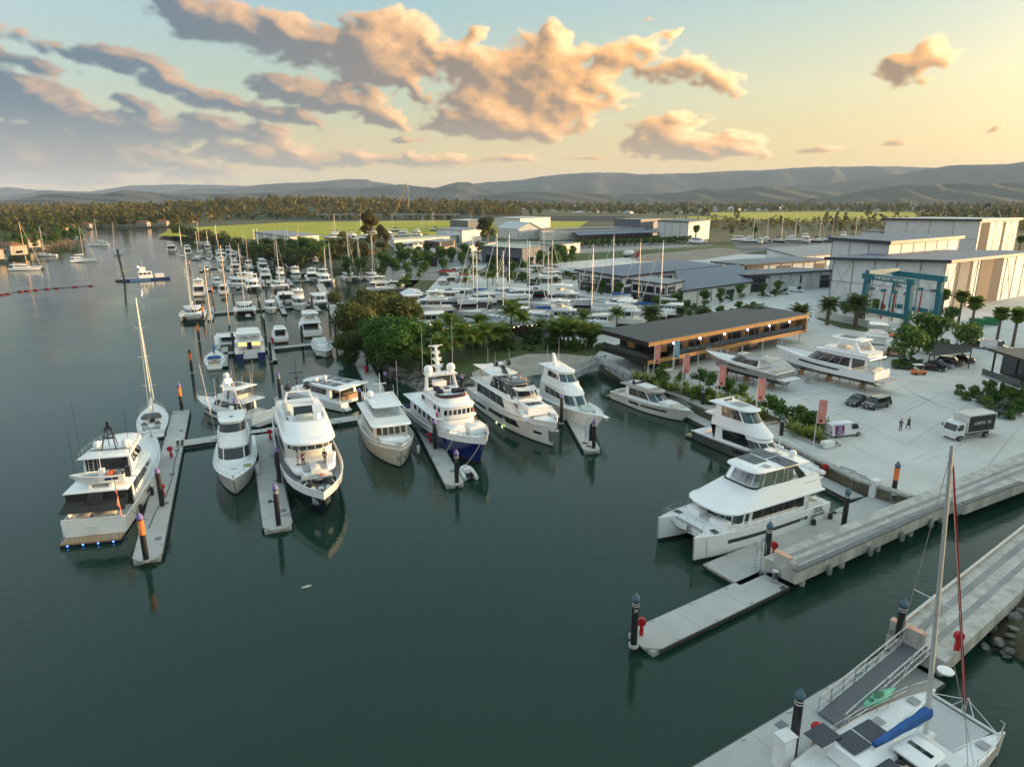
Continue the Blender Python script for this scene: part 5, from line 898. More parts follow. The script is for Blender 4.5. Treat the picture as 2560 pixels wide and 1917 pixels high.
b.roof('hardtop',7.1,2.2,9.8,2.05,1.6,1.8,.2); mb=MB().loft([[(4.2,-.4,7.3),(5.3,-.4,7.3),(5.3,.4,7.3),(4.2,.4,7.3)],[(3.6,-.15,9.2),(4.0,-.15,9.2),(4.0,.15,9.2),(3.6,.15,9.2)]]); b.part('radar_mast',mb,GEL); b.part('radar_scanner',MB().box((4.9,0,7.9),(.25,1.5,.15)),GEL); b.pole(4.,.9,7.3,4.5); b.pole(4.,-1.2,7.3,3.4); b.part('sun_pad',MB().prism([(x,y) for x,y in outl(14.9,17.2,1.1,.9,.9)],2.8,2.95),mat('pale_teal_pad',(.45,.58,.56),rough=.8)); b.part('pad_cushions',MB().box((15.0,0,3.02),(.5,1.5,.3)),MATS['pale_teal_pad']); b.part('deck_hatch',MB().lathe([(.02,.0),(.25,.0),(.25,.05),(.02,.06)],12,(17.8,0,2.86)),BLACKP)
b.box('cockpit_gunwale',.0,3.5,-2.6,2.6,1.1,1.86,GEL)
# --- silver coupe yacht
S=P(1522,998); hd=R(-60); b=Boat('coupe_yacht','silver-roofed coupe yacht moored off the quay dock with oval hull windows','motor boat',(S.x+2.1,S.y+1.2),hd); bK=b
b.hull(17.6,4.9,1.5,2.3,rake=1.9,tw=.93,bulw=.18,plat=1.3,dep=.9,fine=2.5,flare=1.6,side=GEL2,sp=1.4,cap=GEL); b.rail(.55,.99,.6,8); b.rail(.2,.55,.45,6,wrap=False,r=.018,name='side_rail'); b.hwin(.30,.44,.42,.70,GLD,slant=-.01); b.hwin(.47,.78,.48,.66,GLD,slant=.0)
lv=b.house('cabin',1.5,3.4,3.8,12.4,2.0,1.65,2.2,rf=2.4,tum=.25,m=GEL); b.win(lv,.3,.9,'F',2,gap=.1,m=GLB,a=.04,b=.96); b.win(lv,.3,.9,'P',2,a=.15,b=1.,taper=.0); b.win(lv,.3,.9,'S',2,a=.15,b=1.)
b.roof('silver_roof',3.4,2.4,10.8,2.05,1.6,2.,.32,TAUPE); b.box('sunroof',5.4,8.6,-1.15,1.15,3.82,3.86,WHTP); b.box('sunroof_frame',3.2,4.9,-.9,.9,3.82,3.88,GEL); [b.dome(4.9,y,3.85,.3,BLACKP) for y in (-1.1,1.0)]; b.part('radar_scanner',MB().box((5.1,0,4.0),(.25,1.5,.15)),BLACKP); b.cush('bow_lounge',13.4,15.3,-.9,.9,2.0,2.35,CUSH); b.box('foredeck_trunk',11.4,13.6,-1.2,1.2,1.9,2.4,GEL); b.cush('cockpit_seat',.6,1.5,-1.7,1.7,1.2,1.9); b.box('cockpit_sole',.3,3.7,-1.9,1.9,1.32,1.36,TEAK); b.part('anchor',MB().tube([(17.2,0,2.3),(18.0,0,2.2)],.08,5),STEEL)
# --- grey flybridge yacht
S=P(1722,1100); hd=R(-61); b=Boat('grey_flybridge_yacht','dark grey hulled yacht with enclosed white bridge at the quay dock','motor boat',(S.x+2.3,S.y+1.3),hd); bL=b
b.hull(19.2,5.0,1.55,2.4,side=GREYH,rake=2.,tw=.93,bulw=.12,plat=1.4,dep=.9,fine=2.5,flare=1.6,upper=GEL,split=.86,sp=1.4,cap=GEL); b.rail(.5,.99,.6,8); b.hwin(.42,.54,.38,.62,GLD); b.hwin(.6,.72,.45,.62,GLD)
lv=b.house('saloon',1.6,3.9,4.4,13.6,2.15,1.8,2.6,rf=2.2,tum=.2); b.win(lv,.12,.62,'F',1,gap=.02,m=mat('mesh_cover',(.06,.065,.07),(.05,.055,.06),rough=.6)); b.win(lv,.15,.72,'P',1,a=.22,b=1.,taper=-.2); b.win(lv,.15,.72,'S',1,a=.22,b=1.,taper=-.2)
lv=b.house('bridge_base',3.6,5.0,3.6,12.2,2.2,1.75,2.4,rf=1.8,tum=.25); lv=b.house('enclosed_bridge',4.9,6.5,3.8,10.2,1.85,1.55,1.5,rf=1.3,tum=.2); b.win(lv,.14,.9,'F',3,gap=.08,m=GLB,a=.05,b=.95); b.win(lv,.14,.9,'P',2,a=.25,b=1.); b.win(lv,.14,.9,'S',2,a=.25,b=1.)
b.roof('hardtop',6.5,2.6,9.6,2.0,1.6,1.7,.22); b.box('sunroof',5.4,7.6,-.9,.9,6.83,6.86,DECKG); b.box('sunroof_rim',4.9,8.1,-1.15,1.15,6.80,6.83,WHTP); b.part('radar_scanner',MB().box((4.4,0,7.0),(.25,1.4,.15)),BLACKP); b.dome(4.2,.9,6.8,.25); b.cush('cockpit_seat',1.4,2.2,-1.8,1.8,1.3,2.,GEL); b.box('cockpit_sole',.3,4.3,-2.0,2.0,1.38,1.42,TEAK); b.part('enclosure_screen',MB().loft([[(4.2,y,1.6) for y in (-2.1,2.1)],[(3.4,y,3.8) for y in (-2.1,2.1)]],closed=False,c0=False,c1=False),BLKC); b.part('anchor',MB().tube([(18.9,0,2.4),(19.7,0,2.3)],.08,5),STEEL); b.path_rail([(3.7,-1.9,5.05),(2.4,-1.9,5.05),(2.4,1.9,5.05),(3.7,1.9,5.05)],.7); b.box('bridge_overhang',2.2,4.,-2.1,2.1,4.85,5.02,GEL)
# --- the big white power catamaran
n0,n1,f0=P(1731,1409),P(2052,1294),P(1627,1358); hd=headof(n1,n0); L=(n1-n0).length; ax=Vector((math.cos(hd),math.sin(hd),0)); lt=Vector((-ax.y,ax.x,0)); sp=abs((n0-f0).dot(lt)); S=n1-lt*(sp/2)
b=Boat('power_catamaran','big white power catamaran with solar roof and black window band at the wide dock','catamaran',S,hd); bM=b
B=sp+2.2; cathull(b,L,B,2.3,2.3,2.75,bridge=1.25,boot_h=.35,rake=.1,fine=3.4,wpow=2.6,tw=.86,bulw=.08,bx=(1.,L*.9),deckz=2.25,flare=1.2)
yo=b.yo; b.part('foredeck',MB().loft([[(L*.45,-yo,2.5),(L*.45,yo,2.5),(L*.45,yo,2.2),(L*.45,-yo,2.2)],[(L*.9,-yo,2.72),(L*.9,yo,2.72),(L*.9,yo,2.4),(L*.9,-yo,2.4)]]),DECKW)
for sg in (1,-1):
    for y in (0,): pass
# long dark stripe windows on the outer topsides
b.hwin(.2,.80,.47,.66,GLD,sides=(-1,),name='hull_window')
for sg in (1,):
    mb=MB(); nn=10; lo=[];hi=[]
    for k in range(nn+1):
        t=lerp(.2,.80,k/nn); hh=1.15/2
        q=Vector((t*L,yo+2.3/2*(.985 if t>.35 else .97),0)); 
        bd=2.3/2*((.86+.14*math.sin(pi/2*t/.42)) if t<.42 else max(0.,1-((t-.42)/.58)**3.4)); bw=2.3/2*.9*((.86+.14*math.sin(pi/2*t/.42)) if t<.42 else max(0,1-((t-.42)/.58)**2.6))
        def yy(h): return yo+bw+(bd-bw)*h**1.2+.02
        zs=2.3+.45*t**1.3; h0,h1=(.47,.66); lo.append((t*L,yy(h0),.35+(zs-.35)*h0)); hi.append((t*L,yy(h1),.35+(zs-.35)*h1))
    mb.loft([lo,hi],closed=False,c0=False,c1=False); b.part('hull_window',mb,GLD)
lv=b.house('saloon',2.3,4.25,3.6,L*.735,yo+.75,yo+.45,2.2,rf=.5,tum=.12,e=3.2); b.win(lv,.22,.95,'F',3,gap=.18,m=GLB,a=.04,b=.96); b.win(lv,.25,.92,'P',5,gap=.05,a=.08,b=1.); b.win(lv,.25,.92,'S',5,gap=.05,a=.08,b=1.)
lv=b.house('upper_shell',4.2,5.75,1.8,L*.80,yo+1.0,yo+.75,3.,rf=4.6,tum=.75,e=3.0); b.roof('shell_edge',4.0,1.4,L*.815,yo+1.1,yo+.85,3.,.3,e=3.0)
lv=b.house('enclosed_bridge',5.7,7.15,4.0,L*.575,yo+.05,yo-.35,1.3,rf=.8,tum=.25,e=4,hollow=True); b.win(lv,.05,.95,'F',3,gap=.14,m=GLC,name='clear_panel',a=.02,b=.98); b.win(lv,.05,.95,'P',3,gap=.14,m=GLC,name='clear_panel',a=.25,b=1.); b.win(lv,.05,.95,'S',3,gap=.14,m=GLC,name='clear_panel',a=.25,b=1.)
mb=MB(); 
for f in (0,1.): mb.tube([b.lvp(lv,i*.5,f) for i in range(2,2*(2*NS+NN-2)-1)],.1,5)
b.part('black_frame',mb,BLACKP); mb=MB(); [mb.tube([b.lvp(lv,i,0),b.lvp(lv,i,1)],.05,4) for i in (NS-1,NS+2,NS+NN-5,NS-1+NN,1.2,2.1)]; b.part('window_posts',mb,WHTP)
for sg in (1,-1): b.part('black_wing',MB().loft([[(4.6,sg*(yo+.08),5.72),(3.4,sg*(yo+.08),5.72),(3.4,sg*(yo-.05),5.72),(4.6,sg*(yo-.05),5.72)],[(5.5,sg*(yo-.15),7.15),(4.9,sg*(yo-.15),7.15),(4.9,sg*(yo-.3),7.15),(5.5,sg*(yo-.3),7.15)]]),BLACKP)
b.roof('hardtop',7.15,3.2,L*.57,yo+.05,yo-.3,1.4,.25,e=3.4)
for x,y in ((5.0,-2.6),(5.0,.1),(7.3,-2.0)):
    for k in (0,1): b.box('solar_panel',x,x+1.9,y+1.25*k,y+1.2+1.25*k,7.51,7.54,SOLAR)
b.box('roof_hatch',8.2,8.9,1.0,1.8,7.5,7.54,DECKG); b.box('roof_hatch',4.4,5.,-1.,0.,7.5,7.53,DECKG); b.dome(3.9,.9,7.45,.42); b.part('mast',MB().tube([(4.4,-.6,7.45),(4.2,-.6,9.4)],.12,6,r2=.05),GEL); b.part('radar_scanner',MB().box((4.4,-.6,8.3),(.25,1.2,.15)),GEL); b.pole(3.6,-1.6,7.4,2.6,.03)
b.cush('bridge_seat',6.4,7.4,-1.8,1.8,5.76,6.4,mat('grey_seat',(.35,.36,.37),rough=.8)); b.cush('helm_console',8.8,9.4,-1.,1.,5.76,6.6,BLACKP); b.part('bridge_floor',MB().prism([(x,y) for x,y in outl(4.2,10.6,yo-.2,yo-.5,1.)],5.752,5.76),CUSH)
b.path_rail([(4.,yo+.1,5.6),(1.6,yo+.3,5.3),(1.6,-yo-.3,5.3),(4.,-yo-.1,5.6)],.8,r=.035,mid=2); b.box('bridge_aft_deck',1.2,4.,-yo-.5,yo+.5,5.15,5.3,GEL); t=b.part('davit_tender',MB().loft([[(.9,y,4.9+.4*abs(s)) for s,y in ((-1,-.0),(0,0),(1,0))]] if 0 else [[(.2+.7*math.cos(a),-2.4,5.2+.45*math.sin(a)) for a in [pi*k/5 for k in range(-1,7)]],[(.2+.8*math.cos(a),0,5.2+.5*math.sin(a)) for a in [pi*k/5 for k in range(-1,7)]],[(.2+.3*math.cos(a),2.4,5.3+.25*math.sin(a)) for a in [pi*k/5 for k in range(-1,7)]]]),GEL,60)
for sg in (1,-1): b.part('stern_quarter',MB().loft([[(0.,sg*(yo+.95),1.),(3.8,sg*(yo+.98),2.3),(3.8,sg*(yo+.8),2.3),(0.,sg*(yo+.8),1.)],[(1.4,sg*(yo+.95),2.6),(3.8,sg*(yo+.98),3.2),(3.8,sg*(yo+.8),3.2),(1.4,sg*(yo+.8),2.6)]]),GEL,30); [b.box('stern_step',-.6+.45*k,-.1+.45*k,sg*yo-.7,sg*yo+.7,.3,.55+.3*k,TEAK) for k in range(5)]
b.cush('cockpit_seat',1.6,2.4,-2.2,2.2,2.25,2.9,CUSH); b.box('cockpit_sole',1.,3.6,-2.6,2.6,2.26,2.29,TEAK); b.box('aft_doors',3.5,3.58,-2.6,2.6,2.4,4.1,GLD)
for sg in (1,-1): b.cush('foredeck_seat',L*.74,L*.80,sg*1.6-.9,sg*1.6+.9,2.62,3.2,GEL); b.box('deck_hatch',L*.845,L*.875,sg*yo-.4,sg*yo+.4,2.72,2.76,BLACKP)
b.path_rail([(L*.96,-yo-.2,2.75),(L*.8,-yo-.95,2.7),(L*.5,-yo-1.02,2.6),(L*.3,-yo-1.0,2.5)],.65,r=.022); b.path_rail([(L*.96,yo+.2,2.75),(L*.8,yo+.95,2.7),(L*.5,yo+1.02,2.6),(L*.3,yo+1.0,2.5)],.65,r=.022); b.path_rail([(L*.95,yo,2.75),(L*.89,yo-.8,2.73),(L*.89,-yo+.8,2.73),(L*.95,-yo,2.75)],.65,r=.022)
b.part('anchor',MB().box((L*.9,0,2.2),(.5,.25,.7)),STEEL); b.line((L*.93,yo-.3,2.4),(L*.9,0,2.),ROPED,.5,.03); b.line((L*.93,-yo+.3,2.4),(L*.9,0,2.),ROPED,.5,.03)
for x in (L*.16,L*.52,.3): b.fender(x,yo+1.32,.25,BLACKP,.26,.95); b.line((x,yo+1.1,2.5),(x,yo+1.3,1.1),ROPED,0,.015)
b.line((L*.93,yo+.4,2.3),b.local(P(1765,1418,.6)),ROPED,.1,.025); b.line((1.,yo+.9,1.6),b.local(P(2090,1282,.6)),ROPED,.1,.025)
DGRT=mat('pale_grey_lettering',(.16,.17,.18),rough=.4); text('SOL',.85,b.r,DGRT,(2.1,yo+1.1,1.98),(pi/2,0,pi),.01,bold=.012); text('SEARCHER',.46,b.r,DGRT,(2.2,yo+1.1,1.36),(pi/2,0,pi),.01,bold=.01); text('ILIAD',.3,b.r,WHTP,(4.9,yo+1.17,1.5),(pi/2,0,pi),.008)
# --- sailing catamaran at the near dock
mp=P(2311,1829,2.0); a0=P(2316,1708,1.9); a1=P(2530,1838,1.9); lt=(a0-a1); lt.z=0; sp=lt.length; lt.normalize(); ax=Vector((lt.y,-lt.x,0)); hd=math.atan2(ax.y,ax.x); mid=(a0+a1)/2
L=13.6; S=mid-ax*L*.99; b=Boat('sailing_catamaran','white sailing catamaran with blue boom cover and green kayak in the near corner','catamaran',S,hd); bN=b
B=sp+.9; cathull(b,L,B,1.9,1.55,1.75,bridge=.8,boot_h=.15,rake=.3,fine=2.2,tw=.6,bulw=.03,bx=(1.2,L*.66),deckz=1.5); yo=b.yo
b.part('main_deck',MB().loft([[(1.,-yo-.2,1.62),(1.,yo+.2,1.62),(1.,yo+.2,1.4),(1.,-yo-.2,1.4)],[(L*.66,-yo-.3,1.78),(L*.66,yo+.3,1.78),(L*.66,yo+.3,1.4),(L*.66,-yo-.3,1.4)]]),DECKW)
lv=b.house('coachroof',1.7,2.75,2.2,L*.60,yo-.1,yo-1.2,2.6,rf=1.8,tum=.35); b.win(lv,.25,.75,'F',5,gap=.2); b.win(lv,.25,.75,'P',3,gap=.25,a=.2,b=.95); b.win(lv,.25,.75,'S',3,gap=.25,a=.2,b=.95)
b.part('trampoline',MB().loft([[(L*.66,-yo+.6,1.7),(L*.66,yo-.6,1.7)],[(L*.94,-yo+.35,1.7),(L*.94,yo-.35,1.7)]],closed=False,c0=False,c1=False),mat('trampoline_mesh',(.50,.51,.52),(.44,.45,.46),scale=8,rough=.8)); b.part('cross_beam',MB().tube([(L*.955,-yo,1.75),(L*.955,yo,1.75)],.11,8),MASTM,50); mb=MB(); [mb.tube([(L*.955,s*.7,1.8),(L*.985,0,2.7),(L*.955,-s*.1,1.8)],.05,5) for s in (1,-1)]; [mb.tube([(L*.96,s*yo*.9,1.8),(L*.985,0,2.6)],.03,4) for s in (1,-1)]; b.part('bow_sprit_frame',mb,STEEL)
mx=L*.60-.15; lm=b.local(mp); top=b.rig(lm.x,2.0,19.6,Vector((L*.965,0,2.2)),None,B,5.6,r=.17,rake=3.0,spreads=1,cover=BLUC,jib=mat('red_jib_cover',(.38,.02,.03),(.28,.02,.03),scale=3,rough=.8,bump=.4,bscale=8),boomz=1.2,wire=.02)
b.box('mast_step',lm.x-.4,lm.x+.4,-.4,.4,1.6,2.05,DECKW); mb=MB(); mb.tube([(lm.x-.5,.5,2.9),(lm.x,.1,3.6)],.03,4); b.part('winch_lines',mb,ROPE)
[b.box('solar_panel',lm.x-4.6-1.75*k,lm.x-3.0-1.75*k,.5,1.9,2.82,2.86,SOLAR) for k in (0,1)]; [b.box('solar_panel',lm.x-6.4,lm.x-4.8,-1.9+1.2*k-1,-.8+1.2*k-1,2.82,2.86,SOLAR) for k in (0,1)]; b.box('solar_panel',1.2,3.,1.7,3.,2.9,2.94,SOLAR)
b.roof('helm_hood',3.3,lm.x-5.3,lm.x-2.9,1.15-1.9+1.1,1.0,.5,.14) if 0 else b.part('helm_hood',MB().loft([[(x,y-1.3,3.0) for x,y in outl(lm.x-4.2,lm.x-2.0,1.05,.95,.5)],[(x,y-1.3,3.16) for x,y in outl(lm.x-4.25,lm.x-1.95,1.1,1.,.5)],[(x,y-1.3,3.24) for x,y in outl(lm.x-4.1,lm.x-2.2,.9,.8,.4)]]),GEL,40); b.box('hood_window',lm.x-3.2,lm.x-2.85,-2.0,-.6,3.245,3.26,GLD); lv2=b.house('hood_base',2.7,3.0,lm.x-4.1,lm.x-2.1,.0001+.9,.8,.4,hollow=True); b.part('helm_pod',MB().loft([[(x,y-1.3,2.5) for x,y in outl(lm.x-4.,lm.x-2.2,.9,.8,.4)],[(x,y-1.3,3.0) for x,y in outl(lm.x-4.,lm.x-2.2,.9,.8,.4)]]),GLD)
for sg in (1,-1):
    for x in (.42,.52,.80): b.box('deck_hatch',L*x,L*x+.7,sg*yo-.3,sg*yo+.3,1.79,1.83,DECKG)
    mb=MB(); mb.tube([(L*.86,sg*(yo+.5),1.75),(L*.86,sg*(yo+.5),2.5),(L*.97,sg*(yo+.12),2.6),(L*.98,sg*(yo-.2),2.55)],.028,5); mb.tube([(L*.97,sg*(yo+.1),1.75),(L*.97,sg*(yo+.1),2.6)],.025,4); b.part('pulpit_rail',mb,STEEL); b.path_rail([(L*.84,sg*(yo+.62),1.75),(L*.5,sg*(yo+.85),1.7),(L*.15,sg*(yo+.75),1.6)],.65,r=.018); b.part('toe_rail',MB().tube([b.world(0,0,0)*0+Vector(p) for p in [(L*.15,sg*(yo+.8),1.66),(L*.5,sg*(yo+.93),1.72),(L*.84,sg*(yo+.68),1.8),(L*.97,sg*(yo+.12),1.82)]],.03,4),TEAK)
b.part('radar_dome',MB().lathe([(.05,0),(.45,.02),(.47,.12),(.1,.16)],14,(lm.x+.5,-.2,6.4)),GEL,50); ky=b.world(L*.66,yo+1.05,2.15); k_=Boat('kayak','mint green kayak lashed along the catamaran side rail','kayak',(0,0),hd); k_.r.location=ky-Vector((math.cos(hd)*1.6,math.sin(hd)*1.6,0)); rr=[]
for i in range(11): t_=i/10; w_=.36*math.sin(pi*min(.97,max(.03,t_)))**.7; rr.append([(3.3*t_,w_*math.cos(q),.02+(.26 if q<pi else .24)*math.sin(q)*(.6+.4*math.sin(pi*t_))) for q in [2*pi*j/12 for j in range(12)]])
k_.part('shell',MB().loft(rr),mat('mint_plastic',(.16,.55,.36),(.13,.47,.31),rough=.4),50); k_.part('cockpit',MB().prism([(1.55+.5*math.cos(q),.22*math.sin(q)) for q in [2*pi*j/12 for j in range(12)]],.24,.30),mat('dark_green_well',(.03,.16,.08),rough=.6)); k_.part('cockpit',MB().prism([(.75+.22*math.cos(q),.16*math.sin(q)) for q in [2*pi*j/12 for j in range(12)]],.2,.26),MATS['dark_green_well'])
# --- yachts on the hard
def stands(b,L,B,z): 
    for t in (.08,.3,.5,.7):
        for sg in (1,-1):
            x=t*L; y=sg*B*.36; mb=MB(); [mb.tube([(x+dx,y+dy,-z),(x,y,-.25)],.05,4) for dx,dy in ((.4,.3*sg),(-.4,.3*sg),(0,-.4*sg))]; mb.box((x,y,-.22),(.4,.3,.06)); b.part('boat_stand',mb,mat('stand_steel',(.12,.12,.12),rough=.6))
    for t in (.15,.45,.72): b.part('keel_block',MB().box((t*L,0,-z+.4),(.6,1.2,.9)),TEAK)
S=P(1960,975,2.)+Vector((-.6,.3,0)); hd=headof(P(1975,957,3.2),P(1812,885,5.6)); b=Boat('coupe_yacht','beige and grey sports coupe yacht standing on the paved apron near the restaurant','motor boat',S,hd,z=3.9); b.r.location=(P(1978,955,3.6).x-1.,P(1978,955,3.6).y,3.9)
b.hull(18.,4.8,1.3,2.1,side=TAUPE,rake=2.2,tw=.94,bulw=.12,plat=1.4,platm=DECKW,dep=1.0,fine=2.5,flare=1.5,boot=BOOT,boot_h=.1,upper=GEL,split=.82,cap=GEL); b.rail(.5,.99,.6,7); b.hwin(.36,.6,.5,.72,GLD); stands(b,18,4.8,1.9)
lv=b.house('cabin',1.4,2.9,4.2,12.,1.95,1.6,2.4,rf=2.6,tum=.25); b.win(lv,.2,.92,'F',2,gap=.1); b.win(lv,.2,.92,'P',2,a=.1,b=1.,taper=.2); b.win(lv,.2,.92,'S',2,a=.1,b=1.,taper=.2); b.roof('hardtop',2.9,2.4,10.2,1.9,1.5,1.8,.25,SILV); b.box('sunroof',5.,8.2,-1.,1.,3.21,3.24,GLD); b.cush('cockpit_seat',.8,1.8,-1.6,1.6,1.1,1.8); b.dome(4.,.6,3.2,.25); b.box('cockpit_sole',.2,4.,-2.,2.,1.2,1.23,TEAK); b.box('transom',.02,.3,-2.1,2.1,.4,1.5,GEL)
hd=headof(P(2235,963,3.3),P(2010,872,6.5)); b=Boat('flybridge_yacht','white flybridge yacht with blue stripe propped on stands on the apron','motor boat',P(2225,965,3.4),hd,z=4.0); b.r.location=(P(2228,960,3.6).x-1.6,P(2228,960,3.6).y+.3,4.0)
b.hull(21.,5.4,1.5,2.6,rake=2.2,tw=.94,bulw=.3,plat=1.8,platm=DECKG,dep=1.1,fine=2.6,flare=1.4,boot=NAVY2,boot_h=.1); b.rail(.5,.99,.7,8); b.hwin(.32,.72,.5,.72,GLD,slant=-.03); stands(b,21,5.4,2.)
lv=b.house('saloon',1.5,3.6,4.4,14.4,2.35,2.0,2.8,rf=2.8,tum=.2); b.win(lv,.2,.92,'F',3,gap=.1); b.win(lv,.2,.92,'P',3,a=.05,b=1.,gap=.08); b.win(lv,.2,.92,'S',3,a=.05,b=1.,gap=.08); b.roof('flybridge_deck',3.6,1.0,12.4,2.6,2.2,2.4,.35); b.hwin(.0,.0,.5,.5) if 0 else None
lv=b.house('flybridge_coaming',3.9,4.7,1.6,11.4,2.4,2.0,2.2,rf=1.,tum=.05); b.part('blue_stripe',MB().loft([[(x,y*1.003,3.98) for x,y in outl(1.,12.4,2.62,2.22,2.4)],[(x,y*1.003,4.06) for x,y in outl(1.,12.4,2.6,2.2,2.4)]],c0=False,c1=False),NAVY); b.part('bridge_floor',MB().prism([(x,y) for x,y in outl(1.8,10.2,2.2,1.8,1.8)],4.702,4.71),DECKW); b.cush('bridge_seat',3.,5.,-1.9,-1.,4.71,5.2); b.cush('bridge_seat',6.,7.6,.3,1.7,4.71,5.3); mb=MB(); [mb.loft([[(3.,sg*2.2,4.7),(4.,sg*2.2,4.7),(4.,sg*2.0,4.7),(3.,sg*2.0,4.7)],[(4.4,sg*1.9,6.4),(5.,sg*1.9,6.4),(5.,sg*1.75,6.4),(4.4,sg*1.75,6.4)]]) for sg in (1,-1)]; [mb.tube([(9.4,sg*1.6,4.7),(8.6,sg*1.6,6.4)],.06,5) for sg in (1,-1)]; b.part('roof_frame',mb,GEL); b.roof('hardtop',6.4,3.4,9.4,2.0,1.7,1.2,.2); b.box('sunroof',5.2,8.,-1.,1.,6.7,6.73,GREYC); b.box('aft_glass',4.3,4.38,-2.,2.,1.6,3.4,GLD); b.cush('cockpit_seat',.8,1.8,-1.8,1.8,1.3,2.); b.path_rail([(1.2,-2.4,3.98),(1.2,2.4,3.98)],.75); b.box('transom',.02,.3,-2.3,2.3,.4,1.9,GEL); [b.part('deck_post',MB().tube([(1.6,y,1.6),(1.8,y,3.6)],.07,5),GEL) for y in (-2.3,2.3)]
hd=R(70); b=Boat('flybridge_cruiser','small white flybridge cruiser parked just behind the propped flybridge yacht','motor boat',P(2190,900,2),hd,z=3.6); b.r.location.z=3.6
b.hull(12.,4.2,1.3,2.0,rake=1.4,dep=.8,plat=.8,boot_h=.1); lv=b.house('saloon',1.3,3.,2.6,8.4,1.8,1.5,1.9,rf=1.7,tum=.2); [b.win(lv,.3,.85,q,2,gap=.1) for q in 'PSF']; b.roof('flybridge_deck',3.,.8,7.2,2.,1.7,1.6,.25); b.house('flybridge_coaming',3.2,3.9,1.2,6.4,1.8,1.5,1.4,rf=.6,tum=.05); mb=MB(); [mb.tube([(x,y,3.8),(x+.2,y*.95,5.4)],.05,5) for x in (2.,5.) for y in (-1.6,1.6)]; b.part('roof_frame',mb,GEL); b.roof('hardtop',5.4,1.4,5.8,1.85,1.6,.9,.18); b.rail(.5,.99,.6,6); stands(b,12,4.2,1.6); b.pole(3.,.5,5.5,2.)
# ================================================================ the rest of the fleet: one of each kind, then copies
def proto_fly(L=15.,hullm=GEL,lab='x'):
    b=Boat('flybridge_cruiser',lab,'motor boat',(0,0),0); B=L*.31
    b.hull(L,B,1.4,2.3,side=hullm,rake=L*.1,plat=1.1,dep=.8,bulw=.2,ns=12); k=L/15
    lv=b.house('saloon',1.4,3.3,3.2*k,10.6*k,B*.41,B*.34,2.*k,rf=2.1*k,tum=.18); [b.win(lv,.35,.85,q,2,gap=.12,a=.08,b=.98) for q in 'PS']; b.win(lv,.35,.88,'F',3,gap=.1)
    b.roof('flybridge_deck',3.3,1.2*k,9.2*k,B*.45,B*.38,1.8*k,.25); b.house('flybridge_coaming',3.5,4.2,2.*k,8.2*k,B*.40,B*.33,1.6*k,rf=.8,tum=.05); b.box('aft_glass',3.1*k,3.18*k,-B*.33,B*.33,1.5,3.2,GLD)
    for y in (-B*.34,B*.34):
        for x in (2.6*k,6.6*k): b.part('roof_post',MB().tube([(x,y,4.1),(x+.2,y*.95,5.6)],.05,4),GEL)
    b.roof('hardtop',5.6,1.9*k,7.4*k,B*.39,B*.34,1.2*k,.18); b.dome(4.5*k,0,5.85,.3); b.pole(3.6*k,B*.3,5.8,2.4); b.rail(.5,.99,.6,6); b.cush('bridge_seat',4.,5.6,-1.2,1.2,4.2,4.7); return b
def proto_sedan(L=12.,lab='x',cover=False):
    b=Boat('sedan_cruiser',lab,'motor boat',(0,0),0); B=L*.33; k=L/12
    b.hull(L,B,1.2,1.9,rake=L*.11,plat=.8,dep=.7,bulw=.12,ns=12)
    if cover:
        lv=b.house('fabric_cover',1.3,2.6,.4,8.6*k,B*.44,B*.36,2.4*k,rf=2.2*k,tum=.5,ra=.6,m=WHTC); lv2=b.house('windscreen',1.3,2.3,5.,9.0*k,B*.36,B*.32,2.*k,rf=1.6,tum=.2); b.win(lv2,.2,.9,'F',2,gap=.1,m=WHTC)
    else:
        lv=b.house('cabin',1.2,3.0,2.6*k,8.6*k,B*.39,B*.33,1.8*k,rf=1.7*k,tum=.2); [b.win(lv,.35,.85,q,2,gap=.1,a=.05,b=.98) for q in 'PS']; b.win(lv,.35,.88,'F',3,gap=.12); b.roof('hardtop',3.0,1.2*k,7.4*k,B*.41,B*.34,1.4*k,.2); b.pole(3.2*k,.6,3.2,2.2); b.part('radar_scanner',MB().box((3.6*k,0,3.5),(.2,1.,.12)),GEL); b.box('aft_glass',2.5*k,2.58*k,-B*.3,B*.3,1.3,2.9,GLD)
    b.rail(.45,.99,.55,6); return b
def proto_pcat(L=14.,lab='x',fly=True,hullm=GEL):
    b=Boat('power_catamaran',lab,'catamaran',(0,0),0); B=L*.47
    cathull(b,L,B,L*.135,1.4,1.8,side=hullm,bx=(.5,L*.86)); lv=b.house('saloon',1.5,3.3,2.8,L*.78,B*.42,B*.36,2.,rf=1.6,tum=.2); [b.win(lv,.35,.88,q,3,gap=.12,a=.05,b=.98) for q in 'PS']; b.win(lv,.35,.88,'F',4,gap=.14)
    b.box('aft_doors',2.7,2.78,-B*.33,B*.33,1.5,3.1,GLD); b.roof('hardtop',3.3,.6,L*.70,B*.45,B*.39,2.,.22)
    if fly:
        b.house('flybridge_coaming',3.5,4.2,2.,L*.58,B*.34,B*.3,1.4,rf=.7,tum=.05); [b.part('roof_post',MB().tube([(x,y,4.1),(x,y,5.6)],.05,4),GEL) for x in (2.6,6.2) for y in (-B*.28,B*.28)]; b.roof('flybridge_roof',5.6,1.8,L*.5,B*.33,B*.29,1.2,.18); b.dome(4.,0,5.85,.28)
    b.rail(.35,.98,.6,7); [b.box('stern_step',-.7+.4*k,-.3+.4*k,sg*b.yo-.5,sg*b.yo+.5,.25,.45+.25*k,DECKW) for sg in (1,-1) for k in range(3)]; return b
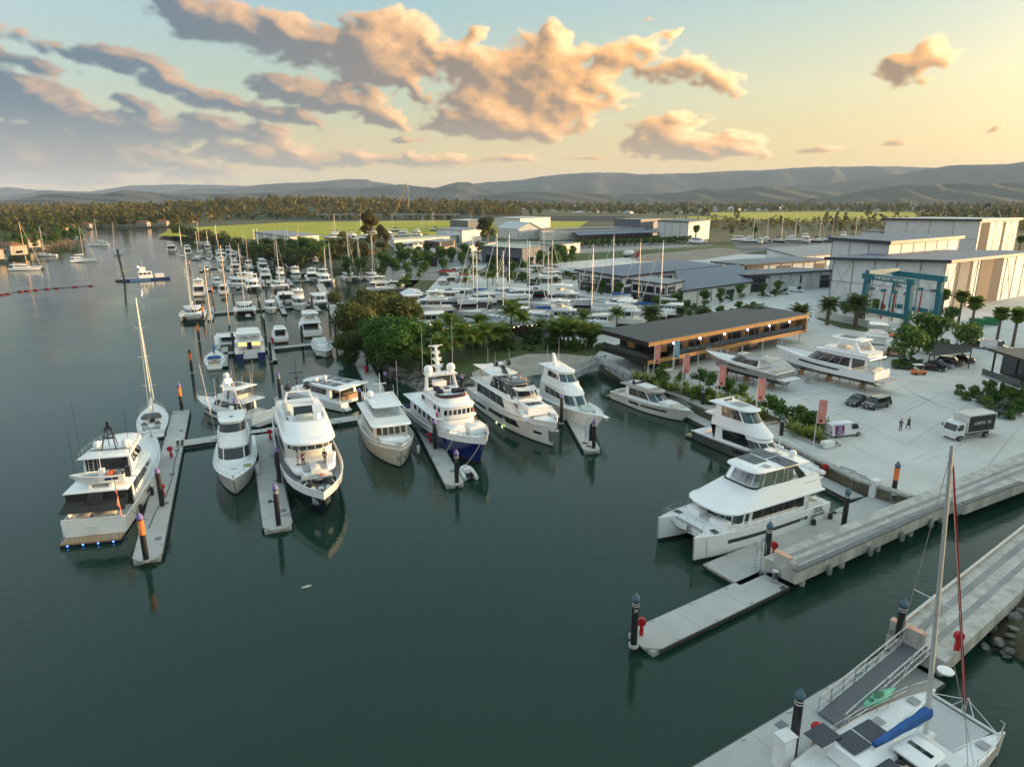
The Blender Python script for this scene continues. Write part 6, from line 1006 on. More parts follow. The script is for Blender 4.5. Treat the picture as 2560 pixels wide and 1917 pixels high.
def proto_scat(L=13.,lab='x',cover=None,h=17.5,mast=MASTM):
    b=Boat('sailing_catamaran',lab,'catamaran',(0,0),0); B=L*.54
    cathull(b,L,B,L*.125,1.35,1.6,bx=(.5,L*.66)); yo=b.yo; lv=b.house('saloon',1.4,2.7,2.2,L*.62,B*.36,B*.29,1.9,rf=1.5,tum=.25); [b.win(lv,.3,.82,q,3,gap=.12,a=.1,b=.98) for q in 'PS']; b.win(lv,.3,.85,'F',5,gap=.12)
    b.roof('hardtop',2.75,.3,L*.40,B*.37,B*.33,1.,.18); b.part('trampoline',MB().loft([[(L*.66,-yo+.4,1.5),(L*.66,yo-.4,1.5)],[(L*.94,-yo+.2,1.55),(L*.94,yo-.2,1.55)]],closed=False,c0=False,c1=False),mat('net_grey',(.25,.26,.27),rough=.9)); b.part('cross_beam',MB().tube([(L*.95,-yo,1.6),(L*.95,yo,1.6)],.1,6),MASTM); b.rig(L*.52,2.6,h,Vector((L*.95,0,1.8)),None,B,L*.36,cover=cover or WHTC,r=.15,spreads=1,jib=WHTC,det=False,m=mast,boomz=1.1); b.rail(.4,.97,.6,6,wrap=False); b.box('aft_doors',2.1,2.18,-B*.26,B*.26,1.5,2.6,GLD); return b
def proto_mono(L=12.5,lab='x',cover=None,hullm=GEL,h=16.5,boot=BOOT,mast=MASTM,dep=1.2):
    b=Boat('sailing_yacht',lab,'sailing yacht',(0,0),0); B=L*.31
    b.hull(L,B,1.1,1.5,side=hullm,boot=boot,rake=L*.12,tw=.7,bulw=.08,plat=.3,platm=GEL,dep=dep,fine=1.9,wpow=1.5,ns=12); lv=b.house('coachroof',1.05,1.7,3.8,L*.70,B*.32,B*.18,2.,rf=1.3,tum=.2); [b.win(lv,.3,.8,q,3,gap=.2,a=.1,b=.95) for q in 'PS']
    b.roof('sprayhood',1.65,3.2,4.6,B*.32,B*.3,.8,.45,NAVC if cover is None else cover); b.box('cockpit_well',.7,3.2,-B*.27,B*.27,1.06,1.1,TEAK); b.part('helm_wheel',MB().lathe([(.4,-.03),(.44,0),(.4,.03)],12,(1.5,0,1.65),ax='x'),STEEL); b.rig(L*.56,1.65,h,Vector((L*.97,0,1.6)),Vector((.2,0,1.2)),B,L*.36,cover=cover or NAVC,r=.12,spreads=2,jib=WHTC,det=False,m=mast,boomz=1.2); b.rail(.1,.98,.6,9,r=.018); return b
PINKM=mat('bronze_mast',(.42,.30,.22),(.36,.26,.19),rough=.4,metal=.4)
PR={}
def pr(k,f): PR[k]=tree_of(f.r)
pr('fly',proto_fly()); pr('flyL',proto_fly(18.)); pr('sed',proto_sedan()); pr('cov',proto_sedan(14.,cover=True)); pr('pcat',proto_pcat()); pr('pcatn',proto_pcat(13.,fly=False)); pr('scat',proto_scat()); pr('scatb',proto_scat(12.5,cover=BLUC,h=18.5)); pr('mono',proto_mono()); pr('monob',proto_mono(14.,cover=BLUC,h=19.,mast=PINKM)); pr('monog',proto_mono(12.,hullm=mat('green_hull',(.02,.10,.08),rough=.2,coat=.4),boot=REDB)); pr('scatk',proto_scat(14.,cover=NAVC,h=21,mast=PINKM))
PL={'fly':15,'flyL':18,'sed':12,'cov':14,'pcat':14,'pcatn':13,'scat':13,'scatb':12.5,'mono':12.5,'monob':14,'monog':12,'scatk':14}
def put(kind,px,py,way,lab,group=None,z=0.,s=1.,head=None):
    hd=head if head is not None else (R(112) if way=='s' else R(-68)); p=P(px,py,z) if not isinstance(px,Vector) else px; L=PL[kind]*s
    if way=='b': p=p-Vector((math.cos(hd)*L,math.sin(hd)*L,0))
    if way=='c': p=p-Vector((math.cos(hd)*L/2,math.sin(hd)*L/2,0))
    dz=0. if z<1 else 1.35*s
    return dup(PR[kind],(p.x,p.y,z+dz),hd,lab,group,s)
# boats one can single out in the nearer river berths
b=Boat('fishing_catamaran','blue and white fishing catamaran stern-on with yellow-lit wheelhouse','catamaran',P(628,903),R(112)); bQ=b
cathull(b,15.,6.6,2.1,1.8,2.2,side=BLUEH,upper=GEL,split=.55,bx=(.3,13.)); b.box('aft_deck',.2,4.5,-2.9,2.9,1.6,1.72,DECKW); b.box('aft_gate',.1,.3,-2.4,2.4,.6,2.5,GEL); b.path_rail([(.2,-3,1.9),(.2,3.,1.9)],.8,mid=2); lv=b.house('wheelhouse',1.8,3.9,4.5,12.5,2.8,2.4,1.6,rf=1.2,tum=.15); [b.win(lv,.4,.85,q,3,gap=.15) for q in 'PSF']; b.box('aft_windows',4.38,4.46,-2.3,2.3,2.6,3.6,mat('lit_yellow_window',(.5,.42,.15),emis=(1.,.75,.25,.7),rough=.2)); b.roof('upper_deck',3.9,1.8,11.6,3.1,2.7,1.6,.22); b.path_rail([(2.,-2.9,4.1),(2.,2.9,4.1)],.8); lv=b.house('upper_cabin',4.1,5.6,5.,9.6,2.2,1.9,1.2,rf=.8,tum=.1,hollow=True); [b.win(lv,.1,.9,q,2,gap=.1,m=GLC,name='clear_panel') for q in 'PSF']; b.roof('hardtop',5.6,2.2,10.2,2.7,2.3,1.2,.2); [b.part('roof_post',MB().tube([(x,y,4.1),(x,y,5.6)],.06,4),GEL) for x in (2.6,6.,9.) for y in (-2.3,2.3)]; [b.cush('upper_bench',4.,5.,y,y+1.2,4.1,4.6,CUSH) for y in (-1.8,.5)]; b.box('central_door',4.3,4.38,-.5,.5,1.8,3.4,BLUEH)
put('scatk',578,872,'s','white sailing catamaran with very tall bronze mast left of the blue fishing catamaran')
put('monob',537,925,'s','white sailing yacht stern-on with blue cover at the orange-piled dock tip')
put('scat',480,805,'b','white sailing catamaran bow-on at the river channel edge',s=1.05); put('scatb',614,791,'b','white sailing catamaran bow-on right of the second walkway tip')
put('sed',680,787,'b','white sedan boat bow-on with radar bar on the second walkway'); put('sed',704,857,'s','white pilot cruiser stern-on between two dark piles'); put('fly',755,780,'b','white flybridge boat bow-on at the second walkway, fourth from the channel'); put('pcatn',806,769,'b','small white power catamaran bow-on next to the wooded bank')
put('flyL',783,843,'s','white two-deck flybridge boat stern-on beside the main walkway'); put('cov',818,899,'b','white cruiser wrapped in pale covers beside the main walkway'); put('pcatn',717,762,'s','low white catamaran stern-on on the second walkway'); put('scat',703,727,'b','white sailing catamaran bow-on at the third walkway'); put('pcat',634,729,'b','white power catamaran bow-on at the third walkway'); put('pcat',817,713,'b','white power catamaran bow-on in the inner basin')
put('fly',498,741,'s','white flybridge boat stern-on at the channel end of the third walkway'); put('sed',560,737,'s','small white sedan boat stern-on at the third walkway'); put('flyL',592,718,'c','long white motor yacht lying across the third walkway',head=R(200)); put('scatb',880,704,'b','white sailing catamaran bow-on under the bank gangway'); put('mono',905,704,'b','white sailing yacht in the inner basin beside two catamarans'); put('scat',940,704,'b','white sailing catamaran with pale hulls at the inner basin gangway'); put('fly',965,727,'c','white flybridge boat in the inner basin beside the blue boathouse',head=R(20)); put('fly',1000,742,'c','white flybridge boat nearest the blue boathouse',head=R(15))
# crowded far berths
rnd=random.Random(21); cnt={}
KL={'fly':'white flybridge cruiser','sed':'white sedan cruiser','pcat':'white power catamaran','scat':'white sailing catamaran with bare mast','mono':'white sailing yacht with bare mast','monob':'sailing yacht with blue boom cover','flyL':'long white flybridge motor yacht','cov':'white cruiser under pale covers'}
for i in (2,3,4):
    a,b_,l=FAR[i]; nb=int(l/6.3)
    for k in range(nb):
        for s in (0,1):
            if i==2 and s==1 and k<7: continue
            q=a.lerp(b_,(k+.5)/nb); kind=rnd.choice(['fly','fly','sed','pcat','scat','mono','mono','monob','flyL','cov','sed']); e=ondir(q,FA+(pi if s else 0),PL[kind]+2.2 if rnd.random()<.5 else 2.4)
            out=(e-q).length>4; hd=FA+(pi if s else 0)+(pi if out else 0); st=e
            row_=['third','fourth','farthest'][i-2]
            dup(PR[kind],(st.x,st.y,0),hd,f'{KL[kind]} berthed on the {"far" if not s else "near"} side of the {row_} walkway','boats in the crowded far berths',rnd.uniform(.8,1.))
for px,py,k in [(428,628,'pcat'),(455,642,'mono'),(470,637,'fly'),(500,632,'monob'),(520,626,'fly'),(545,633,'mono'),(575,640,'flyL'),(610,646,'fly'),(650,652,'mono'),(690,662,'flyL')]: put(k,px,py,'s',KL[k]+' tied along the mangrove bank at the far end','boats along the mangrove bank')
# moored in the river
for px,py,k,h_,lab in [(68,675,'scatk',R(20),'white catamaran with tall mast moored nearest the left bank houses'),(115,641,'mono',R(190),'small white sailing boat moored close under the left bank'),(210,655,'scat',R(35),'white catamaran moored in mid river right of the floating boom'),(247,615,'scat',R(195),'white catamaran moored farthest up the river'),(294,636,'monob',R(-75),'sailing yacht with dark mast moored in mid channel'),(195,603,'sed',R(20),'little white cruiser by the far left bank pontoons')]: put(k,px,py,'c',lab,head=h_)
# yard boats on stands
for n,(px,py,k,h_,lab) in enumerate([(1018,775,'sed',R(200),'white sedan boat propped at the left edge of the boat yard'),(1065,790,'fly',R(195),'white flybridge boat propped beside the yard trees'),(1055,830,'pcatn',R(195),'low white catamaran propped behind the fig tree'),(1112,765,'sed',R(190),'white runabout on the yard near the boathouse'),(1186,768,'scatb',R(200),'white catamaran with blue bottom on the yard'),(1140,757,'sed',R(170),'white cruiser wedged between yard catamarans'),(1245,752,'scat',R(205),'large white catamaran on stands at the yard centre'),(1275,757,'scat',R(205),'second large white catamaran on stands at the yard centre'),(1323,745,'monog',R(190),'green-hulled sailing yacht propped at the back of the yard'),
 (1320,805,'scat',R(-10),'first white catamaran of the yard front row'),(1375,822,'scatb',R(-15),'white catamaran second in the yard front row'),(1265,815,'mono',R(160),'white sailing yacht leaning mast above the yard front row'),(1425,820,'fly',R(-15),'white motor cruiser in the yard front row'),(1430,772,'flyL',R(-30),'tall white flybridge yacht in the middle of the yard'),(1480,825,'scat',R(165),'white catamaran under the restaurant end of the yard'),(1540,818,'pcat',R(165),'big white catamaran nearest the restaurant roof'),(1530,780,'scatb',R(170),'white catamaran with blue cover behind the front row'),(1600,800,'monob',R(165),'white sailing yacht with blue cover behind the restaurant'),(1650,795,'scat',R(165),'last white catamaran of the yard front row'),(1375,780,'mono',R(175),'white sailing yacht in the middle of the yard'),(1200,800,'mono',R(200),'white sailing yacht with pale mast left of the front row')]): put(k,px,py,'c',lab,'boats on the hard stand',z=2.,head=h_)
for px,py,k in [(1745,612,'pcat'),(1850,606,'pcatn'),(1880,608,'scat'),(1915,607,'scatb'),(1950,607,'mono'),(1985,606,'scat'),(2015,609,'flyL'),(2045,607,'mono'),(2075,606,'monob'),(2110,604,'fly'),(1900,612,'sed'),(2135,600,'mono')]: put(k,px,py,'c',KL.get(k,'white catamaran').replace('with bare mast','').strip()+' parked in the row on the far hardstand','boats on the far hardstand',z=2.,head=R(-100+40*((px//35)%3)))
for px,py,k in [(830,600,'flyL'),(870,603,'flyL'),(905,600,'scat'),(960,596,'flyL'),(1000,594,'flyL'),(1035,592,'fly'),(1060,600,'mono'),(840,588,'mono'),(930,585,'scatb'),(985,580,'mono'),(1180,575,'mono'),(1210,571,'monob'),(1085,578,'mono'),(1330,690,'sed'),(1405,690,'cov'),(1360,705,'scat')]: put(k,px,py,'c',KL.get(k,'white catamaran').split(' with')[0]+' stored in the yard among the distant sheds','boats stored by the distant sheds',z=2.,head=R(160+25*(px%3)))
for t in PR.values(): wipe(t)
# dredge barge and floating boom
b=Boat('dredge_barge','small dredging barge with tall spud poles and white cabin in the river','barge',P(315,702),R(35)); b.part('barge_deck',MB().bx(-2,17,-3.2,3.2,-.3,.9),BLUEH); b.box('bow_ramp',-4.,-2,-2,2,.1,.6,mat('barge_rust',(.2,.13,.07),rough=.9)); lv=b.house('cabin',.9,3.6,5.,10.5,2.2,2.2,.5,rf=.2,tum=.05,e=6); [b.win(lv,.55,.85,q,3,gap=.4) for q in 'PSF']; b.box('wheelhouse',5.5,8.,-1.4,1.4,3.6,5.6,GEL); b.box('wheelhouse_window',5.42,5.5,-1.1,1.1,4.4,5.2,GLD); b.box('engine_housing',11.5,15.,-1.8,1.8,.9,2.4,WHTP)
for y in (-1.2,1.2): b.part('spud_pole',MB().tube([(-.5,y,-1.),(-1.6,y,13.5)],.28,8),BLACKP)
b.part('cutter_boom',MB().tube([(-2.,0,1.6),(-13,3,6.5)],.14,6),mat('boom_yellow',(.5,.42,.2),rough=.7)); b.part('anchor_boom',MB().tube([(16,0,1.5),(33,1.,7.)],.08,5),ALU); b.part('deck_crane',MB().tube([(0,0,.9),(0,0,4.2),(2.5,0,5.)],.16,6),MATS['boom_yellow']); [b.part('work_lamp',MB().box((5.4,y,5.75),(.25,.5,.3)),mat('work_lamp',(1,1,1),emis=(1.,.95,.85,8))) for y in (-1.2,1.2)]; b.pole(7,0,5.6,3,.05); b.box('blue_pontoon',1.,9.,-5.2,-3.3,-.2,.7,mat('pontoon_blue',(.05,.16,.35),rough=.5))
fb=thing('floating_boom','curved line of red floats strung across the river','boom'); fp=[P(x,y,.15) for x,y in [(-90,748),(0,737),(50,728.6),(117,722),(187,717),(233,714)]]; ob('rope',MB().tube(fp,.09,5),BLACKP,fb)
for x,y in [(-40,742),(4,736.5),(18,734),(50,728.6),(66,727),(88,724.6),(117,722),(140,720.2),(187,717),(226,714.3)]: p=P(x,y,.2); ob('red_float',MB().lathe([(.08,-1.0),(.28,-.85),(.28,.85),(.08,1.0)],8,tuple(p),ax='x'),REDP,fb)
# ================================================================ buildings
WALLW=mat('white_cladding',(.68,.68,.66),(.60,.60,.58),scale=.25,rough=.6,det=8,rnd=.05)
WALLC=mat('cream_cladding',(.60,.56,.48),(.54,.50,.43),scale=.25,rough=.7,det=8)
WALLG=mat('grey_cladding',(.11,.125,.15),(.09,.10,.125),scale=.3,rough=.55)
WALLB=mat('beige_render',(.34,.30,.26),(.29,.26,.225),scale=.3,rough=.8)
ROOFB=mat('blue_grey_roof',(.10,.145,.22),(.085,.12,.185),scale=.2,rough=.45,metal=.3,det=8)
ROOFG=mat('grey_roof',(.27,.29,.32),(.22,.24,.265),scale=.2,rough=.5,metal=.2,det=8)
ROOFL=mat('pale_roof',(.55,.57,.58),(.48,.50,.51),scale=.15,rough=.5,det=8)
ROOFD=mat('charcoal_roof',(.034,.042,.052),(.028,.035,.043),scale=.4,rough=.6)
FASC=mat('dark_fascia',(.03,.034,.042),(.025,.028,.034),scale=1,rough=.5)
BRAC=mat('pale_brace',(.42,.43,.43),rough=.5)
FRAME=mat('grey_steel_frame',(.22,.23,.24),(.18,.19,.20),scale=2,rough=.5,metal=.3)
CURT=mat('black_curtain',(.022,.022,.025),(.032,.032,.036),scale=.8,rough=.8,stretch=(6,6,.3),bump=.6,bscale=3)
ROLL=mat('roller_door',(.55,.56,.56),(.48,.49,.49),scale=.6,rough=.5,stretch=(.2,.2,8))
BRICKR=mat('terracotta_roof',(.34,.11,.05),(.24,.085,.045),scale=.8,rough=.8,rnd=.3)
HWALL=mat('house_render',(.48,.42,.34),(.42,.37,.30),scale=.3,rough=.8,rnd=.2)
def ribs(m,per,strength=.5):
    N=m.node_tree.nodes; L=m.node_tree.links; b=N['Principled BSDF']; tc=N.new('ShaderNodeTexCoord'); mp=N.new('ShaderNodeMapping'); mp.inputs['Rotation'].default_value=(0,0,R(33)); L.new(tc.outputs['Object'],mp.inputs[0]); w=N.new('ShaderNodeTexWave'); w.inputs['Scale'].default_value=per; w.wave_profile='SIN'; L.new(mp.outputs[0],w.inputs[0]); bp=N.new('ShaderNodeBump'); bp.inputs['Strength'].default_value=strength; bp.inputs['Distance'].default_value=.06; L.new(w.outputs[1],bp.inputs['Height']); L.new(bp.outputs[0],b.inputs['Normal'])
[ribs(m,.55,.7) for m in (ROOFB,ROOFG,ROOFL)]; ribs(WALLW,.9,.35); ribs(WALLC,.9,.35)
def v2(p): return Vector((p[0],p[1],0))
def bldg(name,label,A,B,C,hs,wall=WALLW,roof=ROOFB,z=2.,nL=3,nR=4,ov=.8,th=.35,fasc=FASC,brace=False,opens=(),gable=None,cat='building',group=None,bay=True):
    A,B,C=v2(A),v2(B),v2(C); D=A+C-B; t=thing(name,label,cat,(B.x,B.y,z),0,group); o=B
    hA,hB,hC,hD=hs; cor=[A-o,B-o,C-o,D-o]; H=[hA,hB,hC,hD]
    cen=(cor[0]+cor[2])/2
    def face(i,j,n):
        p,q=cor[i],cor[j]; d=q-p; nrm=Vector((d.y,-d.x,0)).normalized()
        if nrm.dot((p+q)/2-cen)<0: nrm=-nrm
        for k in range(n):
            u0,u1=k/n,(k+1)/n; a=p+d*u0;b=p+d*u1; za=lerp(H[i],H[j],u0);zb=lerp(H[i],H[j],u1); g=d.normalized()*.03
            ob('wall_panel',MB().loft([[a+g,b-g,b-g+Vector((0,0,zb)),a+g+Vector((0,0,za))],[a+g-nrm*.25,b-g-nrm*.25,b-g-nrm*.25+Vector((0,0,zb)),a+g-nrm*.25+Vector((0,0,za))]]),wall,t)
        if bay:
            for k in range(n+1):
                a=p+d*(k/n); hz=lerp(H[i],H[j],k/n); ob('column',MB().box((a.x+nrm.x*.03,a.y+nrm.y*.03,hz/2),(.22,.22,hz-.02),rz=math.atan2(d.y,d.x)),FRAME,t)
        if brace:
            for k in range(0,n,2):
                a=p+d*(k/n)+nrm*.08; b=p+d*((k+1)/n)+nrm*.08; h_=lerp(H[i],H[j],.5); ob('brace',MB().tube([a,b+Vector((0,0,h_*.97))],.05,4),BRAC,t); ob('brace',MB().tube([b,a+Vector((0,0,h_*.97))],.05,4),BRAC,t)
            ob('girt',MB().box((((p+q)/2)+nrm*.06+Vector((0,0,H[i]*.45)))[:],(d.length,.12,.16),rz=math.atan2(d.y,d.x)),FRAME,t)
        return nrm
    nn={'L':face(0,1,nL),'R':face(1,2,nR)}; face(2,3,1); face(3,0,1)
    if gable is None:
        # sloping slab with overhang
        dx=(cor[1]-cor[0]).normalized()*ov; dy=(cor[2]-cor[1]).normalized()*ov
        cs=[cor[0]-dx-dy,cor[1]+dx-dy,cor[2]+dx+dy,cor[3]-dx+dy]; rr=[[c+Vector((0,0,h)) for c,h in zip(cs,H)],[c+Vector((0,0,h+th)) for c,h in zip(cs,H)]]
        ob('roof',MB().loft(rr,mi=[1]),[roof,fasc],t) if 0 else None
        mb=MB(); mb.loft(rr,c0=True,c1=False,mi=1); mb.add(rr[1],[(0,1,2,3)],0); ob('roof',mb,[roof,fasc],t)
    else:
        e=gable; i,j,k,l=(0,1,2,3); m0=(cor[1]+cor[2])/2; m1=(cor[0]+cor[3])/2; dd=(m0-m1).normalized()*ov; sd=(cor[2]-cor[1]).normalized()*ov*.6
        for a,b,s in ((cor[0],cor[1],-1),(cor[3],cor[2],1)):
            aa=a-dd+sd*s+Vector((0,0,hA-.15)); bb=b+dd+sd*s+Vector((0,0,hA-.15)); m0_=m0+dd+Vector((0,0,e)); m1_=m1-dd+Vector((0,0,e)); up=Vector((0,0,.15)); ob('roof_slope',MB().loft([[aa,bb,m0_,m1_],[aa+up,bb+up,m0_+up,m1_+up]]),roof,t)
        for a,b,m in ((cor[1],cor[2],m0),(cor[0],cor[3],m1)): ob('gable_wall',MB().add([a+Vector((0,0,hA)),b+Vector((0,0,hA)),m+Vector((0,0,e-.05))],[(0,1,2)]),wall,t)
    for f,u0,u1,z0,z1,m,nm in opens:
        p,q=(cor[0],cor[1]) if f=='L' else (cor[1],cor[2]); d=q-p; n_=nn[f]; a=p+d*u0+n_*.02; b=p+d*u1+n_*.02; tk=.14 if nm!='awning' else 1.2
        ob(nm,MB().loft([[a+Vector((0,0,z0)),b+Vector((0,0,z0)),b+Vector((0,0,z1)),a+Vector((0,0,z1))],[a+Vector((0,0,z0))+n_*tk,b+Vector((0,0,z0))+n_*tk,b+Vector((0,0,z1))+n_*tk,a+Vector((0,0,z1))+n_*tk]]),m,t)
    def tx(s,size,f,u,zz,m,bold=0.,off=.2):
        p,q=(cor[0],cor[1]) if f=='L' else (cor[1],cor[2]); d=q-p; c=p+d*u+nn[f]*off; n_=nn[f]; right=Vector((-n_.y,n_.x,0)); return text(s,size,t,m,(c.x,c.y,zz),(pi/2,0,math.atan2(right.y,right.x)),bold=bold)
    t_=t; return t_,tx
def hz_(px,py,base,z=2.): return PY(px,py,base.y).z-z
# big boat sheds at the right
A=P(2073,743,2); B=P(2347,777,2); u=Vector((B.y-A.y,-(B.x-A.x),0)).normalized(); u=u if u.x>0 else -u
C3=B+u*62; hA=hz_(2079,650,A); hB=hz_(2350,656,B)
t,tx=bldg('boat_shed','huge white boat shed with blue-grey roof behind the teal travel lift',A,B,C3,(hA,hB,hB,hA),nL=5,nR=9,ov=2.2,th=.9,brace=True,opens=[('R',.115,.14,0.05,hB*.97,CURT,'curtain'),('R',.14,.24,.05,hB*.96,mat('shed_interior',(.32,.30,.26),(.26,.24,.21),scale=.2,rough=.9),'interior_wall'),('R',.24,.275,.05,hB*.97,CURT,'curtain'),('R',.36,.50,.05,hB*.97,mat('brown_curtain',(.20,.14,.10),(.12,.09,.07),scale=.8,rough=.8,stretch=(6,6,.3)),'curtain'),('R',.5,.62,.05,hB*.97,CURT,'curtain')],cat='shed')
D0=A+(C3-B); e0=D0+u*-26+ (A-B).normalized()*1.
t,tx=bldg('boat_shed','low white shed with dark parapet rising behind the biggest boat shed',A+u*30+(A-B)*.55,A+u*24+(B-A)*.15,A+u*75+(B-A)*.15,(17.2,17.2,17.6,17.6),nL=3,nR=6,ov=1.5,th=1.1,cat='shed')
A=P(2204,622,2); B=A+(P(2347,777,2)-P(2073,743,2)).normalized()*57
hA=hz_(2204,550,A); hB=hz_(2389,553,B)
t,tx=bldg('boat_shed','tall white boat shed with pale roof in the far row behind the sheds',A,B,B+u*55,(hA,hB,hB,hA),roof=ROOFL,nL=4,nR=5,ov=1.6,th=1.2,brace=True,opens=[('R',.05,.26,.05,hB*.95,CURT,'curtain'),('R',.6,.66,.05,hB*.95,CURT,'curtain')],cat='shed')
A2=P(2148,618,2); t,tx=bldg('shed_annex','small white annex at the left end of the tall far shed',A2,A2+(B-A).normalized()*14,A2+(B-A).normalized()*14+u*14,(11,11,11,11),nL=1,nR=1,cat='shed')
# unseen sheds added off frame to the right to cast the foreground shade
bldg('boat_shed','long shed beyond the right picture edge beside the slip',(165,-70),(185,-70),(185,118),(17.,17.,17.,17.),nL=2,nR=6,cat='shed')
bldg('boat_shed','lower shed beyond the right picture edge beside the car park',(225,120),(245,120),(245,205),(16.,16.,16.,16.),nL=2,nR=6,cat='shed')
# dark signed workshop row
A,B,C_=P(1446,724,2),P(1553,737,2),P(1799,704,2); hA,hB=hz_(1446,678,A),hz_(1553,694,B); 
t,tx=bldg('workshop','white workshop with black shopfronts and blue-grey skillion roof',A,B,C_,(hA,hB,hB*1.0,hA*1.02),nL=4,nR=6,ov=1.2,th=.7,opens=[('L',.03,.98,.05,hB*.42,BLACKP,'shopfront'),('L',.02,.99,hB*.46,hB*.52,FASC,'awning'),('L',.05,.28,hB*.58,hB*.86,FASC,'sign'),('L',.31,.52,hB*.58,hB*.86,FASC,'sign'),('L',.55,.75,hB*.58,hB*.86,NAVY2,'sign'),('L',.78,.97,hB*.58,hB*.86,FASC,'sign'),('R',.02,.16,.05,hB*.42,BLACKP,'shopfront'),('R',.03,.15,hB*.58,hB*.86,NAVY2,'sign'),('R',.38,.47,hB*.45,hB*.8,BLACKP,'sign'),('R',.52,.62,.05,hB*.5,ROLL,'roller_door'),('R',.68,.78,.05,hB*.5,ROLL,'roller_door'),('R',.86,.95,.05,hB*.5,ROLL,'roller_door')])
tx('ebm',1.7,'L',.165,hB*.72,WHTP); tx('ebm',1.5,'L',.415,hB*.72,WHTP); tx('STELLA',1.2,'L',.2,hB*.25,WHTP); tx('S',1.8,'R',.425,hB*.62,WHTP)
A,B,C_=P(1577,756,2),P(1663,770,2),P(1704,759,2); hA,hB=hz_(1577,700,A),hz_(1663,713,B)
t,tx=bldg('office','white two-storey office with black trims and tall dark windows',A,B,C_,(hB,)*4,roof=ROOFG,nL=3,nR=2,ov=.6,th=.5,opens=[('L',.04,.24,.1,hB*.40,GLD,'window'),('L',.30,.66,.1,hB*.40,GLD,'window'),('L',.72,.96,.1,hB*.40,GLD,'window'),('L',.0,1.,hB*.44,hB*.50,FASC,'awning'),('L',.04,.28,hB*.58,hB*.86,GLD,'window'),('L',.34,.66,hB*.58,hB*.86,GLD,'window'),('L',.72,.96,hB*.58,hB*.86,GLD,'window'),('R',.1,.5,hB*.58,hB*.88,FASC,'sign'),('R',.0,1.,hB*.44,hB*.50,FASC,'awning'),('R',.1,.8,.1,hB*.38,GLD,'window')])
tx('GINGER',.8,'R',.3,hB*.72,WHTP)
A=P(1690,728,2); B=P(1705,764,2); C_=P(1875,738,2); hf=hz_(1790,727,P(1790,750,2))
t,tx=bldg('workshop','low white workshop with wide blue-grey roof beside the two-storey office',A,B,C_,(6.8,4.4,4.4,6.8),nL=2,nR=5,ov=1.2,th=.5,opens=[('R',.28,.38,1.4,3.0,BLACKP,'window'),('R',.62,.74,1.4,3.0,BLACKP,'window')])
A,B,C_=P(1792,710,2),P(1868,731,2),P(2072,718,2); hA,hB,hC=hz_(1792,684,A),hz_(1868,690,B),hz_(2072,669,C_)
t,tx=bldg('workshop','long white workshop with black entrance porches and roller doors',A,B,C_,(hA,hB,hB*1.05,hA*1.05),nL=3,nR=8,ov=1.6,th=.6,opens=[('R',.0,.18,.05,hB*.42,BLACKP,'shopfront'),('R',-.02,.2,hB*.44,hB*.52,FASC,'awning'),('R',.02,.2,hB*.55,hB*.8,BLACKP,'window'),('R',-.02,.22,hB*.84,hB*.92,FASC,'awning'),('R',.27,.38,.05,hB*.62,ROLL,'roller_door'),('R',.44,.55,.05,hB*.62,ROLL,'roller_door'),('R',.70,.80,.05,hB*.62,ROLL,'roller_door'),('R',.62,.64,hB*.4,hB*.85,NAVY2,'sign'),('R',.88,.99,.05,hB*.42,BLACKP,'shopfront'),('R',.87,1.,hB*.45,hB*.52,FASC,'awning'),('R',.88,.98,hB*.56,hB*.8,GLD,'window')])
A,B,C_=P(1785,684,2),P(1860,697,2),P(2062,684,2); hA,hB=hz_(1785,657,A),hz_(1860,664,B)
t,tx=bldg('workshop','second long white workshop behind the first with dark window hoods',A,B,C_,(hA,hB,hB*1.1,hA*1.1),nL=3,nR=7,ov=1.6,th=.6,opens=[('R',.0,.2,hB*.72,hB*.9,FASC,'awning'),('R',.38,.55,hB*.6,hB*.85,FASC,'window'),('R',.85,.98,hB*.4,hB*.85,BLACKP,'window')])
A,B,C_=P(1915,652,2),P(1990,668,2),P(2240,650,2); t,tx=bldg('warehouse','wide pale grey roofed warehouse behind the workshops',A,B,C_,(6.4,5.,5.5,7.),roof=ROOFG,nL=2,nR=6,ov=1.,th=.4)
# distant sheds
def far(lab,a,b,c,ta,tb,roof=ROOFL,wall=WALLW,gable=None,n=(3,5),opens=(),ov=.8,th=.4,name='shed'):
    A,B,C_=P(*a,2),P(*b,2),P(*c,2); hA=hz_(a[0],ta,A); hB=hz_(b[0],tb,B); g=None if gable is None else hz_(gable[0],gable[1],(B+C_)/2)
    if gable is not None: hA=hB
    return bldg(name,lab,A,B,C_,(hA,hB,hB,hA),wall,roof,nL=n[0],nR=n[1],ov=ov,th=th,gable=g,opens=opens,cat='building')
far('dark grey clad showroom with pale green roof beside the yard road',(1206,656),(1305,668),(1352,658),616,623,roof=mat('pale_green_roof',(.36,.42,.36),(.30,.36,.31),scale=.2,rough=.6),wall=WALLG,opens=[('L',.1,.55,.3,4.2,GLD,'window'),('L',.6,.95,.3,4.2,GLD,'window')])
far('white gabled boat shed in the distant row',(1244,594),(1296,599),(1352,597),572,573,roof=ROOFL,gable=(1322,556),n=(2,2),opens=[('R',.2,.34,3.5,5.2,WALLC,'window'),('R',.44,.56,3.5,5.2,WALLC,'window'),('R',.66,.8,3.5,5.2,WALLC,'window')])
far('long white building with a row of cream windows behind the canopy',(1345,594),(1354,602),(1612,592),573,576,roof=ROOFG,n=(1,8),opens=[('R',.03+.12*k,.09+.12*k,4.2,6.,WALLC,'window') for k in range(8)])
far('large white shed with blue roof right of the long white building',(1643,597),(1718,607),(1772,597),553,556,roof=ROOFB,n=(4,3),ov=1.5,th=.8)
